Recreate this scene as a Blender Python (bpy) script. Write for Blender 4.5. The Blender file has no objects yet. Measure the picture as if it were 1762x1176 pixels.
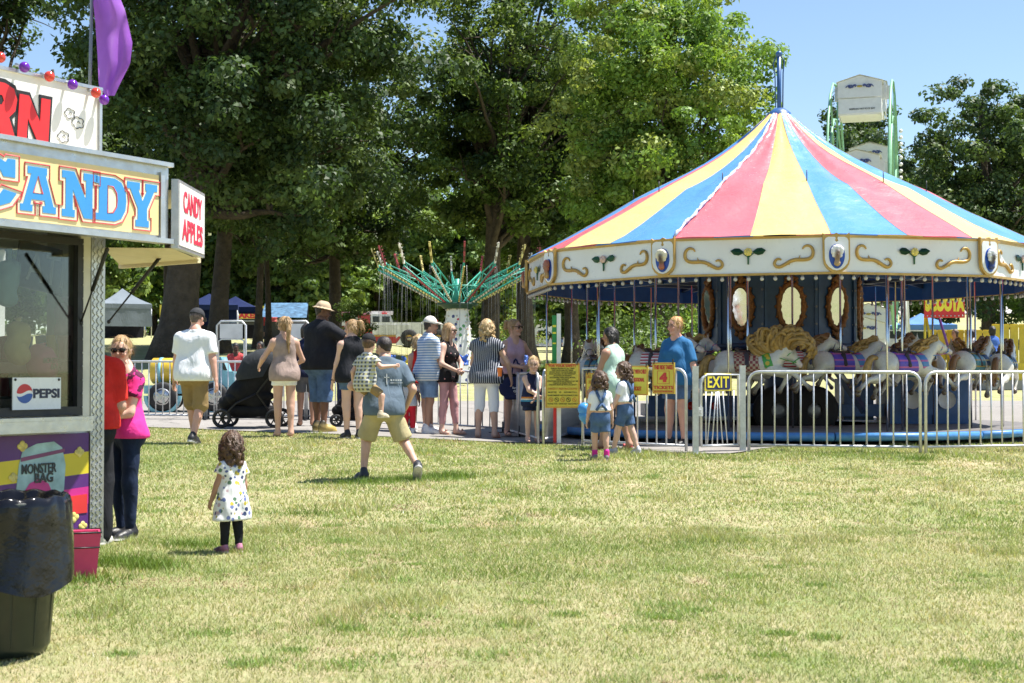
import bpy, bmesh, math, random
import numpy as np
from mathutils import Vector, Matrix, Quaternion

SC = bpy.context.scene
COL = SC.collection
R = math.radians
random.seed(7)
rng = np.random.default_rng(7)

# ------------------------------------------------------------------ camera
FPX = 2447.2                      # focal length in pixels of the 1762 px wide photograph (50 mm on 36 mm)
PITCH = math.atan(57 / FPX)
CAMZ = 1.72
cam_d = bpy.data.cameras.new('camera'); cam = bpy.data.objects.new('camera', cam_d); COL.objects.link(cam)
cam.location = (0, 0, CAMZ); cam.rotation_euler = (math.pi / 2 + PITCH, 0, 0)
cam_d.lens = 50; cam_d.sensor_width = 36; cam_d.clip_start = .1; cam_d.clip_end = 3000
cam_d.dof.use_dof = True; cam_d.dof.focus_distance = 19.5; cam_d.dof.aperture_fstop = 5.6
SC.camera = cam

# ------------------------------------------------------------------ sky and sun
SUN = Vector((.40, .06, .905)).normalized()
W = bpy.data.worlds.new('World'); SC.world = W; W.use_nodes = True
wn = W.node_tree; bg = wn.nodes['Background']
sky = wn.nodes.new('ShaderNodeTexSky'); sky.sky_type = 'NISHITA'; sky.sun_disc = False
sky.sun_elevation = math.asin(SUN.z); sky.sun_rotation = math.atan2(SUN.x, SUN.y)
sky.air_density = 1.0; sky.dust_density = .15; sky.ozone_density = 2.2
wn.links.new(sky.outputs[0], bg.inputs[0]); bg.inputs[1].default_value = .085
sun_d = bpy.data.lights.new('sun', 'SUN'); sun_d.energy = 5.0; sun_d.angle = R(.55); sun_d.color = (1, .955, .88)
sun = bpy.data.objects.new('sun', sun_d); COL.objects.link(sun)
sun.rotation_euler = (-SUN).to_track_quat('-Z', 'Y').to_euler(); sun.location = (20, 0, 40)
SC.view_settings.view_transform = 'Standard'; SC.view_settings.look = 'None'
SC.view_settings.gamma = 1; SC.view_settings.use_curve_mapping = False
SC.view_settings.exposure = 1.13
SC.cycles.max_bounces = 6; SC.cycles.diffuse_bounces = 3; SC.cycles.glossy_bounces = 3; SC.cycles.transmission_bounces = 5; SC.cycles.transparent_max_bounces = 8

# ------------------------------------------------------------------ placing helpers
def P(px, py, d):
    """the point at depth d (metres along +Y) seen at photograph pixel px, py"""
    cp, sp = math.cos(PITCH), math.sin(PITCH)
    a = (px - 881) / FPX; b = (588 - py) / FPX
    v = Vector((a, cp - sp * b, sp + cp * b))
    return Vector((0, 0, CAMZ)) + v * (d / v.y)
CC = P(1340, 0, 24.3)             # carousel centre
def smooth(t): t = min(1, max(0, t)); return t * t * (3 - 2 * t)
def tab(v, xs, ys): return float(np.interp(v, xs, ys))
def gz(x, y):
    """height of the ground"""
    if y < 30: z = .036 * max(y, -12)
    else:
        a = x / y
        ds = [30, 47, 70, 92, 160, 260, 700]
        zl = tab(y, ds, [1.08, 2.25, 3.25, 4.2, 6.2, 8, 12]); zc = tab(y, ds, [1.08, 1.75, 2.5, 3.2, 4.9, 6.5, 10])
        zr = tab(y, ds, [1.08, 1.6, 2.3, 3.2, 9.0, 20, 44])
        if a < -.02: t = smooth((-.02 - a) / .12); z = zc + (zl - zc) * t
        else: t = smooth((a - .08) / .18); z = zc + (zr - zc) * t
    r = math.hypot(x - CC.x, y - CC.y)
    t = smooth((r - 4.9) / 3.0)
    return .70 + (z - .70) * t if r < 7.9 else z
def G(px, py):
    """the point on the ground seen at pixel px, py"""
    lo, hi = 2., 400.
    for k in range(400):
        d = 2 * (1.02 ** k); q = P(px, py, d)
        if q.z <= gz(q.x, q.y): break
    lo, hi = d / 1.02, d
    for k in range(30):
        m = (lo + hi) / 2; q = P(px, py, m)
        if q.z > gz(q.x, q.y): lo = m
        else: hi = m
    return P(px, py, hi)
def GD(px, d):
    """the ground point below pixel column px at depth d"""
    q = P(px, 600, d); return Vector((q.x, q.y, gz(q.x, q.y)))

# ------------------------------------------------------------------ objects
def bez(a, b, c, n):
    return [a * (1 - t) ** 2 + b * (2 * t * (1 - t)) + c * t * t for t in [i / n for i in range(n + 1)]]
def tag(o, label=None, cat=None, group=None, kind=None):
    if label: o['label'] = label
    if cat: o['category'] = cat
    if group: o['group'] = group
    if kind: o['kind'] = kind
    return o
def thing(name, label, cat, loc=(0, 0, 0), rz=0, group=None):
    o = bpy.data.objects.new(name, None); COL.objects.link(o); o.empty_display_size = .2
    o.location = loc; o.rotation_euler = (0, 0, rz)
    return tag(o, label, cat, group)
def link(name, me, parent=None, loc=None, rot=None, scale=None):
    o = bpy.data.objects.new(name, me); COL.objects.link(o)
    if parent: o.parent = parent
    if loc is not None: o.location = loc
    if rot is not None: o.rotation_euler = rot
    if scale is not None: o.scale = (scale,) * 3 if isinstance(scale, (int, float)) else scale
    return o
def copy_tree(o, parent=None):
    c = o.copy(); COL.objects.link(c); c.parent = parent
    for ch in list(o.children): copy_tree(ch, c)
    return c

def mesh_np(name, V, F, m=None, sm=False, mi=None, col=None):
    """mesh from numpy arrays; F is n x 3 or n x 4"""
    V = np.asarray(V, np.float32); F = np.asarray(F, np.int32)
    me = bpy.data.meshes.new(name)
    me.vertices.add(len(V)); me.vertices.foreach_set('co', V.ravel())
    k = F.shape[1]
    me.loops.add(F.size); me.loops.foreach_set('vertex_index', F.ravel())
    me.polygons.add(len(F)); me.polygons.foreach_set('loop_start', np.arange(0, F.size, k, dtype=np.int32))
    me.polygons.foreach_set('loop_total', np.full(len(F), k, np.int32))
    if sm: me.polygons.foreach_set('use_smooth', np.ones(len(F), bool))
    if mi is not None: me.polygons.foreach_set('material_index', np.asarray(mi, np.int32))
    for mm in (m if isinstance(m, (list, tuple)) else [m]):
        if mm: me.materials.append(mm)
    if col is not None:
        at = me.color_attributes.new('Col', 'FLOAT_COLOR', 'POINT')
        c = np.ones((len(V), 4), np.float32); c[:, :3] = col; at.data.foreach_set('color', c.ravel())
    me.update(calc_edges=True); return me

class MB:
    """collects shapes, links them as ONE mesh object"""
    def __init__(s): s.v = []; s.f = []; s.m = []; s.s = []
    def add(s, vs, fs, m=0, sm=False):
        b = len(s.v); s.v += [tuple(q) for q in vs]
        for q in fs: s.f.append(tuple(b + i for i in q)); s.m.append(m); s.s.append(sm)
        return s
    def box(s, c, sz, m=0, rot=None):
        hx, hy, hz = sz[0] / 2, sz[1] / 2, sz[2] / 2
        vs = [Vector((x * hx, y * hy, z * hz)) for x in (-1, 1) for y in (-1, 1) for z in (-1, 1)]
        if rot is not None: vs = [rot @ q for q in vs]
        c = Vector(c)
        return s.add([q + c for q in vs], [(0, 1, 3, 2), (4, 6, 7, 5), (0, 4, 5, 1), (2, 3, 7, 6), (0, 2, 6, 4), (1, 5, 7, 3)], m)
    def bar(s, a, b, w, h=None, m=0, up=(0, 0, 1)):
        """a box beam from a to b, w across and h along up"""
        a, b = Vector(a), Vector(b); h = h or w; t = (b - a).normalized(); u = Vector(up)
        if abs(t.dot(u)) > .98: u = Vector((1, 0, 0))
        x = t.cross(u).normalized(); z = x.cross(t)
        vs = [q + x * (i * w / 2) + z * (j * h / 2) for q in (a, b) for i, j in ((-1, -1), (1, -1), (1, 1), (-1, 1))]
        return s.add(vs, [(0, 1, 2, 3), (7, 6, 5, 4), (0, 4, 5, 1), (1, 5, 6, 2), (2, 6, 7, 3), (3, 7, 4, 0)], m)
    def tube(s, pts, r, n=8, m=0, sm=True, cap=True, closed=False):
        pts = [Vector(q) for q in pts]; N = len(pts)
        rs = r if isinstance(r, (list, tuple)) else [r] * N
        rings = []; prev = None
        for i, q in enumerate(pts):
            if closed: t = pts[(i + 1) % N] - pts[i - 1]
            else: t = pts[min(i + 1, N - 1)] - pts[max(i - 1, 0)]
            t.normalize() if t.length > 1e-9 else None
            if prev is None:
                u = t.orthogonal().normalized()
            else:
                u = prev - t * prev.dot(t); u = u.normalized() if u.length > 1e-6 else t.orthogonal().normalized()
            prev = u; w = t.cross(u)
            rings.append([q + (u * math.cos(2 * math.pi * k / n) + w * math.sin(2 * math.pi * k / n)) * rs[i] for k in range(n)])
        vs = [q for rg in rings for q in rg]; fs = []
        for i in range(N if closed else N - 1):
            j = (i + 1) % N
            for k in range(n): fs.append((i * n + k, i * n + (k + 1) % n, j * n + (k + 1) % n, j * n + k))
        s.add(vs, fs, m, sm)
        if cap and not closed:
            b = len(s.v) - len(vs)
            s.f.append(tuple(b + k for k in range(n - 1, -1, -1))); s.m.append(m); s.s.append(False)
            s.f.append(tuple(b + (N - 1) * n + k for k in range(n))); s.m.append(m); s.s.append(False)
        return s
    def lathe(s, prof, n=16, c=(0, 0, 0), m=0, sm=True, mat=None, a0=0, a1=2 * math.pi):
        """profile of (radius, z) turned about z (or the z of mat)"""
        full = abs(a1 - a0 - 2 * math.pi) < 1e-6; nn = n if full else n + 1; c = Vector(c); vs = []
        for r, z in prof:
            for k in range(nn):
                a = a0 + (a1 - a0) * k / n; q = Vector((r * math.cos(a), r * math.sin(a), z))
                vs.append((mat @ q if mat else q) + c)
        fs = []
        for i in range(len(prof) - 1):
            for k in range(n):
                k2 = (k + 1) % nn
                fs.append((i * nn + k, i * nn + k2, (i + 1) * nn + k2, (i + 1) * nn + k))
        return s.add(vs, fs, m, sm)
    def prism(s, poly, thick, mat=None, m=0, mside=None):
        """2-D outline (x, z) in the plane y = 0, thick towards +y; mat places it"""
        n = len(poly); mat = mat or Matrix.Identity(4)
        if sum(poly[i][0] * poly[(i + 1) % n][1] - poly[(i + 1) % n][0] * poly[i][1] for i in range(n)) < 0: poly = poly[::-1]
        vs = [mat @ Vector((x, 0, z)) for x, z in poly] + [mat @ Vector((x, thick, z)) for x, z in poly]
        b = len(s.v)
        from mathutils.geometry import tessellate_polygon
        tri = tessellate_polygon([[Vector((x, z, 0)) for x, z in poly]])
        fs = []
        for t in tri:
            a, b_, c = t
            ar = (poly[b_][0] - poly[a][0]) * (poly[c][1] - poly[a][1]) - (poly[c][0] - poly[a][0]) * (poly[b_][1] - poly[a][1])
            if ar < 0: t = (a, c, b_)
            fs.append(tuple(t)); fs.append(tuple(i + n for i in t[::-1]))
        s.add(vs, fs, m)
        sd = [(i, i + n, (i + 1) % n + n, (i + 1) % n) for i in range(n)]
        for q in sd: s.f.append(tuple(b + i for i in q)); s.m.append(m if mside is None else mside); s.s.append(False)
        return s
    def ball(s, c, r, n=10, m=0, sc=(1, 1, 1), mat=None):
        prof = [(max(1e-4, r * math.sin(math.pi * i / (n // 2 + 1))), -r * math.cos(math.pi * i / (n // 2 + 1))) for i in range(n // 2 + 2)]
        M = Matrix.Diagonal(sc).to_3x3()
        if mat: M = mat @ M
        return s.lathe(prof, n, c, m, True, M)
    def mesh(s, name, mats, bevel=0):
        me = bpy.data.meshes.new(name); me.from_pydata(s.v, [], s.f)
        for mm in (mats if isinstance(mats, (list, tuple)) else [mats]): me.materials.append(mm)
        me.polygons.foreach_set('material_index', s.m); me.polygons.foreach_set('use_smooth', s.s)
        me.update(); return me
    def build(s, name, mats, parent=None, loc=None, rot=None, scale=None):
        return link(name, s.mesh(name, mats), parent, loc, rot, scale)

# ------------------------------------------------------------------ materials
_M = {}
class NT:
    def __init__(s, name):
        s.m = bpy.data.materials.new(name); s.m.use_nodes = True; s.t = s.m.node_tree; s.N = s.t.nodes; s.L = s.t.links
        s.p = s.N['Principled BSDF']; s.out = s.N['Material Output']
    def n(s, typ, **kw):
        o = s.N.new(typ)
        for k, v in kw.items():
            if k.startswith('i_'): o.inputs[int(k[2:])].default_value = v
            else: setattr(o, k, v)
        return o
    def link(s, a, b): s.L.new(a, b)
    def coord(s, which='Object'): return s.n('ShaderNodeTexCoord').outputs[which]
    def noise(s, vec, scale, detail=3, rough=.55, out=0):
        o = s.n('ShaderNodeTexNoise'); o.inputs['Scale'].default_value = scale; o.inputs['Detail'].default_value = detail
        o.inputs['Roughness'].default_value = rough; s.link(vec, o.inputs['Vector']); return o.outputs[out]
    def ramp(s, fac, stops, interp='LINEAR'):
        o = s.n('ShaderNodeValToRGB'); cr = o.color_ramp; cr.interpolation = interp
        while len(cr.elements) < len(stops): cr.elements.new(.5)
        for e, (p, c) in zip(cr.elements, stops):
            e.position = p; e.color = (c, c, c, 1) if isinstance(c, (int, float)) else (*c, 1)
        s.link(fac, o.inputs[0]); return o.outputs[0]
    def mix(s, fac, a, b, mode='MIX'):
        o = s.n('ShaderNodeMix', data_type='RGBA', blend_type=mode)
        for v, i in ((fac, 0), (a, 6), (b, 7)):
            if hasattr(v, 'is_output'): s.link(v, o.inputs[i])
            else: o.inputs[i].default_value = v if i == 0 else (*v, 1)
        return o.outputs[2]
    def math(s, op, a, b=0, c=None):
        o = s.n('ShaderNodeMath', operation=op)
        for i, v in enumerate((a, b, c)):
            if v is None: continue
            if hasattr(v, 'is_output'): s.link(v, o.inputs[i])
            else: o.inputs[i].default_value = v
        return o.outputs[0]
    def sep(s, vec):
        o = s.n('ShaderNodeSeparateXYZ'); s.link(vec, o.inputs[0]); return o.outputs
    def bump(s, h, strength=.3, dist=.02):
        o = s.n('ShaderNodeBump'); o.inputs['Strength'].default_value = strength; o.inputs['Distance'].default_value = dist
        s.link(h, o.inputs['Height']); s.link(o.outputs[0], s.p.inputs['Normal'])
def M(name, col, rough=.6, metal=0., var=.14, vs=5., bump=0., bs=60., coat=0., transl=0., trans=0., attr=False, pattern=None, spec=.5, bdist=.01, folds=0.):
    """a procedural principled material: colour (or pattern) with noise variation, roughness variation and fine relief"""
    if name in _M: return _M[name]
    t = NT(name); co = t.coord()
    if attr:
        a = t.n('ShaderNodeAttribute'); a.attribute_name = 'Col'; c = a.outputs[0]
    elif pattern: c = pattern(t, co)
    else: c = None
    nz = t.noise(co, vs, 4)
    dk = t.ramp(nz, [(.3, 1 - var), (.7, 1 + var * .6)])
    base = c if c is not None else t.mix(0., col, col)
    c2 = t.mix(1., base, dk, 'MULTIPLY')
    t.link(c2, t.p.inputs['Base Color'])
    rr = t.ramp(t.noise(co, vs * 3, 2), [(.3, max(.02, rough - .08)), (.7, min(1, rough + .08))]); t.link(rr, t.p.inputs['Roughness'])
    t.p.inputs['Metallic'].default_value = metal; t.p.inputs['Coat Weight'].default_value = coat
    t.p.inputs['Specular IOR Level'].default_value = spec
    t.p.inputs['Transmission Weight'].default_value = trans
    if folds:
        mp = t.n('ShaderNodeMapping'); mp.inputs['Scale'].default_value = (1, 1, .5); mp.inputs['Rotation'].default_value = (.3, .4, 0); t.link(co, mp.inputs[0])
        o = t.n('ShaderNodeTexNoise'); o.inputs['Scale'].default_value = 9; o.inputs['Detail'].default_value = 2; o.inputs['Distortion'].default_value = 1.2; t.link(mp.outputs[0], o.inputs['Vector'])
        t.bump(t.math('ADD', o.outputs[0], t.math('MULTIPLY', t.noise(co, 160, 2), .015)), folds, .035)
    elif bump: t.bump(t.noise(co, bs, 4), bump, bdist)
    if transl:
        tr = t.n('ShaderNodeBsdfTranslucent'); t.link(c2, tr.inputs[0]); mx = t.n('ShaderNodeMixShader'); mx.inputs[0].default_value = transl
        t.link(t.p.outputs[0], mx.inputs[1]); t.link(tr.outputs[0], mx.inputs[2]); t.link(mx.outputs[0], t.out.inputs[0])
    _M[name] = t.m; return t.m
def stripes(axis, period, duty, ca, cb, wob=0.):
    def f(t, co):
        v = t.sep(co)[axis]
        if wob: v = t.math('ADD', v, t.math('MULTIPLY', t.noise(co, 9), wob))
        fr = t.math('FRACT', t.math('DIVIDE', v, period)); return t.mix(t.math('LESS_THAN', fr, duty), ca, cb)
    return f
def bands(axis, stops):
    """colours by height: [(z, colour), ...] constant between"""
    def f(t, co):
        v = t.sep(co)[axis]; c = t.mix(0., stops[0][1], stops[0][1])
        for z, cl in stops[1:]: c = t.mix(t.math('GREATER_THAN', v, z), c, cl)
        return c
    return f
def spots(scale, size, base, cols):
    """scattered spots of several colours on a base colour"""
    def f(t, co):
        v = t.n('ShaderNodeTexVoronoi'); v.inputs['Scale'].default_value = scale; v.inputs['Randomness'].default_value = .85; t.link(co, v.inputs['Vector'])
        wn_ = t.n('ShaderNodeTexWhiteNoise', noise_dimensions='3D'); t.link(v.outputs['Position'], wn_.inputs[0])
        c = t.ramp(wn_.outputs[0], [(i / len(cols), q) for i, q in enumerate(cols)], 'CONSTANT')
        d = t.math('ADD', v.outputs['Distance'], t.math('MULTIPLY', t.noise(co, scale * 5), size * .8))
        return t.mix(t.math('LESS_THAN', d, size * 1.4), base, c)
    return f
# ------------------------------------------------------------------ lettering
def text_mesh(s, mat, w=None, h=None, bold=.0, thick=.004, space=1.0, shear=0.):
    """letters as a thin mesh standing in the x-z plane, front towards -y, centred; w and h set the size of the line"""
    cu = bpy.data.curves.new('lettering', 'FONT'); cu.body = s; cu.align_x = 'CENTER'; cu.offset = bold; cu.extrude = .004; cu.space_character = space; cu.resolution_u = 3; cu.shear = shear
    o = bpy.data.objects.new('lettering', cu); COL.objects.link(o); dg = bpy.context.evaluated_depsgraph_get(); me = bpy.data.meshes.new_from_object(o.evaluated_get(dg))
    bpy.data.objects.remove(o); bpy.data.curves.remove(cu)
    n = len(me.vertices); co = np.zeros(n * 3, np.float32); me.vertices.foreach_get('co', co); co = co.reshape(-1, 3)
    lo, hi = co.min(0), co.max(0); c = (lo + hi) / 2; e = hi - lo
    sx = w / e[0] if w else h / e[1]; sz = h / e[1] if h else sx
    q = np.stack([(co[:, 0] - c[0]) * sx, -(co[:, 2] + .004) / .008 * thick, (co[:, 1] - c[1]) * sz], 1)
    me.vertices.foreach_set('co', q.astype(np.float32).ravel()); me.materials.clear(); me.materials.append(mat); me.update(); return me
from mathutils.geometry import tessellate_polygon
def glyph(mb, outer, holes, w, h, x, z, thick, y=0., m=0, shear=0., mat=None):
    """a flat letter of its own outline (unit square) with holes"""
    loops = [[((px * w) + x + pz * h * shear, pz * h + z) for px, pz in lp] for lp in [outer] + holes]
    flat = [q for lp in loops for q in lp]; n = len(flat); mat = mat or Matrix.Identity(4)
    vs = [mat @ Vector((a, y, b)) for a, b in flat] + [mat @ Vector((a, y + thick, b)) for a, b in flat]; fs = []
    for t in tessellate_polygon([[Vector((a, b, 0)) for a, b in lp] for lp in loops]):
        a, b, c = [flat[i] for i in t]; t = tuple(t)
        if (b[0] - a[0]) * (c[1] - a[1]) - (c[0] - a[0]) * (b[1] - a[1]) < 0: t = t[::-1]
        fs.append(t)
    i0 = 0
    for lp in loops:
        k = len(lp); fs += [(i0 + i, i0 + n + i, i0 + n + (i + 1) % k, i0 + (i + 1) % k) for i in range(k)]; i0 += k
    mb.add(vs, fs, m)
def outset(poly, d):
    """outline moved outward by d"""
    n = len(poly); ar = sum(poly[i][0] * poly[(i + 1) % n][1] - poly[(i + 1) % n][0] * poly[i][1] for i in range(n)); s = 1 if ar > 0 else -1; out = []
    for i in range(n):
        p, q, r = Vector(poly[i - 1]), Vector(poly[i]), Vector(poly[(i + 1) % n]); a = (q - p).normalized(); b = (r - q).normalized()
        na, nb = Vector((a.y, -a.x)) * s, Vector((b.y, -b.x)) * s; m = (na + nb); m = m.normalized() if m.length > .1 else na; k = min(1.6, 1 / max(.3, m.dot(na))); out.append(tuple(q + m * d * k))
    return out
GL = dict(
 A=([(0, 0), (.34, 0), (.34, .15), (.28, .15), (.31, .27), (.67, .27), (.70, .15), (.62, .15), (.62, 0), (1, 0), (1, .15), (.93, .15), (.70, .84), (.74, .84), (.74, 1), (.2, 1), (.2, .84), (.30, .84), (.08, .15), (0, .15)], [[(.36, .42), (.62, .42), (.49, .80)]]),
 N=([(0, 0), (.36, 0), (.36, .16), (.30, .16), (.30, .60), (.62, 0), (.86, 0), (.86, .84), (1, .84), (1, 1), (.60, 1), (.60, .84), (.67, .84), (.67, .42), (.34, 1), (0, 1), (0, .84), (.10, .84), (.10, .16), (0, .16)], []),
 D=([(0, 0), (.6, 0), (.82, .08), (.95, .28), (.98, .5), (.95, .72), (.82, .92), (.6, 1), (0, 1), (0, .84), (.10, .84), (.10, .16), (0, .16)], [[(.38, .18), (.55, .2), (.66, .34), (.68, .5), (.66, .66), (.55, .8), (.38, .82)]]),
 Y=([(.28, 0), (.72, 0), (.72, .15), (.66, .15), (.66, .42), (.90, .84), (1, .84), (1, 1), (.60, 1), (.60, .84), (.65, .84), (.51, .58), (.37, .84), (.42, .84), (.42, 1), (0, 1), (0, .84), (.1, .84), (.35, .42), (.35, .15), (.28, .15)], []),
 C=([(.95, .62), (.95, 1), (.80, 1), (.76, .92), (.62, 1), (.36, 1), (.12, .86), (0, .62), (0, .38), (.12, .14), (.36, 0), (.64, 0), (.86, .10), (.98, .30), (.72, .36), (.64, .22), (.52, .18), (.40, .22), (.32, .36), (.32, .64), (.40, .8), (.52, .83), (.64, .78), (.72, .62)], []),
 R=([(0, 0), (.34, 0), (.34, .36), (.44, .36), (.62, 0), (1, 0), (.76, .42), (.92, .55), (.95, .75), (.85, .93), (.6, 1), (0, 1)], [[(.34, .60), (.55, .62), (.6, .7), (.55, .78), (.34, .8)]]),
 B=([(0, 0), (.30, 0), (.30, .52), (.70, 0), (1, 0), (1, 1), (.70, 1), (.70, .48), (.30, 1), (0, 1)], []),
 S=([(.02, .08), (.40, -.02), (.85, .05), (.98, .28), (.88, .52), (.40, .68), (.40, .80), (.62, .80), (.64, .70), (.95, .74), (.90, .96), (.55, 1.03), (.15, .97), (.03, .72), (.12, .50), (.60, .32), (.58, .20), (.36, .20), (.33, .32), (.02, .30)], []))
RED = M('red_sign_paint', (.62, .03, .03), .5); YEL = M('yellow_sign', (.72, .58, .07), .5, var=.1); NAVYP = M('navy_sign_paint', (.015, .02, .10), .45); BLK = M('black_sign_paint', (.015, .015, .016), .5); ORNG = M('orange_lettering', (.62, .22, .03), .55); OLIVE = M('dark_olive_lettering', (.10, .09, .02), .55); YELT = M('yellow_lettering', (.85, .72, .05), .5)
TXT = {}
def T_(key, *a, **k): TXT[key] = text_mesh(*a, **k)
T_('exit', 'EXIT', YELT, .355, .15, .022, space=1.08); T_('safety', 'FOR YOUR SAFETY', RED, .40, .035, .03); T_('height', 'HEIGHT RESTRICTIONS', ORNG, .42, .026, .02)
for i, (s, w) in enumerate([('REMAIN SEATED AT ALL TIMES', .34), ('KEEP HANDS AND FEET INSIDE', .30), ('DO NOT RIDE IF YOU HAVE HEART OR', .38), ('BACK TROUBLE OR ARE PREGNANT', .38), ('NO EATING OR DRINKING', .26), ('NO STANDING WHILE RIDE IS MOVING', .37), ('HOLD ON TIGHT', .18), ('OPERATOR MAY REFUSE ANY PERSON AT ANY TIME', .45), ('FOLLOW ALL INSTRUCTIONS', .27), ('CHILDREN MUST BE WITH AN ADULT', .40), ('MUST BE    42    INCHES TALL', .42), ('PLEASE OBSERVE THE FOLLOWING RULES', .43), ('THANK YOU  HAVE FUN  RIDE SAFELY', .44)]): T_('s%d' % i, s, OLIVE, w, .019, .012)
for k, s, w, h in (('r1', 'ALL RIDERS MUST', .40, .052), ('r2', 'HAVE FEET IN', .33, .052), ('r3', 'STIRRUPS AT', .33, .052), ('r4', 'ALL TIMES', .26, .05), ('a1', 'ADULT WITH CHILD', .31, .06), ('a2', '1 ADDITIONAL', .25, .055), ('a3', 'TICKET', .15, .055), ('t1', 'THIS RIDE TAKES', .32, .06), ('t3', 'TICKETS', .34, .045), ('t4', 'NO EXCEPTIONS PLEASE', .32, .02)): T_(k, s, RED if k[0] != 'r' else ORNG, w, h, .03)
T_('t2', '4', RED, .13, .13, .09)
T_('pepsi', 'PEPSI', M('dark_blue_lettering', (.02, .025, .06), .5), .205, .075, .035); T_('apples1', 'CANDY', M('crimson_lettering', (.60, .02, .06), .5), .60, .16, .03, space=1.); T_('apples2', 'APPLES', M('crimson_lettering', (.60, .02, .06), .5), .66, .16, .03, space=1.)
INKW = M('ink_on_vinyl', (.03, .035, .04), .5); T_('monster', 'MONSTER', INKW, .30, .07, .02); T_('bag', 'BAG', INKW, .16, .07, .03); T_('monster2', 'MONSTER', INKW, .16, .04, .02); T_('bag2', 'BAG', INKW, .09, .04, .02)
T_('atm', 'ATM', M('pale_neon_tube', (.35, .33, .30), .4), .46, .22, .0)
WLET = M('white_lettering', (.70, .71, .74), .6); T_('tote1', 'Surgeons', WLET, .17, .045, .03); T_('tote2', 'Quality', WLET, .15, .045, .03); T_('tote3', 'GROUP', WLET, .12, .014, .01)
T_('stall1', 'GRILLED', RED, 1.5, .5, .06); T_('stall2', 'KABOBS', M('orange_red_lettering', (.65, .16, .03), .5), 1.5, .45, .06); T_('stall3', 'FUNNEL', RED, 1.9, .42, .06); T_('stall4', 'CAKES', RED, 1.7, .42, .06)
T_('ride', 'SCOOTA', YELT, 1.05, .42, .08); T_('donot', 'RIDERS DO NOT ROCK SEAT', BLK, 1.0, .07, .02); T_('num', '2', WLET, .5, .7, .05)
# ------------------------------------------------------------------ ground, path, grass
def vnoise(x, y, s, seed=0):
    """smooth value noise on arrays"""
    x = np.asarray(x) / s + 1000.3 + seed * 17.7; y = np.asarray(y) / s + 1000.7 + seed * 9.1
    xi = np.floor(x).astype(np.int64); yi = np.floor(y).astype(np.int64); fx = x - xi; fy = y - yi
    fx = fx * fx * (3 - 2 * fx); fy = fy * fy * (3 - 2 * fy)
    def h(a, b):
        n = (a * 374761393 + b * 668265263 + seed * 1442695) & 0x7fffffff; n = (n ^ (n >> 13)) * 1274126177 & 0x7fffffff
        return ((n ^ (n >> 16)) & 0xffff) / 65535.
    return (h(xi, yi) * (1 - fx) + h(xi + 1, yi) * fx) * (1 - fy) + (h(xi, yi + 1) * (1 - fx) + h(xi + 1, yi + 1) * fx) * fy

def grass_mat():
    t = NT('lawn'); co = t.coord()
    big = t.noise(co, .9, 5, .65); mid = t.noise(co, 3.5, 5, .65); fin = t.noise(co, 26, 5, .75); soil = t.noise(co, .8, 4, .6)
    g = t.mix(t.ramp(fin, [(.3, 0.), (.7, 1.)]), (.17, .23, .07), (.28, .33, .13))
    s = t.mix(t.ramp(fin, [(.3, 0.), (.7, 1.)]), (.34, .28, .15), (.54, .46, .30))
    k = t.math('ADD', t.math('MULTIPLY', big, .5), t.math('MULTIPLY', mid, .5))
    c = t.mix(t.ramp(k, [(.38, .1), (.62, .9)]), g, s)
    c = t.mix(t.math('MULTIPLY', t.ramp(soil, [(.58, 0.), (.68, 1.)]), t.ramp(fin, [(.4, .2), (.6, .8)])), c, (.36, .25, .16))
    t.link(c, t.p.inputs['Base Color']); t.p.inputs['Roughness'].default_value = .95; t.p.inputs['Specular IOR Level'].default_value = .15
    t.bump(t.noise(co, 45, 5, .8), .7, .03)
    return t.m
LAWN = grass_mat()
ys = np.concatenate([-np.geomspace(600, 6, 24), np.linspace(-4, 4, 5), np.linspace(5, 34, 60), np.linspace(35, 60, 26), np.linspace(63, 160, 34), np.linspace(170, 700, 30)])
xs = np.concatenate([-np.geomspace(500, 24, 26), np.linspace(-22, 22, 89), np.geomspace(24, 500, 26)])
V = np.array([(x, y, gz(x, y)) for y in ys for x in xs])
nx = len(xs); ii = np.arange((len(ys) - 1) * (nx - 1)); ii = ii + ii // (nx - 1)
Fq = np.stack([ii, ii + 1, ii + nx + 1, ii + nx], 1)
tag(link('ground', mesh_np('ground', V, Fq, LAWN, True)), kind='structure')

edge_px = [(-400, 726), (0, 730), (230, 736), (300, 738), (480, 746), (740, 757), (930, 765), (1180, 783), (1262, 783), (1345, 770), (1500, 766), (1762, 762), (2300, 750)]
edge = [G(*q) for q in edge_px]; EX = [q.x for q in edge]; EY = [q.y for q in edge]
def path_front(x): return float(np.interp(x, EX, EY))
def asphalt():
    t = NT('asphalt'); co = t.coord()
    agg = t.noise(co, 120, 4, .8); st = t.noise(co, .9, 5, .65); cr = t.n('ShaderNodeTexVoronoi', feature='DISTANCE_TO_EDGE'); cr.inputs['Scale'].default_value = .35
    w = t.n('ShaderNodeVectorMath', operation='ADD'); t.link(co, w.inputs[0]); t.link(t.noise(co, 2.2, 4, .6, 1), w.inputs[1]); t.link(w.outputs[0], cr.inputs['Vector'])
    c = t.mix(t.ramp(agg, [(.35, 0.), (.65, 1.)]), (.20, .185, .17), (.33, .31, .285))
    c = t.mix(t.ramp(st, [(.35, .45), (.65, 0.)]), c, (.17, .155, .14))
    c = t.mix(t.ramp(cr.outputs[0], [(.0, .8), (.012, 0.)]), c, (.06, .055, .05))
    t.link(c, t.p.inputs['Base Color']); t.p.inputs['Roughness'].default_value = .9; t.bump(agg, .5, .006); return t.m
ASPH = asphalt()
V = []; rows = 15; cols = np.linspace(-34, 40, 371)
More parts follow.
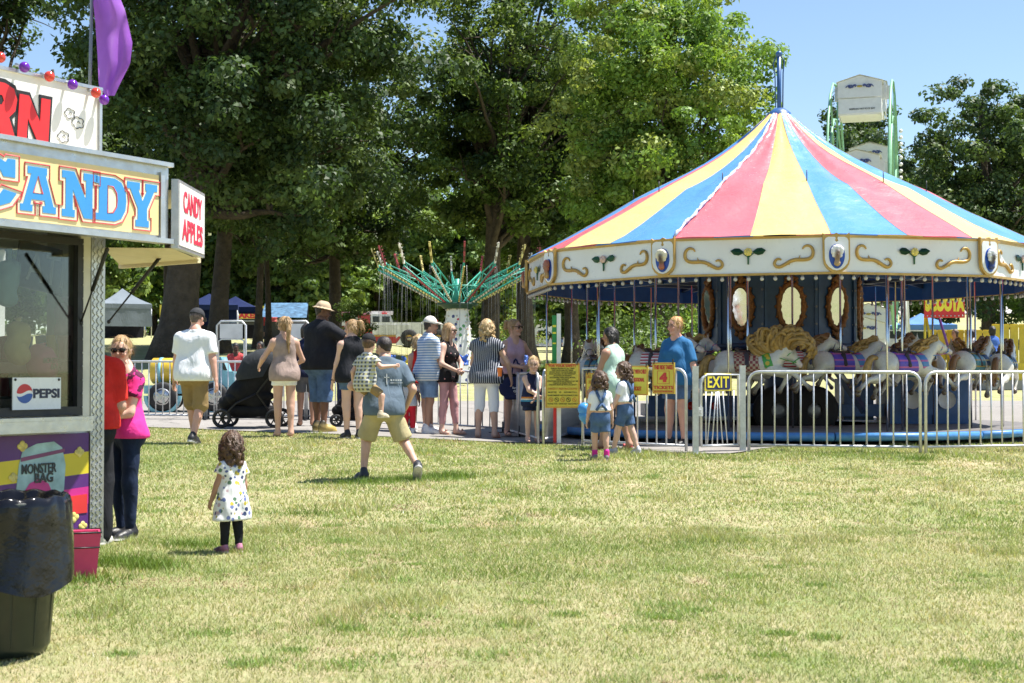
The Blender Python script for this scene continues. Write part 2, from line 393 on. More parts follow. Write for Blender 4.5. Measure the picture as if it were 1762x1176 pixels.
for x in cols:
    f = path_front(x) + .10 * (float(vnoise(x, 0, .35, 3)) - .5) + .12 * (float(vnoise(x, 5, 1.4, 4)) - .5); b = 31.2 + .5 * math.sin(x * .25) + .15 * float(vnoise(x, 9, .6, 2))
    for k in range(rows): y = f + (b - f) * k / (rows - 1); V.append((x, y, gz(x, y) + .018))
n = len(cols); F = [(i * rows + k, (i + 1) * rows + k, (i + 1) * rows + k + 1, i * rows + k + 1) for i in range(n - 1) for k in range(rows - 1)]
tag(link('path', mesh_np('path', V, F, ASPH, True)), kind='structure')
# far pale drive crossing the park
V = []; cols = np.linspace(-60, 60, 41)
for x in cols:
    for k in range(4): y = 148 + k * 6; V.append((x, y, gz(x, y) + .12))
F = [(i * 4 + k, (i + 1) * 4 + k, (i + 1) * 4 + k + 1, i * 4 + k + 1) for i in range(40) for k in range(3)]
tag(link('road', mesh_np('road', V, F, M('concrete', (.42, .40, .37), .9, bump=.2), True)), kind='structure')

# blades of grass over the lawn in front of the path
def blades(n, d0, d1, lo, hi, wid, seed, dens=None):
    r = np.random.default_rng(seed)
    y = np.sqrt(r.uniform(d0 * d0, d1 * d1, n)); x = r.uniform(-.40, .40, n) * y
    keep = y < np.interp(x, EX, EY) + .03
    x, y = x[keep], y[keep]
    patch = .40 * vnoise(x, y, 1.3, 1) + .38 * vnoise(x, y, .40, 2) + .22 * vnoise(x, y, .12, 5)
    keep = r.random(len(x)) < .55 + .6 * patch
    x, y, patch = x[keep], y[keep], patch[keep]; n = len(x)
    z = np.array([gz(a, b) for a, b in zip(x, y)])
    h = r.uniform(lo, hi, n) * (.70 + .5 * patch) * (1 + 1.1 * (vnoise(x, y, .5, 8) > .80)); w = wid * r.uniform(.6, 1.3, n) * (.7 + y / 20)
    a = r.uniform(0, 2 * np.pi, n); la = r.uniform(0, 2 * np.pi, n); lean = r.uniform(.15, 1.3, n) * h
    V = np.zeros((n, 3, 3)); 
    V[:, 0] = np.stack([x - np.cos(a) * w, y - np.sin(a) * w, z - .004], 1); V[:, 1] = np.stack([x + np.cos(a) * w, y + np.sin(a) * w, z - .004], 1)
    V[:, 2] = np.stack([x + np.cos(la) * lean, y + np.sin(la) * lean, z + h], 1)
    g = np.clip((patch - .28) / .42, 0, 1) * .42 + r.random(n) * .80 + .02; g = np.clip(g, 0, 1)[:, None]
    straw = np.array([.62, .52, .34]) * r.uniform(.6, 1.25, (n, 1)); green = np.array([.24, .33, .10]) * r.uniform(.65, 1.3, (n, 1))
    col = straw * (1 - g) + green * g
    dk = r.random(n) < .08; col[dk] *= .5; sr = (vnoise(x, y, .55, 12) * .6 + vnoise(x, y, .16, 13) * .4 > .74) & (r.random(n) < .8); col[sr] = np.array([.34, .23, .15]) * r.uniform(.5, 1.2, (sr.sum(), 1)); V[sr, 2, 2] -= h[sr] * .6
    wf = r.random(n) < .0022; col[wf] = (.75, .75, .68)
    return V.reshape(-1, 3), np.repeat(col, 3, 0)
def leaf_mat(name, tr, rough=.55):
    t = NT(name); a = t.n('ShaderNodeAttribute'); a.attribute_name = 'Col'
    t.link(a.outputs[0], t.p.inputs['Base Color']); t.p.inputs['Roughness'].default_value = rough; t.p.inputs['Specular IOR Level'].default_value = .35
    tb = t.n('ShaderNodeBsdfTranslucent'); c = t.mix(1., a.outputs[0], (1.25, 1.25, .55), 'MULTIPLY'); t.link(c, tb.inputs[0])
    mx = t.n('ShaderNodeMixShader'); mx.inputs[0].default_value = tr
    t.link(t.p.outputs[0], mx.inputs[1]); t.link(tb.outputs[0], mx.inputs[2]); t.link(mx.outputs[0], t.out.inputs[0]); return t.m
BLADE = leaf_mat('grass_blade', .3)
v1, c1 = blades(270000, 5.8, 12, .012, .034, .0030, 1); v2, c2 = blades(350000, 12, 24.5, .014, .036, .0046, 2)
# taller tufts where the mower missed
def tuft(px, py, n, rad, hh, seed):
    r = np.random.default_rng(seed); c = G(px, py); x = c.x + r.normal(0, rad, n); y = c.y + r.normal(0, rad * .6, n)
    z = np.array([gz(a, b) for a, b in zip(x, y)]); a = r.uniform(0, 6.28, n); la = r.uniform(0, 6.28, n); h = hh * r.uniform(.4, 1.2, n); w = .004
    V = np.stack([np.stack([x - np.cos(a) * w, y - np.sin(a) * w, z], 1), np.stack([x + np.cos(a) * w, y + np.sin(a) * w, z], 1), np.stack([x + np.cos(la) * h * .6, y + np.sin(la) * h * .6, z + h], 1)], 1).reshape(-1, 3)
    return V, np.repeat(np.array([.14, .22, .04] if seed < 100 else [.23, .33, .10]) * r.uniform(.6, 1.4, (n, 1)), 3, 0)
T = [tuft(*q) for q in [(200, 970, 900, .16, .075, 1), (262, 978, 500, .12, .08, 2), (330, 940, 500, .15, .06, 3), (770, 822, 900, .18, .08, 4), (700, 828, 700, .2, .07, 5), (620, 832, 700, .22, .07, 6),
     (1010, 812, 500, .25, .05, 7), (120, 1000, 700, .2, .07, 8), (1480, 785, 700, .5, .06, 9), (1585, 792, 300, .12, .08, 10), (1240, 790, 400, .3, .05, 11), (520, 885, 400, .2, .05, 12), (880, 985, 900, .4, .04, 13), (1150, 940, 900, .5, .04, 14)]]
rw = random.Random(5)
T += [tuft(rw.uniform(120, 1750), 800 + 370 * rw.random() ** 1.4, 160, rw.uniform(.05, .13), rw.uniform(.018, .04), 100 + k) for k in range(90)]
V = np.concatenate([v1, v2] + [q[0] for q in T]); Cc = np.concatenate([c1, c2] + [q[1] for q in T])
F = np.arange(len(V)).reshape(-1, 3)
tag(link('grass', mesh_np('grass', V, F, BLADE, col=Cc)), 'short patchy green and straw coloured grass of the open lawn', 'grass', kind='stuff')
# ------------------------------------------------------------------ trees
BARK = M('bark', (.085, .066, .05), .95, var=.4, vs=3, bump=1., bs=9, bdist=.08)
LEAF = leaf_mat('leaf', .34, .55)
def leaves(centers, rad, per, size, tints, r, flat=.62, seedcol=None):
    """leaf blades spread through clumps: arrays of verts and colours (one folded quad each)"""
    centers = np.asarray(centers); rad = np.asarray(rad); nc = len(centers)
    ci = np.repeat(np.arange(nc), per); n = len(ci)
    d = r.normal(size=(n, 3)); d /= np.linalg.norm(d, axis=1)[:, None]
    rr = r.random(n) ** .40
    p = centers[ci] + d * (rr * rad[ci])[:, None] * np.array([1, 1, flat])
    # normals mostly outward and up
    nrm = d * .95 + r.normal(size=(n, 3)) * .50 + np.array([0, 0, .5]); nrm /= np.linalg.norm(nrm, axis=1)[:, None]
    t = np.cross(nrm, r.normal(size=(n, 3))); t /= np.linalg.norm(t, axis=1)[:, None] + 1e-9; b = np.cross(nrm, t)
    s = size * r.uniform(.6, 1.35, n)[:, None]
    V = np.stack([p - t * s * .5, p + b * s * .30 + nrm * s * .10, p + t * s * .5 - nrm * s * .12, p - b * s * .30 + nrm * s * .10], 1).reshape(-1, 3)
    cl = tints[r.integers(0, len(tints), nc)][ci] * r.uniform(.7, 1.3, (n, 1)) * (1 + .12 * r.normal(size=(n, 1)))
    return V, np.repeat(np.clip(cl, .005, 1), 4, 0)
def tree(name, label, base, H, trunk_r, crown_c, crown_r, nclump, per, size, tints, seed, clump_r=(.9, 1.7), lean=(0, 0), fork=.35, hole=.0, group='park trees', limbs=26, shell=.55, lowcut=None):
    """a tapered trunk, limbs that reach the leaf clumps, and a crown of single leaves"""
    nclump = int(nclump * 2.1); per = max(40, int(per * .36)); size *= 1.13; clump_r = (clump_r[0] * .55, clump_r[1] * .66)
    r = np.random.default_rng(seed); rnd = random.Random(seed)
    t = thing(name, label, 'tree', base, 0, group); cc = Vector(crown_c); cr = Vector(crown_r)
    cents = []
    for k in range(nclump * 3):
        d = r.normal(size=3); d /= np.linalg.norm(d); q = (shell + (1 - shell) * r.random()) if r.random() < .75 else r.random() ** .5
        lump = 1 + .22 * math.sin(d[0] * 5 + seed) * math.cos(d[2] * 4.3 + seed * 2) + .12 * r.normal()
        c = np.array([cc.x + d[0] * cr.x * q * lump, cc.y + d[1] * cr.y * q * lump, cc.z + d[2] * cr.z * q * lump])
        if lowcut is not None and c[2] < lowcut + r.random() * 1.5: continue
        if hole and math.sin(c[0] * 1.1 + seed) * math.sin(c[2] * 1.0 + seed * 1.7) * math.sin(c[1] * .9) > 1 - hole: continue
        cents.append(c)
        if len(cents) >= nclump: break
    cents = np.array(cents); rad = r.uniform(*clump_r, len(cents))
    V, C = leaves(cents, rad, per, size, tints, r)
    F = np.arange(len(V)).reshape(-1, 4)
    link('crown', mesh_np('crown', V, F, LEAF, col=C), t)
    # trunk and limbs
    mb = MB(); top = Vector((lean[0] * H, lean[1] * H, H * .82)); pts = []; rs = []
    for i in range(15):
        s = i / 14; w = Vector((math.sin(s * 5 + seed) * .02 * H * s, math.cos(s * 4 + seed * 2) * .015 * H * s, 0))
        pts.append(top * s + w + Vector((0, 0, -.25 if i == 0 else 0))); fl = 1 + .75 * max(0, 1 - s * 9) ** 2
        rs.append(trunk_r * fl * (1 - .80 * s ** 1.1))
    mb.tube(pts, rs, 14)
    order = list(range(len(cents))); rnd.shuffle(order)
    for k in order[:limbs]:
        e = Vector(cents[k]); s = min(.95, max(fork, .25 + .7 * (e.z / (H * 1.05)) - .12 - rnd.random() * .12)); i = s * 14; i0 = min(13, int(i)); a = pts[i0].lerp(pts[i0 + 1], i - i0)
        ra = trunk_r * (1 - .8 * s ** 1.1) * rnd.uniform(.32, .55)
        m = a.lerp(e, .5) + Vector((rnd.uniform(-.6, .6), rnd.uniform(-.6, .6), rnd.uniform(.2, 1.3)))
        bp = bez(a, m, e, 8); bp = [q + Vector((rnd.uniform(-.1, .1), rnd.uniform(-.1, .1), rnd.uniform(-.1, .1))) * (0 if j in (0,) else 1) for j, q in enumerate(bp)]
        mb.tube(bp, [max(.018, ra * (1 - .88 * j / 8)) for j in range(9)], 7)
        for q in range(3):
            j = rnd.randint(3, 7); e2 = bp[j] + Vector((rnd.uniform(-1, 1), rnd.uniform(-1, 1), rnd.uniform(-.1, .9))) * rnd.uniform(.8, 1.9)
            mb.tube(bez(bp[j], bp[j].lerp(e2, .5) + Vector((0, 0, .2)), e2, 4), [max(.012, ra * .35 * (1 - .8 * w / 4)) for w in range(5)], 5)
    mb.build('trunk', BARK, t)
    return t
OAK = np.array([(.050, .090, .030), (.064, .110, .034), (.080, .132, .038), (.042, .076, .028), (.105, .155, .05)])
MAPLE = np.array([(.17, .28, .05), (.21, .33, .06), (.13, .23, .045), (.25, .36, .075), (.27, .33, .09)])
MID = np.array([(.095, .155, .035), (.125, .19, .042), (.075, .125, .032), (.155, .215, .052)])
def TB(px, d): q = GD(px, d); return (q.x, q.y, q.z)
# the big dark oak behind the candy stand and its neighbours
tree('oak_tree', 'huge dark oak with the thickest trunk, behind the man in the white polo', TB(303, 47), 19, .62, (2.4, -1.0, 11.2), (5.9, 5.5, 7.6), 240, 560, .18, OAK, 11, (.9, 1.8), (.085, 0), .3, .0, limbs=46, lowcut=3.6)
tree('oak_tree', 'tall oak with a straight dark trunk just right of the white polo man', TB(374, 53), 19, .36, (1.3, 0, 10.5), (5.2, 5.2, 7.2), 160, 430, .19, OAK, 12, (.9, 1.7), (.03, 0), .3, .0, limbs=30, lowcut=3.2)
tree('oak_tree', 'oak with a thin dark trunk standing right of the straight oak', TB(443, 60), 15, .17, (.6, 0, 8.2), (3.6, 3.6, 4.6), 90, 260, .24, MID, 13, (.8, 1.5), (.01, 0), .3, .0, limbs=20, lowcut=3.6)
tree('oak_tree', 'slender twin-stemmed tree near the blue stall tent', TB(462, 64), 13, .15, (.9, 0, 8.4), (3.4, 3.6, 4.2), 80, 260, .24, MID, 14, (.8, 1.5), (-.02, 0), .3, .0, limbs=18, lowcut=4.0)
tree('oak_tree', 'open oak with a leaning forked trunk behind the green swing ride', TB(838, 56), 17.5, .40, (1.2, 0, 10.6), (4.4, 4.4, 6.4), 135, 430, .17, MID, 15, (.8, 1.5), (.055, 0), .3, .10, limbs=44, lowcut=4.6)
tree('oak_tree', 'oak with a dark upright trunk right of the swing ride tower', TB(905, 58), 14, .40, (-.2, 1, 8.6), (4.0, 4.0, 5.2), 110, 270, .23, OAK, 16, (.8, 1.5), (.0, 0), .3, .0, limbs=26, lowcut=4.0)
tree('maple_tree', 'bright light green maple rising behind the left half of the carousel', TB(1150, 44), 14, .30, (.15, 0, 7.2), (3.5, 3.8, 5.5), 230, 470, .14, MAPLE, 17, (.65, 1.25), (.0, 0), .2, .0, limbs=40, lowcut=1.6)
tree('oak_tree', 'dark leafy tree behind the ferris wheel', TB(1470, 80), 15, .3, (.3, 0, 8.6), (3.0, 4, 6.0), 110, 330, .22, OAK, 18, (.9, 1.6), (0, 0), .3, .06, limbs=22, lowcut=2.5)
tree('oak_tree', 'broad dark green tree at the right edge beyond the carousel', TB(1700, 66), 15, .36, (.6, 0, 7.4), (5.0, 4.6, 6.2), 180, 380, .20, OAK * np.array([1.15, 1.12, 1.2]), 19, (.8, 1.5), (.0, 0), .25, .08, limbs=44, lowcut=1.5)
tree('oak_tree', 'tree whose crown fills the top left corner above the popcorn sign', TB(-30, 50), 17, .4, (-.6, 0, 13.2), (2.5, 3.0, 2.6), 50, 420, .18, OAK, 20, (.8, 1.5), (0, 0), .3, .0, limbs=24)
tree('oak_tree', 'leafy tree between the big oaks and the swing ride', TB(575, 66), 16.5, .32, (.2, 0, 8.2), (4.6, 4.6, 6.4), 130, 330, .22, OAK, 21, (.9, 1.6), (.01, 0), .3, .04, limbs=28, lowcut=3.0)
tree('oak_tree', 'rounded oak between the bright maple and the forked oak', TB(985, 62), 15, .34, (0, 1, 7.6), (3.6, 4.0, 5.4), 115, 330, .22, MID, 22, (.9, 1.6), (.0, 0), .3, .05, limbs=26, lowcut=2.5)
tree('oak_tree', 'oak added for shade left of the big oak, above the grey canopy tent', TB(292, 64), 16, .26, (-1.7, 0, 9.6), (4.0, 5.2, 4.6), 100, 330, .22, OAK, 23, (.9, 1.6), (0, 0), .3, .05, limbs=24, lowcut=5.0)  # added to shade the left lawn, trunk tucked behind the big oak
tree('oak_tree', 'unseen oak added for shade behind the candy stand sign', TB(95, 58), 14, .3, (0, 0, 7.6), (3.6, 5.0, 3.4), 80, 300, .22, OAK, 24, (.9, 1.6), (0, 0), .3, .0, limbs=20, lowcut=4.5)  # unseen tree, put in so its crown shades the lawn
# smaller trees farther away, seen under the big crowns
far = [(100, 120, 13, 'pale tree behind the grey canopy tent at far left'), (215, 128, 12, 'light green tree rising just behind the grey canopy tent'), (345, 118, 12, 'light green tree seen between the two big oak trunks'),
       (520, 125, 13, 'pale tree right of the blue stall roof'), (650, 135, 15, 'tree behind the fire trucks'), (745, 122, 13, 'far tree left of the swing ride tower'), (960, 150, 15, 'far tree behind the white hall'), (1080, 90, 9, 'low tree seen under the carousel roof behind the woman in mint'),
       (30, 105, 13, 'far tree behind the candy stand window'), (150, 100, 12, 'rounded far tree left of the grey canopy tent'), (265, 112, 14, 'far tree rising right of the grey canopy tent'), (300, 140, 15, 'tall far tree behind the yellow food stall'), (400, 112, 13, 'far tree above the navy canopy tent'), (435, 140, 16, 'tall far tree above the red food stall'), (480, 108, 12, 'far tree above the light blue stall roof'),
       (555, 108, 13, 'far tree left of the ladder fire engine'), (600, 145, 16, 'tall far tree above the ladder fire engine'), (690, 160, 17, 'tall far tree above the grey hall'), (800, 118, 13, 'far tree right behind the swing ride tower'), (850, 140, 16, 'tall far tree above the red roofed shelter'), (1020, 100, 11, 'far tree left of the carousel under its roof edge'), (1160, 105, 12, 'far tree behind the maple trunk'), (1380, 95, 9, 'low far tree behind the carousel centre'),
       (1250, 92, 9, 'low tree seen under the carousel roof behind the mirrors'), (1590, 110, 13, 'tree right of the ferris wheel beside the hillside'), (1800, 100, 15, 'tall tree at the far right of the hillside')]
protos = []
for k, (px, d, H, lab) in enumerate(far):
    if k < 3:
        t = tree('park_tree', lab, TB(px, d), H, .25, (0, 0, H * .53), (H * .38, H * .36, H * .50), 130, 190, .42, (MID * 1.25, MAPLE * .85, MID)[k], 40 + k, (.9, 1.6), (0, 0), .25, .0, 'far trees seen under the big crowns', limbs=14, lowcut=H * .05); protos.append((t, H))
    else:
        p, h0 = protos[k % 3]; t = copy_tree(p); t.location = TB(px, d); s = H / h0; t.scale = (s, s, s * random.uniform(.92, 1.1)); t.rotation_euler = (0, 0, random.uniform(0, 6.28)); t['label'] = lab
# wooded rim closing the view ahead, plus unseen trees behind added to darken reflections
def woods():
    r = np.random.default_rng(77); cents = []; rad = []
    for k in range(1500):
        if k < 900: a = r.uniform(-.62, .62); d = r.uniform(185, 225); x = a * d
        else: an = r.uniform(2.2, 7.2); q = r.uniform(60, 90); x, d = q * math.sin(an), q * math.cos(an)
        if k >= 900 and d > 20: continue
        h = 8 + 6 * float(vnoise(x, d, 14, 6)) + (4 if x < 20 else 0)
        cents.append((x, d, gz(x, d) + r.random() ** .8 * h)); rad.append(r.uniform(1.8, 3.4))
    V, C = leaves(cents, rad, 52, 1.1, MID * 1.1, r); F = np.arange(len(V)).reshape(-1, 4)
    tag(link('woodland', mesh_np('woodland', V, F, LEAF, col=C)), 'far belt of woodland closing off the park', 'woodland', kind='stuff')
woods()
# ------------------------------------------------------------------ smooth bodies: blended round cones turned into one continuous skin
def A3(v): return np.array(v, float)
class Sdf:
    def __init__(s, k=.03): s.p = []; s.k = k; s.clips = []
    def cone(s, a, b, r1, r2=None, k=None, flat=None, clip=None, sub=False, col=None):
        """round cone a->b; flat=(axis, factor) squeezes it along axis; clip=(point, normal) cuts away the side the normal points to"""
        s.p.append(dict(a=A3(a), b=A3(b), r1=r1, r2=r1 if r2 is None else r2, k=s.k if k is None else k, flat=flat, clip=clip, sub=sub, col=col)); return s
    def ball(s, c, r, **kw): return s.cone(c, A3(c) + A3((1e-5, 0, 0)), r, r, **kw)
    def cut(s, pt, nrm): s.clips.append((A3(pt), A3(nrm))); return s
    def copy(s, off=0, keep=None):
        o = Sdf(s.k)
        for q in s.p:
            if keep is None or q['tag'] in keep: o.p.append(dict(q, r1=q['r1'] + off, r2=q['r2'] + off))
        return o
    def mesh(s, h, wrinkle=None, bounds=None):
        lo = np.min([np.minimum(q['a'], q['b']) - max(q['r1'], q['r2']) for q in s.p if not q['sub']], 0) - 2.5 * h
        hi = np.max([np.maximum(q['a'], q['b']) + max(q['r1'], q['r2']) for q in s.p if not q['sub']], 0) + 2.5 * h
        n = np.ceil((hi - lo) / h).astype(int) + 1
        ax = [lo[i] + h * np.arange(n[i]) for i in range(3)]
        F = np.full(n, 9.); Cl = None
        if any(q['col'] is not None for q in s.p): Cl = np.zeros((*n, 3)); Wt = np.full(n, 1e-9)
        for q in s.p:
            m = max(q['r1'], q['r2']) + q['k'] + 3.2 * h
            a0 = np.minimum(q['a'], q['b']) - m; a1 = np.maximum(q['a'], q['b']) + m
            i0 = np.clip(np.floor((a0 - lo) / h).astype(int), 0, n); i1 = np.clip(np.ceil((a1 - lo) / h).astype(int) + 1, 0, n)
            if (i1 <= i0).any(): continue
            sl = tuple(slice(i0[i], i1[i]) for i in range(3))
            X, Y, Z = np.meshgrid(*[ax[i][sl[i]] for i in range(3)], indexing='ij', sparse=True)
            a, b = q['a'], q['b']
            px, py, pz = X - a[0], Y - a[1], Z - a[2]; ba = b - a
            if q['flat']:
                fx, ff = A3(q['flat'][0]), q['flat'][1]; fx = fx / np.linalg.norm(fx)
                dt = (px * fx[0] + py * fx[1] + pz * fx[2]) * (ff - 1); px = px + dt * fx[0]; py = py + dt * fx[1]; pz = pz + dt * fx[2]
                ba = ba + fx * (ba @ fx) * (ff - 1)
            t = np.clip((px * ba[0] + py * ba[1] + pz * ba[2]) / (ba @ ba + 1e-12), 0, 1)
            d = np.sqrt((px - t * ba[0]) ** 2 + (py - t * ba[1]) ** 2 + (pz - t * ba[2]) ** 2) - (q['r1'] + (q['r2'] - q['r1']) * t)
            if q['clip']:
                cp, cn = A3(q['clip'][0]), A3(q['clip'][1]); cn = cn / np.linalg.norm(cn)
                d = np.maximum(d, (X - cp[0]) * cn[0] + (Y - cp[1]) * cn[1] + (Z - cp[2]) * cn[2])
            f = F[sl]
            if q['sub']: f = np.maximum(f, -d)
            else:
                hh = np.clip(.5 + .5 * (f - d) / q['k'], 0, 1); f = f * (1 - hh) + d * hh - q['k'] * hh * (1 - hh)
            F[sl] = f
            if Cl is not None and q['col'] is not None:
                w = np.exp(-np.clip(d / (h * 1.2), -2, 12)); Cl[sl] += w[..., None] * A3(q['col']); Wt[sl] += w
        if wrinkle:
            amp, sc, seed = wrinkle; X, Y, Z = np.meshgrid(*ax, indexing='ij', sparse=True)
            F = F + amp * (np.sin(X * sc + Z * sc * .8 + seed + 1.5 * np.sin(Y * sc * .7 + seed)) * .6 + np.sin(Z * sc * 1.3 - X * sc * .9 + Y * sc + seed * 2) * .4)
        for cp, cn in s.clips:
            cn = cn / np.linalg.norm(cn); X, Y, Z = np.meshgrid(*ax, indexing='ij', sparse=True)
            F = np.maximum(F, (X - cp[0]) * cn[0] + (Y - cp[1]) * cn[1] + (Z - cp[2]) * cn[2])
        V, Q = nets(F, lo, h)
        col = None
        if Cl is not None:
            g = np.clip(np.round((V - lo) / h).astype(int), 0, n - 1); col = Cl[g[:, 0], g[:, 1], g[:, 2]] / Wt[g[:, 0], g[:, 1], g[:, 2]][:, None]
        return V, Q, col
def nets(F, lo, h):
    """surface nets"""
    ins = F < 0; n = np.array(F.shape); c = n - 1
    def sh(A, d): return A[d[0]:d[0] + c[0], d[1]:d[1] + c[1], d[2]:d[2] + c[2]]
    cor = [(i, j, k) for i in (0, 1) for j in (0, 1) for k in (0, 1)]
    cnt = sum(sh(ins, q).astype(np.int8) for q in cor); mask = (cnt > 0) & (cnt < 8)
    idx = np.full(c, -1, np.int64); cells = np.argwhere(mask); idx[mask] = np.arange(len(cells))
    acc = np.zeros((len(cells), 3)); num = np.zeros(len(cells)); ci, cj, ck = cells.T
    for a in cor:
        for axn in range(3):
            if a[axn]: continue
            b = list(a); b[axn] = 1
            fa = F[ci + a[0], cj + a[1], ck + a[2]]; fb = F[ci + b[0], cj + b[1], ck + b[2]]
            m = (fa < 0) != (fb < 0); t = np.where(m, fa / np.where(m, fa - fb, 1), 0)
            q = np.array(a, float)[None].repeat(len(cells), 0); q[:, axn] += t; acc[m] += q[m]; num[m] += 1
    V = lo + h * (cells + acc / np.maximum(num, 1)[:, None])
    Q = []
    for axn in range(3):
        u, v = [(1, 2), (2, 0), (0, 1)][axn]
        s0 = [slice(None)] * 3; s1 = [slice(None)] * 3; s0[axn] = slice(0, -1); s1[axn] = slice(1, None)
        e = ins[tuple(s0)] != ins[tuple(s1)]; E = np.argwhere(e)
        E = E[(E[:, u] > 0) & (E[:, v] > 0) & (E[:, u] < c[u]) & (E[:, v] < c[v])]
        if not len(E): continue
        first = ins[E[:, 0], E[:, 1], E[:, 2]]
        def cell(du, dv):
            q = E.copy(); q[:, u] -= du; q[:, v] -= dv; return idx[q[:, 0], q[:, 1], q[:, 2]]
        f = np.stack([cell(1, 1), cell(0, 1), cell(0, 0), cell(1, 0)], 1); f[~first] = f[~first][:, ::-1]; Q.append(f)
    Q = np.concatenate(Q); return V, Q[(Q >= 0).all(1)]
def relax(V, Q, it=1, f=.5):
    """a little smoothing of a net"""
    for _ in range(it):
        s = np.zeros_like(V); c = np.zeros(len(V))
        for k in range(4):
            a, b = Q[:, k], Q[:, (k + 1) % 4]; np.add.at(s, a, V[b]); np.add.at(c, a, 1); np.add.at(s, b, V[a]); np.add.at(c, b, 1)
        V = V + f * (s / np.maximum(c, 1)[:, None] - V)
    return V
def sdf_obj(name, sd, h, mat, parent=None, wrinkle=None, rel=1, extra=None, loc=None):
    V, Q, col = sd.mesh(h, wrinkle); V = relax(V, Q, rel) if rel else V
    return link(name, mesh_np(name, V, Q, mat, True, col=col), parent, loc)
# ------------------------------------------------------------------ carousel
CX, CY = CC.x, CC.y; ZG = .70; ZP = .90                      # ground, platform top
def pol(a, r, z):
    a = R(a); return Vector((r * math.sin(a), -r * math.cos(a), z))
car = thing('carousel', 'big carousel with a red, yellow and blue striped tent roof and carved horses', 'carousel', (CX, CY, 0))
GOLD = M('gold_paint', (.50, .31, .085), .38, .35, var=.2, bump=.15, bs=30)
VWHITE = M('white_enamel', (.74, .75, .76), .32, var=.05, vs=2, coat=.2)
BLUEP = M('blue_paint', (.030, .10, .27), .4, var=.2)
DBLUE = M('dark_blue_paint', (.016, .035, .085), .45, var=.2)
CHROME = M('chrome', (.62, .62, .63), .16, 1., var=.1)
RIM = M('light_blue_paint', (.06, .22, .50), .45, var=.2, vs=8)
STEELD = M('dark_steel', (.05, .05, .055), .5, .6)
RUBBER = M('rubber', (.02, .02, .021), .75, var=.3)
def vinyl(name, c):
    t = NT(name); co = t.coord(); nz = t.noise(co, 1.1, 4, .6)
    cc = t.mix(1., c, t.ramp(nz, [(.3, .94), (.7, 1.05)]), 'MULTIPLY'); cc = t.mix(t.ramp(t.noise(co, .7, 6, .7), [(.55, 0.), (.8, .12)]), cc, (.62, .58, .52)); t.link(cc, t.p.inputs['Base Color'])
    t.link(t.ramp(t.noise(co, 2.5, 3), [(.3, .24), (.7, .38)]), t.p.inputs['Roughness'])
    t.bump(t.noise(co, 3.2, 6, .6), .5, .06)
    tb = t.n('ShaderNodeBsdfTranslucent'); t.link(cc, tb.inputs[0]); mx = t.n('ShaderNodeMixShader'); mx.inputs[0].default_value = .10
    t.link(t.p.outputs[0], mx.inputs[1]); t.link(tb.outputs[0], mx.inputs[2]); t.link(mx.outputs[0], t.out.inputs[0]); return t.m
VIN = [vinyl('yellow_vinyl', (.80, .63, .22)), vinyl('blue_vinyl', (.10, .29, .64)), vinyl('red_vinyl', (.74, .155, .18))]
ZT, ZK, ZE = 6.24, 4.70, 3.70; RK, RE = 2.5, 4.30
def roof_z(r, a):
    if r < RK:
        t = (r - .14) / (RK - .14); z = ZT + (ZK - ZT) * t - .15 * math.sin(math.pi * min(1, t) ** .75)
        rib = abs(((a + 1.2) / 30) % 1 - .5) * 2           # 1 at the ribs, 0 between
        z -= .06 * (1 - rib) ** 1.5 * math.sin(math.pi * t) + .035 * (1 - rib) * t
    else:
        t = (r - RK) / (RE - RK); rib = abs(((a + 1.2) / 30) % 1 - .5) * 2
        z = ZK + (ZE - ZK) * t - (.06 * math.sin(math.pi * t) + .03 * (1 - t)) * (1 - rib)
    ph = math.sin(a * .55 + r * 1.7) * .012 + math.sin(a * .21 - r * 3.1 + 2) * .012
    return z + ph * min(1, r) * (1 - .6 * (r > 4.2))
rr = [.14, .3, .5, .75, 1.0, 1.3, 1.6, 1.9, 2.2, 2.42, 2.5, 2.58, 2.85, 3.2, 3.6, 4.0, 4.30]
for k in range(24):
    mb = MB(); a0 = -16.2 + 15 * k; na = 8; vs = []; 
    for r in rr:
        for j in range(na + 1): a = a0 + 15 * j / na; vs.append(pol(a, r, roof_z(r, a)))
    fs = [(i * (na + 1) + j, i * (na + 1) + j + 1, (i + 1) * (na + 1) + j + 1, (i + 1) * (na + 1) + j) for i in range(len(rr) - 1) for j in range(na)]
    mb.add(vs, [f[::-1] for f in fs], 0, True); mb.build('canopy_panel', VIN[k % 3], car)
# laced seam of crumpled vinyl between a blue and a red panel, and a seam tape at every other joint
LACE = M('silver_blue_lacing', (.42, .55, .74), .28, var=.35, vs=18, bump=.8, bs=14, bdist=.05)
mb = MB(); rnd = random.Random(3); pts = []
for i in range(46):
    r = .25 + 4.03 * i / 45; a = -31.2; pts.append(pol(a + rnd.uniform(-.35, .35) * min(1, 2 / r), r, roof_z(r, a) + .02 + rnd.uniform(-.012, .02)))
mb.tube(pts, [.024 + .010 * math.sin(i * 1.9) for i in range(46)], 7); mb.build('laced_seam', LACE, car)
SEAM = M('seam_tape', (.50, .38, .28), .5)
for k in range(24):
    a = -1.2 + 15 * k
    if abs(a + 31.2) < 1 or abs(a - 360 + 31.2) < 1: continue
    mb = MB(); mb.tube([pol(a, r, roof_z(r, a) + .003) for r in rr[1:]], .004, 5); mb.build('seam', SEAM, car)
for k in range(12):
    a = -1.2 + 30 * k; mb = MB(); q = pol(a, RK, roof_z(RK, a)); mb.tube([q, q + Vector((0, 0, .17))], .008, 5); mb.build('roof_spike', STEELD, car)
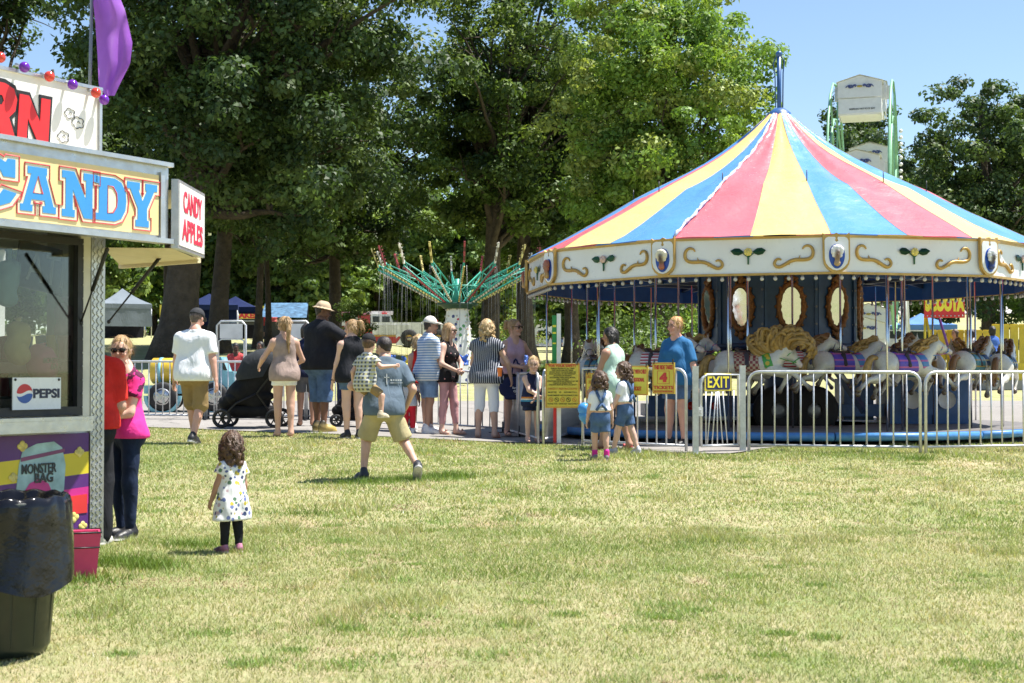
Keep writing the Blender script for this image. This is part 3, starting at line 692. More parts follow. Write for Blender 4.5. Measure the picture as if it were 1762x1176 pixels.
mb = MB(); mb.tube([(0, 0, ZT - .3), (0, 0, 7.2)], .038, 10); mb.tube([(.05, 0, 7.18), (.09, 0, 7.10), (.07, 0, 6.9), (.06, 0, 6.3)], .012, 5); mb.tube([(-.05, 0, 7.18), (-.10, 0, 7.05), (-.07, 0, 6.85), (-.06, 0, 6.3)], .010, 5)
mb.lathe([(.0, ZT + .05), (.10, ZT + .04), (.20, ZT - .04), (.22, ZT - .09)], 14); mb.ball((0, 0, 7.22), .06); mb.build('mast', BLUEP, car)
# rounding board: eleven white panels with scrolls and a rose, a shield over each joint
NS = 11; RV = 4.36; Z0, Z1 = 3.15, 3.67; A0 = -.4; dA = 360 / NS
hw = RV * math.sin(R(dA / 2)); rin = RV * math.cos(R(dA / 2)); S = 2 * hw / 1465
def pm(a, r, z):   # panel frame: x along the panel, -y outward, z up
    return Matrix.Translation(pol(a, r, z)) @ Matrix.Rotation(R(a), 4, 'Z')
mb = MB(); mb.box((0, .015, 0), (2 * hw, .03, Z1 - Z0)); panel_me = mb.mesh('valance_panel', VWHITE)
trim_me = []
for zz in (Z1 - Z0, 0): 
    mb = MB(); mb.box((0, .008, zz - (Z1 - Z0) / 2), (2 * hw + .012, .062, .032)); trim_me.append(mb.mesh('gold_trim', GOLD))
sc_px = [(585, 268), (570, 246), (540, 238), (512, 252), (497, 285), (503, 325), (530, 350), (580, 357), (640, 356), (690, 370), (735, 396), (775, 414), (806, 408), (820, 384), (808, 356), (785, 345), (762, 354)]
def scroll(mir):
    mb = MB(); pts = [Vector((((x - 1040) * S) * mir, -.012, (318 - y) * S)) for x, y in sc_px]
    fine = []
    for i in range(len(pts) - 1):
        a, b, c, d = pts[max(i - 1, 0)], pts[i], pts[i + 1], pts[min(i + 2, len(pts) - 1)]
        for t in (0, .33, .66): fine.append(.5 * ((2 * b) + (c - a) * t + (2 * a - 5 * b + 4 * c - d) * t * t + (3 * b - a - 3 * c + d) * t ** 3))
    fine.append(pts[-1]); n = len(fine); mb.tube(fine, [.008 + .020 * math.sin(math.pi * min(1, max(0, i / n))) ** .6 for i in range(n)], 7)
    for x, y, x2, y2 in ((615, 352, 605, 318), (712, 388, 690, 398)):
        mb.tube([Vector(((x - 1040) * S * mir, -.014, (318 - y) * S)), Vector(((x2 - 1040) * S * mir, -.016, (318 - y2) * S))], [.016, .003], 6)
    return mb.mesh('scroll', GOLD)
scroll_me = [scroll(1), scroll(-1)]
LEAFG = M('dark_green_enamel', (.012, .10, .05), .35, var=.2)
mb = MB()
for sgn in (1, -1):
    pts = [(0, 0), (50, 32), (100, 34), (145, 12), (110, -20), (60, -28), (20, -14)]
    vs = [Vector((sgn * (35 + x * .8) * S * 1.0, -.012 - .02 * (i in (0, 3)), (y + 36) * S)) for i, (x, y) in enumerate(pts)] + [Vector((sgn * (35 + 58) * S, -.040, 38 * S))]
    fs = [(i, (i + 1) % 7, 7) for i in range(7)]; mb.add(vs, fs, 0, False); mb.add(vs, [f[::-1] for f in fs], 0, False)
mb.tube([(0, -.018, 20 * S), (0, -.02, -70 * S)], [.016, .012], 6); mb.tube([(0, -.018, -10 * S), (-45 * S, -.018, 25 * S)], .008, 5); mb.tube([(0, -.018, -10 * S), (45 * S, -.018, 25 * S)], .008, 5)
leaf_me = mb.mesh('rose_leaves', LEAFG)
def rose(c, nm):
    mb = MB(); mb.ball((0, -.03, 36 * S), .048, 12, 0, (1, .8, 1))
    for k in range(7):
        a = k * 2 * math.pi / 7; mb.ball((.034 * math.cos(a), -.034, 36 * S + .034 * math.sin(a)), .027, 8)
    for k in range(3): a = k * 2.1; mb.ball((.014 * math.cos(a), -.062, 36 * S + .014 * math.sin(a)), .018, 6)
    return mb.mesh('rose', M(nm, c, .4, var=.3, vs=30))
rose_me = [rose((.72, .60, .16), 'yellow_rose'), rose((.70, .50, .45), 'pale_pink_rose')]
BULB = M('bulb_glass', (.50, .48, .45), .12, var=.1); SOCK = M('bulb_socket', (.16, .16, .18), .4, .5)
mb = MB(); mb.tube([(0, 0, 0), (0, 0, -.03)], .020, 8, 1); mb.ball((0, 0, -.052), .030, 8); bulb_me = mb.mesh('bulb', [BULB, SOCK])
LINING = M('blue_lining', (.02, .12, .42), .6, var=.15, transl=.35)
sh = .385 / 535
def sxz(q): return ((q[0] - 548) * sh, (560 - q[1]) * sh)
sh_out = [(280, 190), (335, 228), (400, 243), (470, 222), (545, 180), (615, 218), (690, 236), (745, 222), (805, 172), (812, 500), (812, 700), (792, 800), (740, 880), (660, 940), (550, 962), (440, 940), (362, 880), (310, 800), (290, 700), (284, 500)]
sh_in = [(313, 335), (335, 288), (385, 265), (515, 265), (530, 290), (512, 335), (548, 365), (582, 335), (562, 290), (575, 265), (705, 265), (752, 288), (776, 335), (782, 690), (757, 780), (700, 850), (630, 900), (550, 918), (470, 900), (397, 850), (342, 780), (318, 690)]
egg = [(550 + 155 * math.cos(t) * (1 - .10 * math.sin(t)), 645 + 240 * math.sin(t)) for t in [i * 2 * math.pi / 28 for i in range(28)]]
mb = MB(); mb.prism([sxz(q) for q in sh_out], .045); sh_gold = mb.mesh('shield', GOLD)
mb = MB(); mb.prism([sxz(q) for q in sh_in], .012, Matrix.Translation((0, -.008, 0))); sh_white = mb.mesh('shield_field', VWHITE)
OVALB = M('royal_blue_enamel', (.02, .08, .42), .35)
mb = MB(); mb.prism([sxz(q) for q in egg], .012, Matrix.Translation((0, -.014, 0))); sh_oval = mb.mesh('blue_oval', OVALB)
def bust(skin, turban, collar, seed):
    o = Sdf(.02); rn = random.Random(seed)
    o.cone((0, -.05, -.10), (0, -.055, .0), .038, .05, col=skin); o.ball((.0, -.10, -.045), .014, k=.012, col=skin); o.cone((0, -.04, -.17), (0, -.04, -.10), .05, .03, col=collar)
    for k in range(7):
        a = R(-20 + 220 * k / 6); o.ball((.066 * math.cos(a), -.05, .015 + .062 * math.sin(a)), .032 + rn.random() * .008, k=.012, col=turban)
    o.ball((0, -.045, .055), .05, col=turban)
    for s_ in (-1, 1): o.ball((s_ * .055, -.045, -.06), .025, col=turban)
    V, Q, col = o.mesh(.009); return mesh_np('carved_head', V, Q, M('carved_figure', (1, 1, 1), .4, attr=True), True, col=col)
busts = [bust((.16, .085, .05), (.75, .75, .77), (.45, .30, .15), 1), bust((.07, .04, .03), (.75, .68, .50), (.45, .15, .08), 2), bust((.05, .035, .03), (.70, .72, .75), (.05, .07, .2), 3), bust((.30, .14, .09), (.30, .09, .05), (.5, .3, .1), 4)]
for k in range(NS):
    am = A0 + dA * (k + .5); Mx = pm(am, rin, (Z0 + Z1) / 2)
    p = link('valance_panel', panel_me, car); p.matrix_local = Mx
    for t_ in trim_me: link('gold_trim', t_, p)
    for s_ in scroll_me: link('scroll', s_, p)
    link('rose_leaves', leaf_me, p); link('rose', rose_me[k % 2], p)
    mb = MB(); mb.box((0, .10, -.005), (2 * hw - .06, .012, .52)); l = mb.build('lining', LINING, p)
    for j in range(13):
        link('bulb', bulb_me, car).matrix_local = Mx @ Matrix.Translation(((j - 6) * 2 * hw / 13, .02, -(Z1 - Z0) / 2 - .014))
    a = A0 + dA * k; Ms = pm(a, RV + .022, (Z0 + Z1) / 2 + .03)
    s_ = link('shield', sh_gold, car); s_.matrix_local = Ms
    link('shield_field', sh_white, s_); link('blue_oval', sh_oval, s_)
    link('carved_head', busts[(0, 2, 3, 1, 0, 2, 1, 0, 3, 3, 1)[k]], s_, (0, 0, .0), None, .92)
# sweeps, ring beams
for k in range(NS):
    a = A0 + dA * k
    mb = MB(); mb.bar(pol(a, .35, 3.95), pol(a, RV - .06, 3.40), .06, .10); mb.bar(pol(a, .35, 3.45), pol(a, RV - .6, 3.36), .04, .05); mb.bar(pol(a, 2.3, 3.42), pol(a, 2.3, 3.64), .04); mb.build('sweep_beam', BLUEP if k % 2 else DBLUE, car)
    mb = MB(); mb.bar(pol(a, 2.45, 3.40), pol(a + dA, 2.45, 3.40), .05, .06); mb.bar(pol(a, 3.5, 3.42), pol(a + dA, 3.5, 3.42), .05, .06); mb.bar(pol(a, 3.5, 3.46), pol(a + dA, 2.45, 3.48), .03); mb.build('ring_beam', DBLUE, car)
# platform in wedge sections
PLAT = M('platform_planks', (.16, .15, .145), .6, var=.3, vs=3, bump=.2)
for k in range(NS):
    mb = MB(); a0 = A0 + dA * k + .12; a1 = A0 + dA * (k + 1) - .12; n = 4
    top = [[pol(a0 + (a1 - a0) * j / n, r, z) for j in range(n + 1)] for r, z in ((1.5, ZP), (4.18, ZP))]
    bot = [[q - Vector((0, 0, .12)) for q in row] for row in top]
    for j in range(n):
        mb.add([top[0][j], top[0][j + 1], top[1][j + 1], top[1][j]], [(3, 2, 1, 0)]); mb.add([bot[0][j], bot[0][j + 1], bot[1][j + 1], bot[1][j]], [(0, 1, 2, 3)])
        mb.add([top[1][j], top[1][j + 1], bot[1][j + 1], bot[1][j]], [(0, 1, 2, 3)], 1)
    mb.build('platform_section', [PLAT, RIM], car)
    mb = MB(); mb.tube([pol(a0, 4.20, ZP - .06), pol((a0 + a1) / 2, 4.24, ZP - .06), pol(a1, 4.20, ZP - .06)], .055, 8); mb.build('platform_rim', RIM, car)
    mb = MB(); q = pol(a0, 3.6, 0); mb.bar((q.x, q.y, ZG - .02), (q.x, q.y, ZP - .12), .12); q = pol(a0, 2.0, 0); mb.bar((q.x, q.y, ZG - .02), (q.x, q.y, ZP - .12), .12); mb.build('platform_block', STEELD, car)
# centre house: ten blue panels with gilt oval mirrors
mb = MB(); mb.lathe([(.28, ZG), (.28, 6.0)], 12); mb.build('centre_pole', DBLUE, car)
MIRR = M('mirror', (.55, .57, .58), .02, 1., var=.02)
GILT = M('carved_gilt', (.26, .11, .030), .4, .3, var=.5, vs=25, bump=.9, bs=40, bdist=.02)
NM = 10; RM = 1.30; mw = RM * math.tan(math.pi / NM)
mb = MB(); mb.box((0, .02, 0), (2 * mw - .01, .04, 1.24))
for s_ in (-1, 1): mb.bar((s_ * (mw - .02), -.01, -.62), (s_ * (mw - .02), -.01, .62), .05, .05, 0, (0, 1, 0))
hp_me = mb.mesh('mirror_panel', M('house_blue', (.022, .065, .16), .4, var=.25))
mb = MB(); n = 26; ov = lambda t, rx, rz: Vector((rx * math.cos(t), 0, rz * math.sin(t)))
mb.prism([(.165 * math.cos(i * 2 * math.pi / n), .32 * math.sin(i * 2 * math.pi / n)) for i in range(n)], .012, Matrix.Translation((0, -.02, 0))); mir_me = mb.mesh('mirror_glass', MIRR)
mb = MB(); mb.tube([ov(i * 2 * math.pi / 40, .200, .360) + Vector((0, -.025, 0)) for i in range(40)], [.046 + .010 * math.sin(i * 2.6) for i in range(40)], 7, closed=True)
for i in range(16): t = i * 2 * math.pi / 16; mb.ball(ov(t, .245, .425) + Vector((0, -.02, 0)), .028, 6)
mb.ball((0, -.03, .46), .06, 8, 0, (1, .5, 1.4)); mb.ball((0, -.03, -.46), .06, 8, 0, (1, .5, 1.3))
for s_ in (-1, 1): mb.ball((s_ * .08, -.03, .45), .04, 7); mb.ball((s_ * .08, -.03, -.44), .04, 7)
gilt_me = mb.mesh('gilt_frame', GILT)
for k in range(NM):
    p = link('mirror_panel', hp_me, car); p.matrix_local = pm(36 * k - 3, RM, 2.82); link('mirror_glass', mir_me, p, (0, -.012, 0), (R(5), 0, 0)); link('gilt_frame', gilt_me, p)
    for zz in (-.56, -.28, 0, .28, .56): link('bulb', bulb_me, p, (mw - .02, -.05, zz), (math.pi / 2, 0, 0))
for k in range(5):
    a = 72 * k + 20; mb = MB(); mb.bar(pol(a, 1.2, 2.22), pol(a, 2.5, 1.15), .09); mb.build('brace', DBLUE, car)
mb = MB(); mb.lathe([(1.30, 2.14), (1.42, 2.16), (1.42, 2.22), (1.30, 2.24)], 20); mb.lathe([(.9, 3.44), (1.45, 3.46), (1.45, 3.52)], 20); mb.build('house_cornice', DBLUE, car)
# the wheeled chassis the ride folds onto
mb = MB(); mb.box((-.35, 0, 1.12), (4.0, .9, .20)); mb.box((-1.5, -.5, 1.20), (1.6, .08, .34)); mb.box((1.3, .2, 1.3), (.5, .7, .7)); mb.build('chassis', BLUEP, car)
for x, y in ((-.15, -.55), (.45, -.55), (-.15, .55), (.45, .55)):
    mb = MB(); mb.lathe([(.13, -.11), (.30, -.11), (.40, -.08), (.42, 0), (.40, .08), (.30, .11), (.13, .11)], 22, (x, y, ZG + .42), 0, True, Matrix.Rotation(math.pi / 2, 3, 'X')); w = mb.build('wheel', RUBBER, car)
    mb = MB(); mb.lathe([(.0, -.06), (.08, -.10), (.16, -.06), (.20, -.09), (.20, .09), (.0, .06)], 16, (x, y, ZG + .42), 0, True, Matrix.Rotation(math.pi / 2, 3, 'X')); mb.build('rim', M('wheel_steel', (.25, .26, .28), .4, .6), w)
for x in (-1.85, -1.6, -1.2):
    mb = MB(); mb.lathe([(0, -.02), (.06, -.015), (.07, .02)], 12, (x, -.56, 1.2), 0, True, Matrix.Rotation(math.pi / 2, 3, 'X')); mb.build('tail_lamp', M('red_lens', (.45, .02, .02), .25), car)
mb = MB(); mb.box((2.35, -.2, 1.28), (1.3, .9, .75)); mb.box((2.35, -.66, 1.3), (.9, .03, .5)); mb.build('motor_box', BLUEP, car)
for x in (2.05, 2.62): 
    mb = MB(); mb.lathe([(0, 0), (.13, 0), (.15, .03)], 16, (x, -.70, 1.3), 0, True, Matrix.Rotation(math.pi / 2, 3, 'X')); mb.build('gauge_plate', M('worn_white', (.6, .6, .6), .5), car)
# outer posts
for k in range(NS):
    a = A0 + dA * (k + .36); mb = MB(); q = pol(a, 4.0, 0); mb.tube([(q.x, q.y, ZP), (q.x, q.y, 3.42)], .016, 8); mb.build('post', CHROME, car)
# horses
def horse(seed, big, coat, mane, pad, pad2, saddle, leg):
    """a carved jumper facing +x, its pole through the origin"""
    W_ = coat; H_ = (.10, .07, .04)
    def body(o, off=0, legs=True):
        o.cone((-.36, 0, .05), (.30, 0, .02), .195 + off, .185 + off, col=W_); o.ball((-.38, 0, .07), .205 + off, col=W_); o.ball((.36, 0, .06), .19 + off, col=W_)
    o = Sdf(.06); body(o)
    hx = .16 if big else 0
    nk = (.64, 0, .30) if big else (.70, 0, .40)
    o.cone((.40, 0, .10), nk, .165, .10, col=W_); hd = (.90, 0, -.02) if big else (.98, 0, .30)
    nkv, hdv = A3(nk), A3(hd); hx_ = (hdv - nkv) / np.linalg.norm(hdv - nkv); hu = np.array([-hx_[2], 0, hx_[0]])      # along the head, over the brow
    def hq(a_, y_, u_): return nkv + hx_ * a_ + hu * u_ + A3((0, y_, 0))
    o.cone(nkv, hq(.10, 0, -.01), .10, .09, k=.04, col=W_); o.cone(hq(.08, 0, 0), hq(.32, 0, -.02), .088, .052, k=.03, col=W_); o.ball(hq(.345, 0, -.02), .052, k=.02, col=(.55, .42, .38)); o.ball(hq(.12, 0, -.06), .075, k=.03, col=W_)
    for s_ in (-1, 1):
        o.cone(hq(-.02, s_ * .055, .07), hq(-.06, s_ * .075, .18), .028, .008, k=.02, col=W_); o.ball(hq(.13, s_ * .080, .035), .017, k=.006, col=(.03, .02, .02))
    fl = [[(.38, .11, -.06), (.64, .12, -.16), (.52, .12, -.36)], [(.38, -.11, -.06), (.74, -.12, -.10), (.98, -.12, -.32)]] if leg else [[(.38, .11, -.06), (.60, .12, -.20), (.42, .12, -.36)], [(.38, -.11, -.06), (.68, -.12, -.18), (.54, -.12, -.38)]]
    hl = [[(-.40, .12, .0), (-.50, .13, -.24), (-.72, .13, -.26), (-.84, .13, -.44)], [(-.40, -.12, .0), (-.58, -.13, -.20), (-.80, -.13, -.24), (-.98, -.13, -.38)]]
    for a, b, c in fl:
        o.cone(a, b, .10, .052, k=.05, col=W_); o.cone(b, c, .048, .034, k=.02, col=W_); d = A3(c) - A3(b); d /= np.linalg.norm(d); o.cone(A3(c), A3(c) + d * .07, .038, .055, k=.01, col=H_)
    for a, b, c, e in hl:
        o.cone(a, b, .145, .075, k=.06, col=W_); o.cone(b, c, .070, .045, k=.03, col=W_); o.cone(c, e, .042, .034, k=.02, col=W_); d = A3(e) - A3(c); d /= np.linalg.norm(d); o.cone(A3(e), A3(e) + d * .07, .038, .055, k=.01, col=H_)
    V, Q, col = o.mesh(.018); parts = [('horse', mesh_np('horse', relax(V, Q), Q, M('horse_enamel', (1, 1, 1), .28, attr=True, var=.08, coat=.3), True, col=col))]
    rn = random.Random(seed); mb = MB()
    if big:       # a great windblown carved mane: fat curling locks fanned round the neck and head
        for i in range(120):
            t = i / 119; a = Vector((.36, rn.uniform(-.07, .05), .20)).lerp(Vector((.72, rn.uniform(-.10, .06), .30)), min(1, t * 1.1)); an = R(176 - 150 * t + rn.uniform(-10, 10)); L = rn.uniform(.26, .46) * (1 - .2 * t)
            dr = Vector((math.cos(an), 0, math.sin(an))); pr = Vector((-dr.z, 0, dr.x)); sd = rn.uniform(-.17, .05); cv = -rn.uniform(.06, .20)
            p0, p1, p2 = a, a + dr * L * .6 - pr * cv * .9 + Vector((0, sd * .8, 0)), a + dr * L + Vector((0, sd, 0)) + pr * cv * .9
            bp = bez(p0, p1, p2, 6) + bez(p2, p2 + pr * cv * .5 + dr * .03, p2 + pr * cv * .6 - dr * .10, 3)[1:]; n_ = len(bp); mb.tube(bp, [.042 * (1 - .35 * j / n_) * (1 if j < n_ - 1 else .5) for j in range(n_)], 7)
    else:
        for i in range(18):
            t = i / 17; a = Vector((.40, 0, .24)).lerp(Vector((.74, 0, .48)), t) + Vector((-.02, rn.uniform(-.05, .05), 0)); L = rn.uniform(.24, .38); sd = rn.choice((-1, 1)) * rn.uniform(.04, .11); up = rn.uniform(.03, .12)
            bp = bez(a, a + Vector((-.05, sd * .6, up + .05)), a + Vector((-L, sd, up - .12)), 7); bp = [q + Vector((0, 0, .02 * math.sin(j * 1.6 + i))) for j, q in enumerate(bp)]; mb.tube(bp, [.046 * (1 - .85 * abs(j / 7 - .25) ** .9) + .004 for j in range(8)], 6)
    parts.append(('mane', mb.mesh('mane', mane)))
    mb = MB()
    for i in range(7):
        a = Vector((-.55, rn.uniform(-.02, .02), .14)); e = Vector((-.80 + rn.uniform(-.08, .08), rn.uniform(-.06, .06), -.30 + rn.uniform(-.1, .1))); m = Vector((-.80, 0, .26))
        mb.tube(bez(a, m, e, 8), [.035 + .02 * math.sin(math.pi * j / 8) - .030 * (j == 8) for j in range(9)], 6)
    parts.append(('tail', mb.mesh('tail', mane)))
    o = Sdf(.06); body(o, .022); o.cut((.20, 0, 0), (1, 0, .15)); o.cut((-.22, 0, 0), (-1, 0, -.1)); o.cut((0, 0, -.10), (0, 0, -1)); V, Q, _ = o.mesh(.02); parts.append(('saddle_blanket', mesh_np('saddle_blanket', V, Q, pad, True)))
    o = Sdf(.06); body(o, .014); o.cut((.44, 0, 0), (1, 0, .3)); o.cut((.28, 0, 0), (-1, 0, -.3)); o.cut((0, 0, -.14), (0, 0, -1)); V, Q, _ = o.mesh(.02); parts.append(('breast_strap', mesh_np('breast_strap', V, Q, pad2, True)))
    o = Sdf(.04); o.cone((-.16, 0, .24), (.08, 0, .235), .075, .065, flat=((0, 0, 1), 1.6)); o.cone((-.20, -.06, .29), (-.20, .06, .29), .035); o.cone((.13, 0, .26), (.13, 0, .33), .035, .025)
    for s_ in (-1, 1): o.cone((-.02, s_ * .14, .20), (.0, s_ * .215, .02), .05, .04, flat=((0, 1, 0), 1.8))
    V, Q, _ = o.mesh(.014); parts.append(('saddle', mesh_np('saddle', V, Q, saddle, True)))
    mb = MB()
    for t in (.10, .25):
        c = Vector(hq(t, 0, -.02)); u = Vector((0, 1, 0)); w = Vector(hu); rr_ = .095 - .14 * (t - .10)
        mb.tube([c + (u * math.cos(q * .5236) + w * math.sin(q * .5236)) * rr_ for q in range(12)], .009, 5, closed=True)
    for s_ in (-1, 1): mb.tube(bez(Vector(hq(.28, s_ * .065, -.03)), Vector((.55, s_ * .19, .12)), Vector((.14, s_ * .06, .28)), 8), .008, 5)
    parts.append(('bridle', mb.mesh('bridle', pad2)))
    return parts
MANE1 = M('golden_mane', (.36, .22, .06), .4, var=.5, vs=11, bump=.6, bs=35); MANE2 = M('brown_mane', (.20, .10, .035), .4, var=.4, vs=9)
def checks(t, co):
    c = t.n('ShaderNodeTexChecker'); c.inputs['Scale'].default_value = 22; c.inputs['Color1'].default_value = (.20, .03, .03, 1); c.inputs['Color2'].default_value = (.42, .33, .22, 1); t.link(co, c.inputs['Vector']); return c.outputs[0]
def pads(nm, a, b): return M(nm, a, .35, pattern=stripes(2, .12, .75, b, a))
SAD = M('saddle_black', (.035, .022, .018), .35)
WH = (.56, .54, .47)
kinds = [horse(1, True, WH, MANE1, M('checked_blanket', (1, 1, 1), .4, pattern=checks), M('green_leaf_strap', (.06, .26, .04), .35, pattern=spots(9, .32, (.05, .28, .05), [(.5, .36, .03), (.55, .3, .06)])), SAD, True),
         horse(2, False, WH, MANE1, pads('purple_blanket', (.10, .06, .42), (.45, .10, .30)), pads('blue_strap', (.07, .20, .45), (.5, .12, .3)), SAD, True),
         horse(3, False, WH, MANE2, pads('teal_blanket', (.03, .16, .20), (.30, .20, .05)), pads('dark_strap', (.02, .05, .12), (.4, .3, .1)), SAD, False),
         horse(4, False, WH, MANE2, M('flag_blanket', (1, 1, 1), .4, pattern=stripes(2, .055, .5, (.45, .04, .05), (.70, .68, .66))), M('navy_strap', (.02, .03, .14), .4), SAD, True)]
hs = [(-18.5, 3.35, 1.84, .88, 0, 'large white lead horse with a huge golden mane'), (20.5, 3.45, 1.84, .82, 1, 'white horse with golden mane and purple blanket near the front'), (10, 2.6, 1.86, .80, 1, None), (30, 2.55, 1.92, .78, 3, None), (-28, 2.5, 1.78, .78, 2, None), (-6, 2.45, 1.90, .78, 3, None), (75, 2.5, 1.86, .78, 1, None), (48, 3.4, 1.86, .82, 2, None), (61, 3.65, 1.82, .84, 2, 'white horse at the right edge seen from behind'), (40, 2.5, 1.76, .8, 2, None),
      (-44, 3.4, 1.86, .84, 3, 'white horse with a flag-striped blanket'), (-66, 3.5, 1.78, .82, 2, None), (-50, 2.5, 1.90, .8, 1, None), (95, 3.3, 1.9, .82, 1, None), (130, 3.3, 1.8, .82, 3, None), (165, 3.3, 1.88, .82, 2, None), (200, 3.3, 1.8, .82, 1, None), (235, 3.3, 1.9, .82, 3, None), (270, 3.3, 1.84, .82, 2, None), (-88, 2.5, 1.76, .8, 3, None)]
mb = MB(); mb.tube([(0, 0, -1.2), (0, 0, 2.0)], .021, 10); pole_me = mb.mesh('pole', CHROME)
for a, r, z, s_, kd, lab in hs:
    ps = kinds[kd]; h = link('horse', ps[0][1], car, pol(a, r, z), (0, 0, R(a)), s_)
    if lab: h['label'] = lab
    for nm, me in ps[1:]: link(nm, me, h)
    q = link('pole', pole_me, h); q.location = (-.02, 0, 0); top = (3.44 - z) / s_; bot = (ZP - z) / s_
    q.scale = (1, 1, (top - bot) / 3.2); q.location.z = bot + 1.2 * (top - bot) / 3.2
# ------------------------------------------------------------------ people
SKIN = M('skin', (1, 1, 1), .5, attr=True, var=.06, vs=9, spec=.4)
def cloth(nm, c, **kw): 
    kw.setdefault('rough', .85); kw.setdefault('var', .16); kw.setdefault('folds', .42); kw.setdefault('spec', .25)
    return M(nm, c, **kw)
def hairm(nm, a, b):
    def f(t, co):
        mp = t.n('ShaderNodeMapping'); mp.inputs['Scale'].default_value = (60, 60, 9); t.link(co, mp.inputs[0]); return t.mix(t.ramp(t.noise(mp.outputs[0], 1., 3), [(.35, 0.), (.65, 1.)]), a, b)
    return M(nm, a, rough=.5, pattern=f, var=.2, vs=12, bump=.7, bs=70)
HAIR = dict(brown=hairm('brown_hair', (.05, .024, .012), (.12, .062, .030)), dark=hairm('dark_hair', (.012, .008, .007), (.035, .022, .018)), blond=hairm('blonde_hair', (.36, .22, .09), (.62, .46, .24)),
            sandy=hairm('sandy_hair', (.24, .14, .06), (.46, .30, .14)), black=hairm('black_hair', (.008, .007, .007), (.02, .017, .016)), ginger=hairm('ginger_hair', (.40, .20, .07), (.6, .38, .16)), grey=hairm('grey_brown_hair', (.06, .04, .03), (.14, .10, .08)))
LIGHT = (.56, .34, .25); PALE = (.64, .41, .32); TAN = (.42, .23, .155); BROWN = (.17, .082, .05); DARKS = (.09, .045, .03); RUDDY = (.60, .33, .25)
def ik(a, t, l1, l2, pole):
    a, t, pole = A3(a), A3(t), A3(pole); d = t - a; L = np.linalg.norm(d); m = (l1 + l2) * .999
    if L > m: t = a + d / L * m; d = t - a; L = m
    u = d / L; x = (l1 * l1 - l2 * l2 + L * L) / (2 * L); y = math.sqrt(max(0, l1 * l1 - x * x))
    p = pole - u * (pole @ u); p /= np.linalg.norm(p) + 1e-9
    return a + u * x + p * y, t
def rot_z(a): c, s = math.cos(a), math.sin(a); return np.array([[c, -s, 0], [s, c, 0], [0, 0, 1]])
def rot_x(a): c, s = math.cos(a), math.sin(a); return np.array([[1, 0, 0], [0, c, -s], [0, s, c]])
def rot_y(a): c, s = math.cos(a), math.sin(a); return np.array([[c, 0, s], [0, 1, 0], [-s, 0, c]])
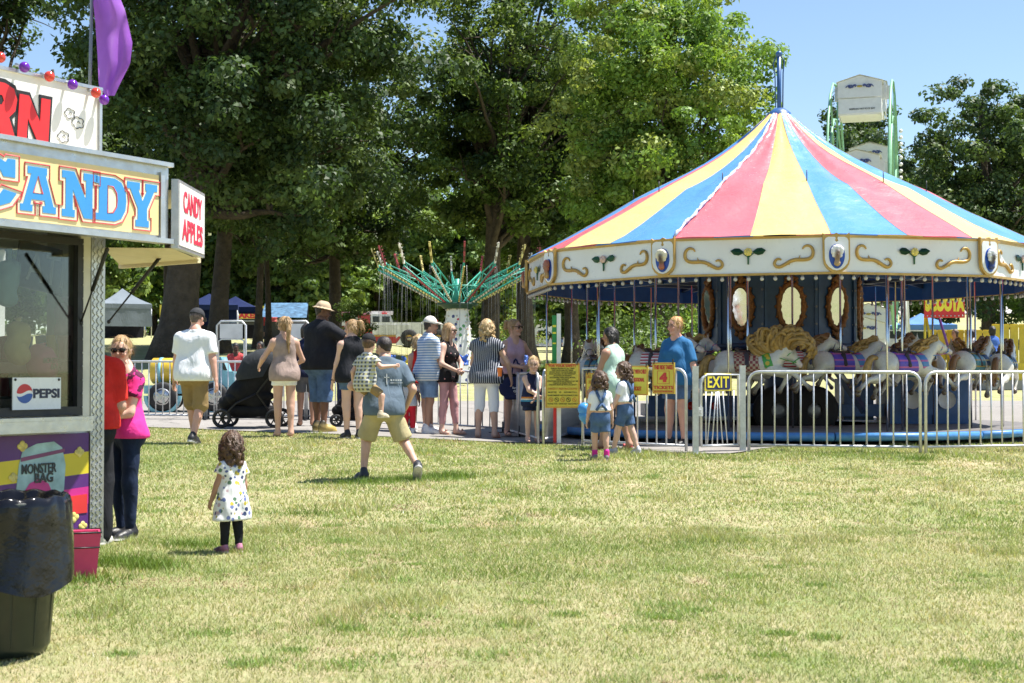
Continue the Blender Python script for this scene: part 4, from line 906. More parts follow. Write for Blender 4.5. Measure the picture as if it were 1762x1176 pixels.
def person(label, base, H, yaw, sex='f', bulk=1., child=0., belly=0., skin=LIGHT, pose=None, top=None, bottom=None, shoes=None, hair=None, hat=None, glasses=None, group=None, extras=None, bust=1., name='person', detail=1.):
    """a clothed figure facing +y of its own frame; lengths in the pose are fractions of the height H"""
    pose = pose or {}; base = Vector(base)
    root = thing(name, label, 'person', base, R(yaw), group)
    c = child; L = lambda a, b: a + (b - a) * c
    hh = L(.140, .208) * H; hipz = L(.512, .43) * H; shz = L(.822, .742) * H; hw = L(.052, .052) * H
    fem = sex == 'f'
    shw = (L(.092, .090) if fem else L(.112, .092)) * H * (.5 + .5 * bulk); kz = L(.285, .235) * H; az = .045 * H
    l1, l2 = hipz - kz, kz - az; u1, u2 = L(.172, .155) * H, L(.148, .135) * H
    drop = pose.get('drop', 0) * H; lean = A3((*pose.get('lean', (0, 0)), 0)) * H
    hips = A3((pose.get('hipx', 0) * H, 0, hipz - drop)); sh = A3((hips[0], 0, shz - drop)) + lean - A3((0, 0, .5 * np.linalg.norm(lean) ** 2 / (shz - hipz)))
    tw = R(pose.get('twist', 0)); ux = rot_z(tw) @ A3((1, 0, 0)); fy = rot_z(tw) @ A3((0, 1, 0))
    roll = pose.get('roll', 0) * H
    # torso levels: share of the way from hips to shoulders, half width, depth radius, forward shift
    if fem: lv = [(-.02, .050, .058, -.004), (.20, .044, .054, 0), (.42, .032, .048, .004), (.70, .042, .050, .004), (.90, .040, .038, -.004)]
    else: lv = [(-.02, .044, .056, -.004), (.20, .044, .055, .0), (.42, .045, .054, .004), (.70, .056, .056, .002), (.90, .056, .042, -.006)]
    if c > .3: lv = [(-.02, .038, .058, -.004), (.20, .038, .060, .006), (.42, .038, .060, .008), (.70, .042, .054, .0), (.90, .042, .042, -.004)]
    lv = [(t, w * (bulk if t < .6 else bulk ** .7) * H, r * (bulk if t < .6 else bulk ** .75) * H + (belly * H * math.exp(-((t - .32) / .28) ** 2)), y * H + belly * H * .6 * math.exp(-((t - .32) / .28) ** 2)) for t, w, r, y in lv]
    sp = sh - hips; over = (.007 + (bottom.get('off', .007) if bottom else 0)) * H
    def lev(i, off=0):
        t, w, r, y = lv[i]; k = min(1, max(0, t)); ax = ux * k + A3((1, 0, 0)) * (1 - k); ff = fy * k + A3((0, 1, 0)) * (1 - k)
        ct = hips + sp * t + ff * y; return ct - ax * w, ct + ax * w, r + off
    SL, SR = sh - ux * shw + A3((0, 0, roll - .026 * H)), sh + ux * shw - A3((0, 0, roll + .026 * H))
    dl = A3((-.155 * (.4 + .6 * bulk), .03, .46 if c < .3 else .40)) * H; dr = A3((.155 * (.4 + .6 * bulk), .03, .46 if c < .3 else .40)) * H
    HL = A3(pose['hl']) * H if 'hl' in pose else dl - A3((0, 0, drop)); HR = A3(pose['hr']) * H if 'hr' in pose else dr - A3((0, 0, drop))
    EL, HL = ik(SL, HL, u1, u2, pose.get('el', (-.5, -1, 0))); ER, HR = ik(SR, HR, u1, u2, pose.get('er', (.5, -1, 0)))
    JL, JR = hips + A3((-hw, 0, 0)), hips + A3((hw, 0, 0))
    FL = A3(pose.get('fl', (-.060, 0, .045))) * H; FR = A3(pose.get('fr', (.060, 0, .045))) * H
    KL, FL = ik(JL, FL, l1, l2, pose.get('kl', (-.12, 1, 0))); KR, FR = ik(JR, FR, l1, l2, pose.get('kr', (.12, 1, 0)))
    lb = .55 + .45 * bulk; up = A3((0, 0, 1))
    ra = [(.033 if not fem else .028) * H * lb, (.026 if not fem else .023) * H * lb, .0165 * H * (.7 + .3 * bulk)]
    rl = [(.046 if not fem else .048) * H * lb, .034 * H * lb, .0215 * H * (.7 + .3 * bulk)]
    if c > .3: ra = [.030 * H * lb, .027 * H * lb, .020 * H]; rl = [.044 * H * lb, .034 * H * lb, .025 * H]
    bare = shoes in (None, 'bare') or (isinstance(shoes, dict) and shoes.get('kind') == 'sandal')
    def torso(o, off=0, lo=0):
        for i in range(lo, len(lv)): a, b, r = lev(i, off + (over if off and i < 2 else 0)); o.cone(a, b, r, k=.055 * H)
        for S_ in (SL, SR): o.cone(sh + up * .034 * H, S_ + (sh - S_) * .18 + up * .004 * H, .026 * H + off, .026 * H + off, k=.020 * H)
        if fem and c < .3 and bust:
            for s_ in (-1, 1): o.ball(hips + sp * .68 + ux * s_ * .040 * H * bulk + fy * (.052 * H * bulk), .034 * H * bust * bulk + off, k=.035 * H)
        if c < .3:
            for s_ in (-1, 1): o.ball(hips + A3((s_ * .042 * H * bulk, -.030 * H * bulk, -.004 * H)), .047 * H * bulk + off + (over if off else 0), k=.03 * H)
    def leg(o, J, K, F, off=0, upto=2., flare=0, k=.014):
        d = K - J
        if upto < 1:
            e = J + d * upto; o.cone(J, e + d * .02, rl[0] + off, rl[0] + (rl[1] - rl[0]) * upto + off + flare, k=k * H, clip=(e, d))
        else:
            o.cone(J, K, rl[0] + off, rl[1] + off + flare * .5, k=k * H); d2 = F - K; t = min(1, upto - 1)
            if t > 0:
                e = K + d2 * t; kw = dict(clip=(e, d2)) if t < .97 else {}
                o.cone(K, e, rl[1] + off + flare * .5, rl[1] + (rl[2] - rl[1]) * t + off + flare, k=.02 * H, **kw)
                if t > .3: o.cone(K + d2 * .18 + A3((0, -.014 * H, 0)), K + d2 * .42 + A3((0, -.012 * H, 0)), .026 * H * lb + off, .022 * H * lb + off, k=.02 * H)
    # ---- body
    o = Sdf(.03 * H); torso(o)
    o.cone(sh + A3((0, 0, .0)), sh + fy * .012 * H + A3((0, 0, L(.06, .055) * H)), .036 * H * (.5 + .5 * bulk), .030 * H * (.6 + .4 * bulk), k=.04 * H)
    for S_, E_, W_ in ((SL, EL, HL), (SR, ER, HR)):
        o.ball(S_ - A3((0, 0, .004 * H)), ra[0] * 1.05, k=.035 * H); o.cone(S_, E_, ra[0], ra[1], k=.03 * H); o.cone(E_, W_, ra[1] * 1.02, ra[2], k=.012 * H)
    for J_, K_, F_ in ((JL, KL, FL), (JR, KR, FR)): leg(o, J_, K_, F_)
    pitches = (pose.get('pl', 0), pose.get('pr', 0)); toes = (pose.get('tl', 12), pose.get('tr', -12)); feet = []
    for F_, pt, ty in ((FL, pitches[0], toes[0]), (FR, pitches[1], toes[1])):
        Rm = rot_z(R(ty)) @ rot_x(-R(pt)); feet.append((F_, Rm))
        if bare:
            q = lambda v: F_ + Rm @ (A3(v) * H)
            o.cone(q((0, -.012, -.022)), q((0, .075, -.030)), .022 * H, .021 * H, k=.02 * H, flat=(Rm @ up, 1.25)); o.cone(F_, q((0, 0, -.02)), rl[2], .022 * H, k=.02 * H)
        else: o.cone(F_, F_ + Rm @ (A3((0, 0, -.02)) * H), rl[2], rl[2], k=.01)
    hands = []
    for s_, E_, W_, key in ((-1, EL, HL, 'hdl'), (1, ER, HR, 'hdr')):
        d = A3(pose[key]) if key in pose else W_ - E_; d = d / np.linalg.norm(d)
        pn = A3(pose.get(key + 'n', (-s_, 0, 0))); pn = pn - d * (pn @ d); pn /= np.linalg.norm(pn) + 1e-9; sd = np.cross(pn, d) * s_ 
        sd = sd if (sd @ A3((0, 1, 0))) >= 0 else -sd      # the thumb side points forward
        o.cone(W_, W_ + d * .046 * H, .0175 * H, .021 * H, k=.012 * H, flat=(pn, 1.9)); hands.append((W_, d, pn, sd, pose.get(key + 'c', .55)))
    V, Q, _ = o.mesh(.0114 * H / detail); V = relax(V, Q, 1); Vs, Qs, n0 = [V], [Q], len(V)
    cols = [np.tile(A3(skin), (len(V), 1))]
    fm = MB()
    for W_, d, pn, sd, curl in hands:
        for i, ln in enumerate((.040, .046, .043, .034)):
            p = W_ + d * .056 * H + sd * ((1.5 - i) * .0115 * H); dd = d.copy(); pts = [p - d * .015 * H]; 
            for j in range(3):
                a_ = curl * (.5 + .35 * j); dd = dd * math.cos(a_) + pn * math.sin(a_); dd /= np.linalg.norm(dd); p = p + dd * ln * H * (.45, .32, .23)[j]; pts.append(p)
            fm.tube([Vector(q) for q in pts], [.0062 * H, .0060 * H, .0054 * H, .0040 * H], 6)
        p = W_ + d * .012 * H + sd * .012 * H; t1 = p + (d * .62 + sd * .62 + pn * .25) * .030 * H; t2 = t1 + (d * .85 + sd * .2 + pn * .35) * .024 * H; fm.tube([Vector(p), Vector(t1), Vector(t2)], [.0075 * H, .0065 * H, .0045 * H], 6)
    fq = np.array([f if len(f) == 4 else (f[0], f[1], f[2], f[2]) for f in fm.f if len(f) == 4], np.int64)
    Vs.append(np.array([tuple(v) for v in fm.v])); Qs.append(fq + n0); n0 += len(fm.v); cols.append(np.tile(A3(skin), (len(fm.v), 1)))
    # ---- head
    hy, hp = pose.get('head', (0, 0))[:2]; hr = pose.get('head', (0, 0, 0))[2] if len(pose.get('head', (0, 0))) > 2 else 0
    Rh = rot_z(tw + R(hy)) @ rot_x(R(hp)) @ rot_y(R(hr)); nb = sh + fy * .010 * H + A3((0, 0, L(.040, .038) * H)); hc = nb + rot_z(tw) @ rot_x(R(hp) * .6) @ A3((0, .10 * hh, .56 * hh))
    q = lambda v: hc + Rh @ (A3(v) * hh)
    lip = A3(skin) * A3((.95, .62, .62)); eye = (.05, .035, .03); brow = A3(skin) * .45 if hair in ('blond', 'ginger', 'sandy') else (.04, .025, .02); chk = A3(skin) * A3((1.03, .90, .88))
    o = Sdf(.10 * hh); fat = 1 + .22 * max(0, bulk - 1) + .12 * c
    o.ball(q((0, -.07, .12)), .385 * hh, flat=(Rh @ A3((1, 0, 0)), 1.14), col=skin); o.cone(q((0, .10, .10)), q((0, .15, -.32)), .275 * hh, .165 * hh * fat, col=skin, flat=(Rh @ A3((1, 0, 0)), 1.02 / fat))
    o.ball(q((0, .02, -.20)), .24 * hh * fat, col=skin); o.cone(q((0, -.10, -.10)), q((0, -.08, -.52)), .24 * hh, .22 * hh, col=skin)
    o.cone(q((0, .385, .03)), q((0, .445, -.10)), .028 * hh, .050 * hh, k=.03 * hh, col=skin)
    for s_ in (-1, 1):
        o.ball(q((s_ * .17, .29, -.13)), .10 * hh, k=.06 * hh, col=chk); o.ball(q((s_ * .135, .405, .03)), .055 * hh, k=.01 * hh, sub=True)
        o.ball(q((s_ * .135, .355, .03)), .045 * hh, k=.01 * hh, col=eye); o.cone(q((s_ * .06, .395, .115)), q((s_ * .21, .355, .115)), .022 * hh, k=.02 * hh, col=brow)
        o.cone(q((s_ * .345, -.06, .04)), q((s_ * .345, -.03, -.11)), .07 * hh, .045 * hh, k=.03 * hh, flat=(Rh @ A3((1, .3, 0)), 1.9), col=skin)
    o.cone(q((-.085, .372, -.245)), q((.085, .372, -.245)), .028 * hh, k=.02 * hh, col=lip); o.ball(q((0, .30, -.40)), .09 * hh, k=.06 * hh, col=skin)
    V, Q, col = o.mesh(hh / (23 * detail)); Vs.append(V); Qs.append(Q + n0); n0 += len(V); cols.append(np.clip(col, 0, 1))
    link('body', mesh_np('body', np.concatenate(Vs), np.concatenate(Qs), SKIN, True, col=np.concatenate(cols)), root)
    # ---- clothes
    nh = rot_z(tw) @ rot_x(0) @ up
    if top:
        o = Sdf(.03 * H); off = top.get('off', .008) * H; hem = top.get('hem', .50) * H - drop; torso(o, off)
        if top.get('flare') is not None:
            fw, fr = top['flare']; o.cone(hips + A3((-fw * H, 0, hem - hips[2])), hips + A3((fw * H, 0, hem - hips[2])), fr * H, k=.045 * H)
            o.cone(hips + A3((-fw * H * .8, 0, (hem - hips[2]) * .4)), hips + A3((fw * H * .8, 0, (hem - hips[2]) * .4)), fr * H * .92, k=.045 * H)
        sl = top.get('sleeve', .55)
        for S_, E_ in ((SL, EL), (SR, ER)):
            d = E_ - S_
            if sl > 0:
                e = S_ + d * sl; o.ball(S_ - A3((0, 0, .004 * H)), ra[0] * 1.05 + off, k=.035 * H); o.cone(S_, e + d * .08, ra[0] + off * 1.0, ra[0] + (ra[1] - ra[0]) * sl + off * 1.0 + top.get('sflare', .006) * H, k=.010 * H, clip=(e, d))
            else:
                o.ball(S_ + (sh - S_) * .34 - A3((0, 0, .012 * H)), ra[0] * 1.05 + off * .5, k=.03 * H)
        if sl > 1:
            for S_, E_, W_ in ((SL, EL, HL), (SR, ER, HR)): o.cone(E_, E_ + (W_ - E_) * (sl - 1), ra[1] + off, ra[1] * .9 + off, k=.02 * H)
        o.cut((0, 0, hem), (0, top.get('hemtilt', 0), -1))
        nc = top.get('neck', .044 if not fem else .036); o.cut(sh + fy * .02 * H + A3((0, 0, nc * H)), fy * top.get('vneck', .35) + up)
        if sl == 0: 
            for s_, S_ in ((-1, SL), (1, SR)): o.cut(S_ - ux * s_ * (.004 * H), ux * s_ + up * .25)
        V, Q, _ = o.mesh(.0105 * H / detail, (top.get('wr', .0032) * H, 20 / H * 1.5, sum(map(ord, label)) % 7)); V = relax(V, Q, 1)
        link(top.get('name', 'shirt'), mesh_np('shirt', V, Q, top['mat'], True), root)
    if bottom:
        o = Sdf(.03 * H); off = bottom.get('off', .007) * H; a, b, r = lev(0, off); o.cone(a, b, r, k=.06 * H); a, b, r = lev(1, off * .7); o.cone(a, b, r, k=.06 * H)
        if c < .3:
            for s_ in (-1, 1): o.ball(hips + A3((s_ * .042 * H * bulk, -.030 * H * bulk, -.004 * H)), .047 * H * bulk + off, k=.03 * H)
        for J_, K_, F_ in ((JL, KL, FL), (JR, KR, FR)): leg(o, J_, K_, F_, off, bottom.get('length', .6), bottom.get('flare', .006) * H, .010)
        w = hips + sp * bottom.get('waist', .26); o.cut(w, sp)
        V, Q, _ = o.mesh(.0105 * H / detail, (bottom.get('wr', .0026) * H, 24 / H * 1.5, sum(map(ord, label)) % 5 + 1)); V = relax(V, Q, 1)
        link(bottom.get('name', 'shorts'), mesh_np('trousers', V, Q, bottom['mat'], True), root)
    if isinstance(shoes, dict):
        for F_, Rm in feet:
            q = lambda v: F_ + Rm @ (A3(v) * H)
            o = Sdf(.02 * H); upn = Rm @ up; k = shoes.get('big', 1.)
            if shoes['kind'] == 'sandal':
                o.cone(q((0, -.015, -.044)), q((0, .085, -.044)), .026 * H, .028 * H, flat=(upn, 5), col=shoes['sole']); o.cone(q((-.025, .05, -.030)), q((.0, .06, -.005)), .006 * H, col=shoes['c']); o.cone(q((.025, .05, -.030)), q((.0, .06, -.005)), .006 * H, col=shoes['c'])
            else:
                o.cone(q((0, -.014, -.020)), q((0, .050, -.026)), .026 * H * k, .027 * H * k, col=shoes['c']); o.cone(q((0, .04, -.028)), q((0, .088, -.031)), .025 * H * k, .021 * H * k, col=shoes['c']); o.cone(q((0, -.012, -.01)), q((0, -.005, .020)), .026 * H * k, .024 * H * k, col=shoes.get('c2', shoes['c']))
                o.cone(q((0, -.018, -.043)), q((0, .092, -.043)), .028 * H * k, .026 * H * k, flat=(upn, 3.2), k=.004 * H, col=shoes['sole'])
                o.cut(q((0, 0, -.050)), -upn)
            V, Q, col = o.mesh(.0078 * H / detail ** .5); link('sandal' if shoes['kind'] == 'sandal' else 'shoe', mesh_np('shoe', V, Q, M('shoe_leather', (1, 1, 1), .5, attr=True, bump=.3, bs=50), True, col=col), root)
            if shoes.get('sock') is not None:
                o = Sdf(.01 * H); o.cone(q((0, 0, 0)), q((0, 0, shoes.get('sockh', .03))), rl[2] + .007 * H, rl[2] + .008 * H); V, Q, _ = o.mesh(.007 * H); link('sock', mesh_np('sock', V, Q, shoes['sock'], True), root)
    # ---- hair, hat, glasses
    q = lambda v: hc + Rh @ (A3(v) * hh); rn = random.Random(sum(map(ord, label)) % 99 + 1)
    if hair:
        style = hair[1]; o = Sdf(.06 * hh); th = hair[2] if len(hair) > 2 else .03
        back = -.30 if style != 'short' else -.22
        o.ball(q((0, -.09, .145)), (.395 + th) * hh, flat=(Rh @ A3((1, 0, 0)), 1.10)); o.cone(q((0, -.20, .05)), q((0, -.20, back + .05)), (.27 + th) * hh, (.20 + th) * hh)
        if style in ('pony', 'pony_high'):
            z0 = .10 if style == 'pony' else .36; pts = [(0, -.42, z0), (0, -.62, z0 - .02), (0, -.68, z0 - .35), (0, -.62, z0 - .75), (0, -.56, z0 - 1.15)][:hair[3] if len(hair) > 3 else 4]
            if len(pts) == 5: pts = [(0, -.42, z0), (0, -.64, z0 - .04), (0, -.70, z0 - .75), (0, -.62, z0 - 1.5), (.03, -.54, z0 - 2.1)]
            for i in range(len(pts) - 1): o.cone(q(pts[i]), q(pts[i + 1]), (.09, .14, .14, .10)[i] * hh, (.14, .14, .10, .03)[i] * hh)
        if style == 'long':
            n_ = hair[3] if len(hair) > 3 else 1.
            for s_ in (-1, 1):
                o.cone(q((s_ * .27, -.10, .05)), q((s_ * .31, -.12, -.45 * n_)), .17 * hh, .16 * hh); o.cone(q((s_ * .31, -.12, -.45 * n_)), q((s_ * .24, -.16, -.85 * n_)), .16 * hh, .08 * hh)
                o.cone(q((s_ * .12, -.30, .0)), q((s_ * .13, -.30, -.8 * n_)), .22 * hh, .13 * hh)
        if style == 'bob':
            for s_ in (-1, 1): o.cone(q((s_ * .25, -.12, .10)), q((s_ * .27, -.10, -.36)), .20 * hh, .15 * hh)
            o.cone(q((0, -.30, .1)), q((0, -.32, -.40)), .28 * hh, .20 * hh)
        if style in ('curly', 'wavy'):
            n_ = hair[3] if len(hair) > 3 else 1.
            for i in range(110 if style == 'curly' else 80):
                a = rn.uniform(-2.35, 2.35) - math.pi / 2; zz = rn.uniform(.32, -.62 * n_); rad = .44 * math.sqrt(max(.15, 1 - (max(0, zz) / .55) ** 2)) + .03 * (zz < -.1)
                ca, sa = math.cos(a) * rad * .92, math.sin(a) * rad - .08
                if sa > .12 and zz < .1: continue
                o.ball(q((ca, sa, zz)), rn.uniform(.06, .12) * hh, k=.03 * hh)
        if style == 'bun': o.ball(q((0, -.36, .42)), .16 * hh)
        # face opening
        fz = .30 if style != 'short' else .34
        o.cone(q((0, .62, -.35)), q((0, .52, fz - .26)), .40 * hh, .36 * hh, sub=True, k=.02 * hh); o.cone(q((-.30, .36, -.3)), q((-.27, .30, -.05)), .13 * hh, .10 * hh, sub=True); o.cone(q((.30, .36, -.3)), q((.27, .30, -.05)), .13 * hh, .10 * hh, sub=True)
        if style == 'short': o.cut(q((0, -.1, -.20)), Rh @ A3((0, .35, -1)))
        V, Q, _ = o.mesh(hh / (24 * detail), (.012 * hh, 10 / hh, 1.3))
        if detail >= .9 and style != 'short':        # loose strands that break up the outline
            hr_ = np.random.default_rng(len(label)); ns = 520 if detail > 1.1 else 300; vi = hr_.integers(0, len(V), ns); p0 = V[vi]; nr = p0 - hc; nr /= np.linalg.norm(nr, axis=1)[:, None]; cu = .05 if style in ('curly', 'wavy') else .02
            dn = np.array([0, 0, -1.]) - nr * (nr @ np.array([0, 0, -1.]))[:, None]; dn /= np.linalg.norm(dn, axis=1)[:, None] + 1e-6; sd = np.cross(nr, dn); ln = hr_.uniform(.12, .40, (ns, 1)) * hh; w_ = sd * .0022
            ps = [p0 - nr * .01 * hh, p0 + nr * .04 * hh + dn * ln * .4 + sd * hr_.normal(0, cu, (ns, 1)) * hh, p0 + nr * hr_.uniform(.02, .09, (ns, 1)) * hh + dn * ln + sd * hr_.normal(0, cu * 1.6, (ns, 1)) * hh]
            SV = np.concatenate([ps[0] - w_, ps[0] + w_, ps[1] - w_, ps[1] + w_, ps[2] - w_ * .4, ps[2] + w_ * .4]); ii_ = np.arange(ns) + len(V); SQ = np.concatenate([np.stack([ii_, ii_ + ns, ii_ + 3 * ns, ii_ + 2 * ns], 1), np.stack([ii_ + 2 * ns, ii_ + 3 * ns, ii_ + 5 * ns, ii_ + 4 * ns], 1)]); V = np.concatenate([V, SV]); Q = np.concatenate([Q, SQ])
        link('hair', mesh_np('hair', V, Q, HAIR[hair[0]], True), root)
    if hat:
        o = Sdf(.03 * hh); kind, hm = hat[0], hat[1]; upn = Rh @ up
        if kind == 'cap':
            dirn = -1 if len(hat) > 2 and hat[2] == 'back' else 1
            o.ball(q((0, -.07, .18)), .445 * hh, flat=(Rh @ A3((1, 0, 0)), 1.08)); o.cut(q((0, 0, .13)), -upn + Rh @ A3((0, -.15 * dirn, 0)))
            V, Q, _ = o.mesh(hh / 24); hobj = link('cap', mesh_np('cap', V, Q, hm, True), root)
            o = Sdf(.03 * hh); o.cone(q((0, .22 * dirn, .20)), q((0, .56 * dirn, .12)), .30 * hh, .25 * hh, flat=(upn, 7.5)); o.cone(q((-.12, .3 * dirn, .18)), q((.12, .3 * dirn, .18)), .25 * hh, flat=(upn, 8)); V, Q, _ = o.mesh(hh / 30); link('visor', mesh_np('visor', V, Q, hat[3] if len(hat) > 3 else hm, True), hobj)
            mb = MB(); mb.ball(q((0, -.07, .61)), .03 * hh, 6); mb.build('button', hm, hobj)
        else:
            o.ball(q((0, -.05, .17)), .46 * hh, flat=(Rh @ A3((1, 0, 0)), 1.06)); o.cut(q((0, 0, .14)), -upn); o.cut(q((0, 0, .60)), upn); o.ball(q((0, -.03, .15)), .66 * hh, flat=(upn, 8), k=.06 * hh)
            V, Q, _ = o.mesh(hh / 24, (.012 * hh, 8 / hh, 1)); hobj = link('sun_hat', mesh_np('sun_hat', V, Q, hm, True), root)
            mb = MB(); mb.tube([Vector(q((.455 * math.cos(i * .3927) / 1.06, -.05 + .455 * math.sin(i * .3927), .20))) for i in range(16)], .03 * hh, 5, closed=True); mb.build('hat_band', hm, hobj)
    if glasses:
        mb = MB(); Mr = Matrix(Rh.tolist())
        for s_ in (-1, 1):
            mb.ball(q((s_ * .15, .395, .03)), .115 * hh, 10, 0, (1.05, .35, .78), Mr); mb.tube([Vector(q((s_ * .26, .36, .06))), Vector(q((s_ * .36, -.02, .05)))], .014 * hh, 5, 0)
        mb.tube([Vector(q((-.06, .43, .05))), Vector(q((.06, .43, .05)))], .018 * hh, 5); mb.build('sunglasses', glasses, root)
    J = dict(SL=SL, SR=SR, EL=EL, ER=ER, HL=HL, HR=HR, hips=hips, sh=sh, hc=hc, hh=hh, Rh=Rh, KL=KL, KR=KR, FL=FL, FR=FR, H=H, ux=ux, fy=fy, q=q, feet=feet)
    return root, J
# ------------------------------------------------------------------ the crowd
def spot(px, py, top, lift=.018, dd=None):
    """ground point under the feet and the height that reaches pixel row top"""
    q = G(px, py) if dd is None else GD(px, dd); lift = lift if q.y > path_front(q.x) - .05 else 0
    q = Vector((q.x, q.y, q.z + lift)); return q, P(px, top, q.y).z - q.z
LENS = M('dark_lens', (.012, .011, .012), .08, var=.05)
DENIM = cloth('blue_denim', (.075, .135, .26), var=.35, vs=9); DENIML = cloth('light_denim', (.20, .30, .46), var=.35, vs=9); DENIMD = cloth('dark_denim', (.012, .022, .055), var=.4, vs=7)
KHAKI = cloth('khaki_cotton', (.27, .185, .085)); KHAKIL = cloth('pale_khaki', (.42, .36, .20)); WHITEC = cloth('white_cotton', (.78, .79, .82), var=.06); BLACKC = cloth('black_cotton', (.014, .015, .02)); NAVY = cloth('navy_cotton', (.016, .022, .06))
SNK = dict(kind='shoe', c=(.012, .012, .014), sole=(.75, .75, .74)); SNW = dict(kind='shoe', c=(.72, .72, .73), sole=(.8, .8, .8), big=1.1); SNG = dict(kind='shoe', c=(.42, .31, .08), c2=(.02, .02, .02), sole=(.6, .48, .16), big=1.12)
def SAN(c, s_): return dict(kind='sandal', c=c, sole=s_)
QG = 'people in the carousel queue'
# woman in pink behind the stand
b, H = spot(214, 926, 583)
pinkp = cloth('pink_print_jersey', (1, 1, 1), pattern=lambda t, co: t.mix(t.math('MULTIPLY', t.math('GREATER_THAN', t.sep(co)[2], 1.13), t.math('GREATER_THAN', t.noise(co, 11, 4, .6), .50)), (.80, .045, .30), (.10, .02, .06)))
r_, J = person('woman in a pink printed top and ripped dark jeans by the stand', b, H, 142, 'f', 1.0, skin=PALE, pose=dict(hr=(.02, .16, .60), er=(.6, -.8, -.3), hl=(-.03, .17, .59), el=(-.6, -.8, -.3), head=(38, -4), fl=(-.05, .0, .045), fr=(.05, -.02, .045)),
    top=dict(mat=pinkp, sleeve=.55, hem=.50, vneck=.9, neck=.012), bottom=dict(mat=DENIMD, length=1.97, off=.004, flare=0, name='jeans'), shoes=SNK, hair=('sandy', 'pony', .015, 3), glasses=LENS)
mb = MB(); a = Vector(J['SL'] + A3((.02, .02, .03)) * H); mb.tube([a, a + Vector((.01, .075, -.09)) * H, a + Vector((.03, .085, -.21)) * H], .010, 6); mb.build('bag_strap', cloth('brown_leather', (.16, .06, .025)), r_)
mb = MB(); mb.ball((J['KL'][0] - .012, J['KL'][1] + .040, J['KL'][2] + .03), .03, 8, 0, (1.0, .8, .55)); mb.ball((J['KL'][0] + .006, J['KL'][1] + .045, J['KL'][2] + .045), .022, 8, 0, (1.2, .8, .3)); mb.build('knee_rip', cloth('frayed_white', (.62, .55, .52)), r_)
# man in red, half hidden by the corner of the stand
b, H = spot(150, 938, 556)
redt = cloth('red_jersey', (.62, .028, .022), var=.3)
person('man in a red shirt and black trousers half hidden behind the stand corner', b, H, 8, 'm', 1.05, skin=LIGHT, pose=dict(hr=(.10, .15, .55), er=(.4, -1, -.2), lean=(0, .03)), top=dict(mat=redt, sleeve=.9, hem=.52), bottom=dict(mat=BLACKC, length=1.99, flare=.014, off=.014, name='trousers'), shoes=dict(kind='shoe', c=(.66, .64, .62), sole=(.7, .7, .68), big=1.15), hair=('grey', 'short'))
# toddler in the floral dress
b, H = spot(399, 951, 744)
flor = cloth('floral_cotton', (1, 1, 1), pattern=spots(25, .40, (.78, .78, .78), [(.10, .12, .30), (.16, .20, .42), (.50, .40, .06), (.05, .07, .16), (.12, .22, .14), (.55, .40, .42)]), var=.06)
r_, J = person('toddler girl with brown curls in a white floral dress standing on the lawn', b, H, 48, 'f', 1.05, 1., skin=TAN, pose=dict(hl=(-.15, .10, .40), head=(-12, 6), fl=(-.055, .03, .045), fr=(.05, -.03, .045), tl=8, tr=-20),
    top=dict(mat=flor, sleeve=.42, hem=.27, flare=(.075, .105), sflare=.018, name='dress', wr=.006, off=.012), bottom=dict(mat=BLACKC, length=1.9, off=.006, flare=0, name='leggings'), shoes=dict(kind='shoe', c=(.10, .03, .06), c2=(.55, .22, .34), sole=(.75, .72, .74), big=1.1), hair=('brown', 'curly', .05, 1.15), detail=1.15)
# man in the white polo, walking away
b, H = spot(333, 764, 533)
r_, J = person('tall man in a white polo and tan shorts walking away towards the barrier', b, H, -12, 'm', 1.08, belly=.012, skin=RUDDY, pose=dict(fl=(-.035, .085, .05), fr=(.03, -.075, .055), pr=18, drop=.008, hl=(-.19, .07, .475), hr=(.185, -.02, .465), head=(-6, -16), lean=(.0, .015)),
    top=dict(mat=WHITEC, sleeve=.72, hem=.475, off=.012, neck=.040, vneck=0, name='polo_shirt'), bottom=dict(mat=KHAKI, length=1.02, off=.014, flare=.012), shoes=SNK, hair=('grey', 'short', 0), hat=('cap', cloth('charcoal_twill', (.035, .036, .04))))
# woman pushing the big stroller
b, H = spot(489, 752, 548)
person('woman in a taupe sleeveless top and white shorts pushing the black stroller', b, H, 22, 'f', 1.0, skin=LIGHT, pose=dict(hl=(-.17, .20, .60), el=(-.5, -1, -.3), hr=(.13, .18, .60), head=(10, -6), fl=(-.05, .02, .045), fr=(.045, -.05, .045), tl=5, tr=-5),
    top=dict(mat=cloth('taupe_crepe', (.33, .25, .22), vs=14), sleeve=0, hem=.470, flare=(.050, .056), off=.008), bottom=dict(mat=WHITEC, length=.36, off=.007), shoes=SAN((.5, .3, .25), (.35, .22, .16)), hair=('sandy', 'pony_high', .02, 5), group=QG)
# man in black with the bucket hat
b, H = spot(550, 744, 523)
r_, J = person('big man in a black tee, long jean shorts and a tan bucket hat', b, H, -42, 'm', 1.17, belly=.016, skin=BROWN, pose=dict(hr=(.17, .10, .585), er=(1, .4, .2), hl=(-.12, .20, .585), el=(-1, -.5, 0), head=(-40, -12), fl=(-.065, .03, .045), fr=(.07, -.02, .045)),
    top=dict(mat=BLACKC, sleeve=.78, hem=.48, off=.014), bottom=dict(mat=DENIM, length=1.25, off=.014, flare=.014, name='jean_shorts'), shoes=SNG, hair=('black', 'short', 0), hat=('bucket', cloth('tan_canvas', (.44, .34, .23))), group=QG)
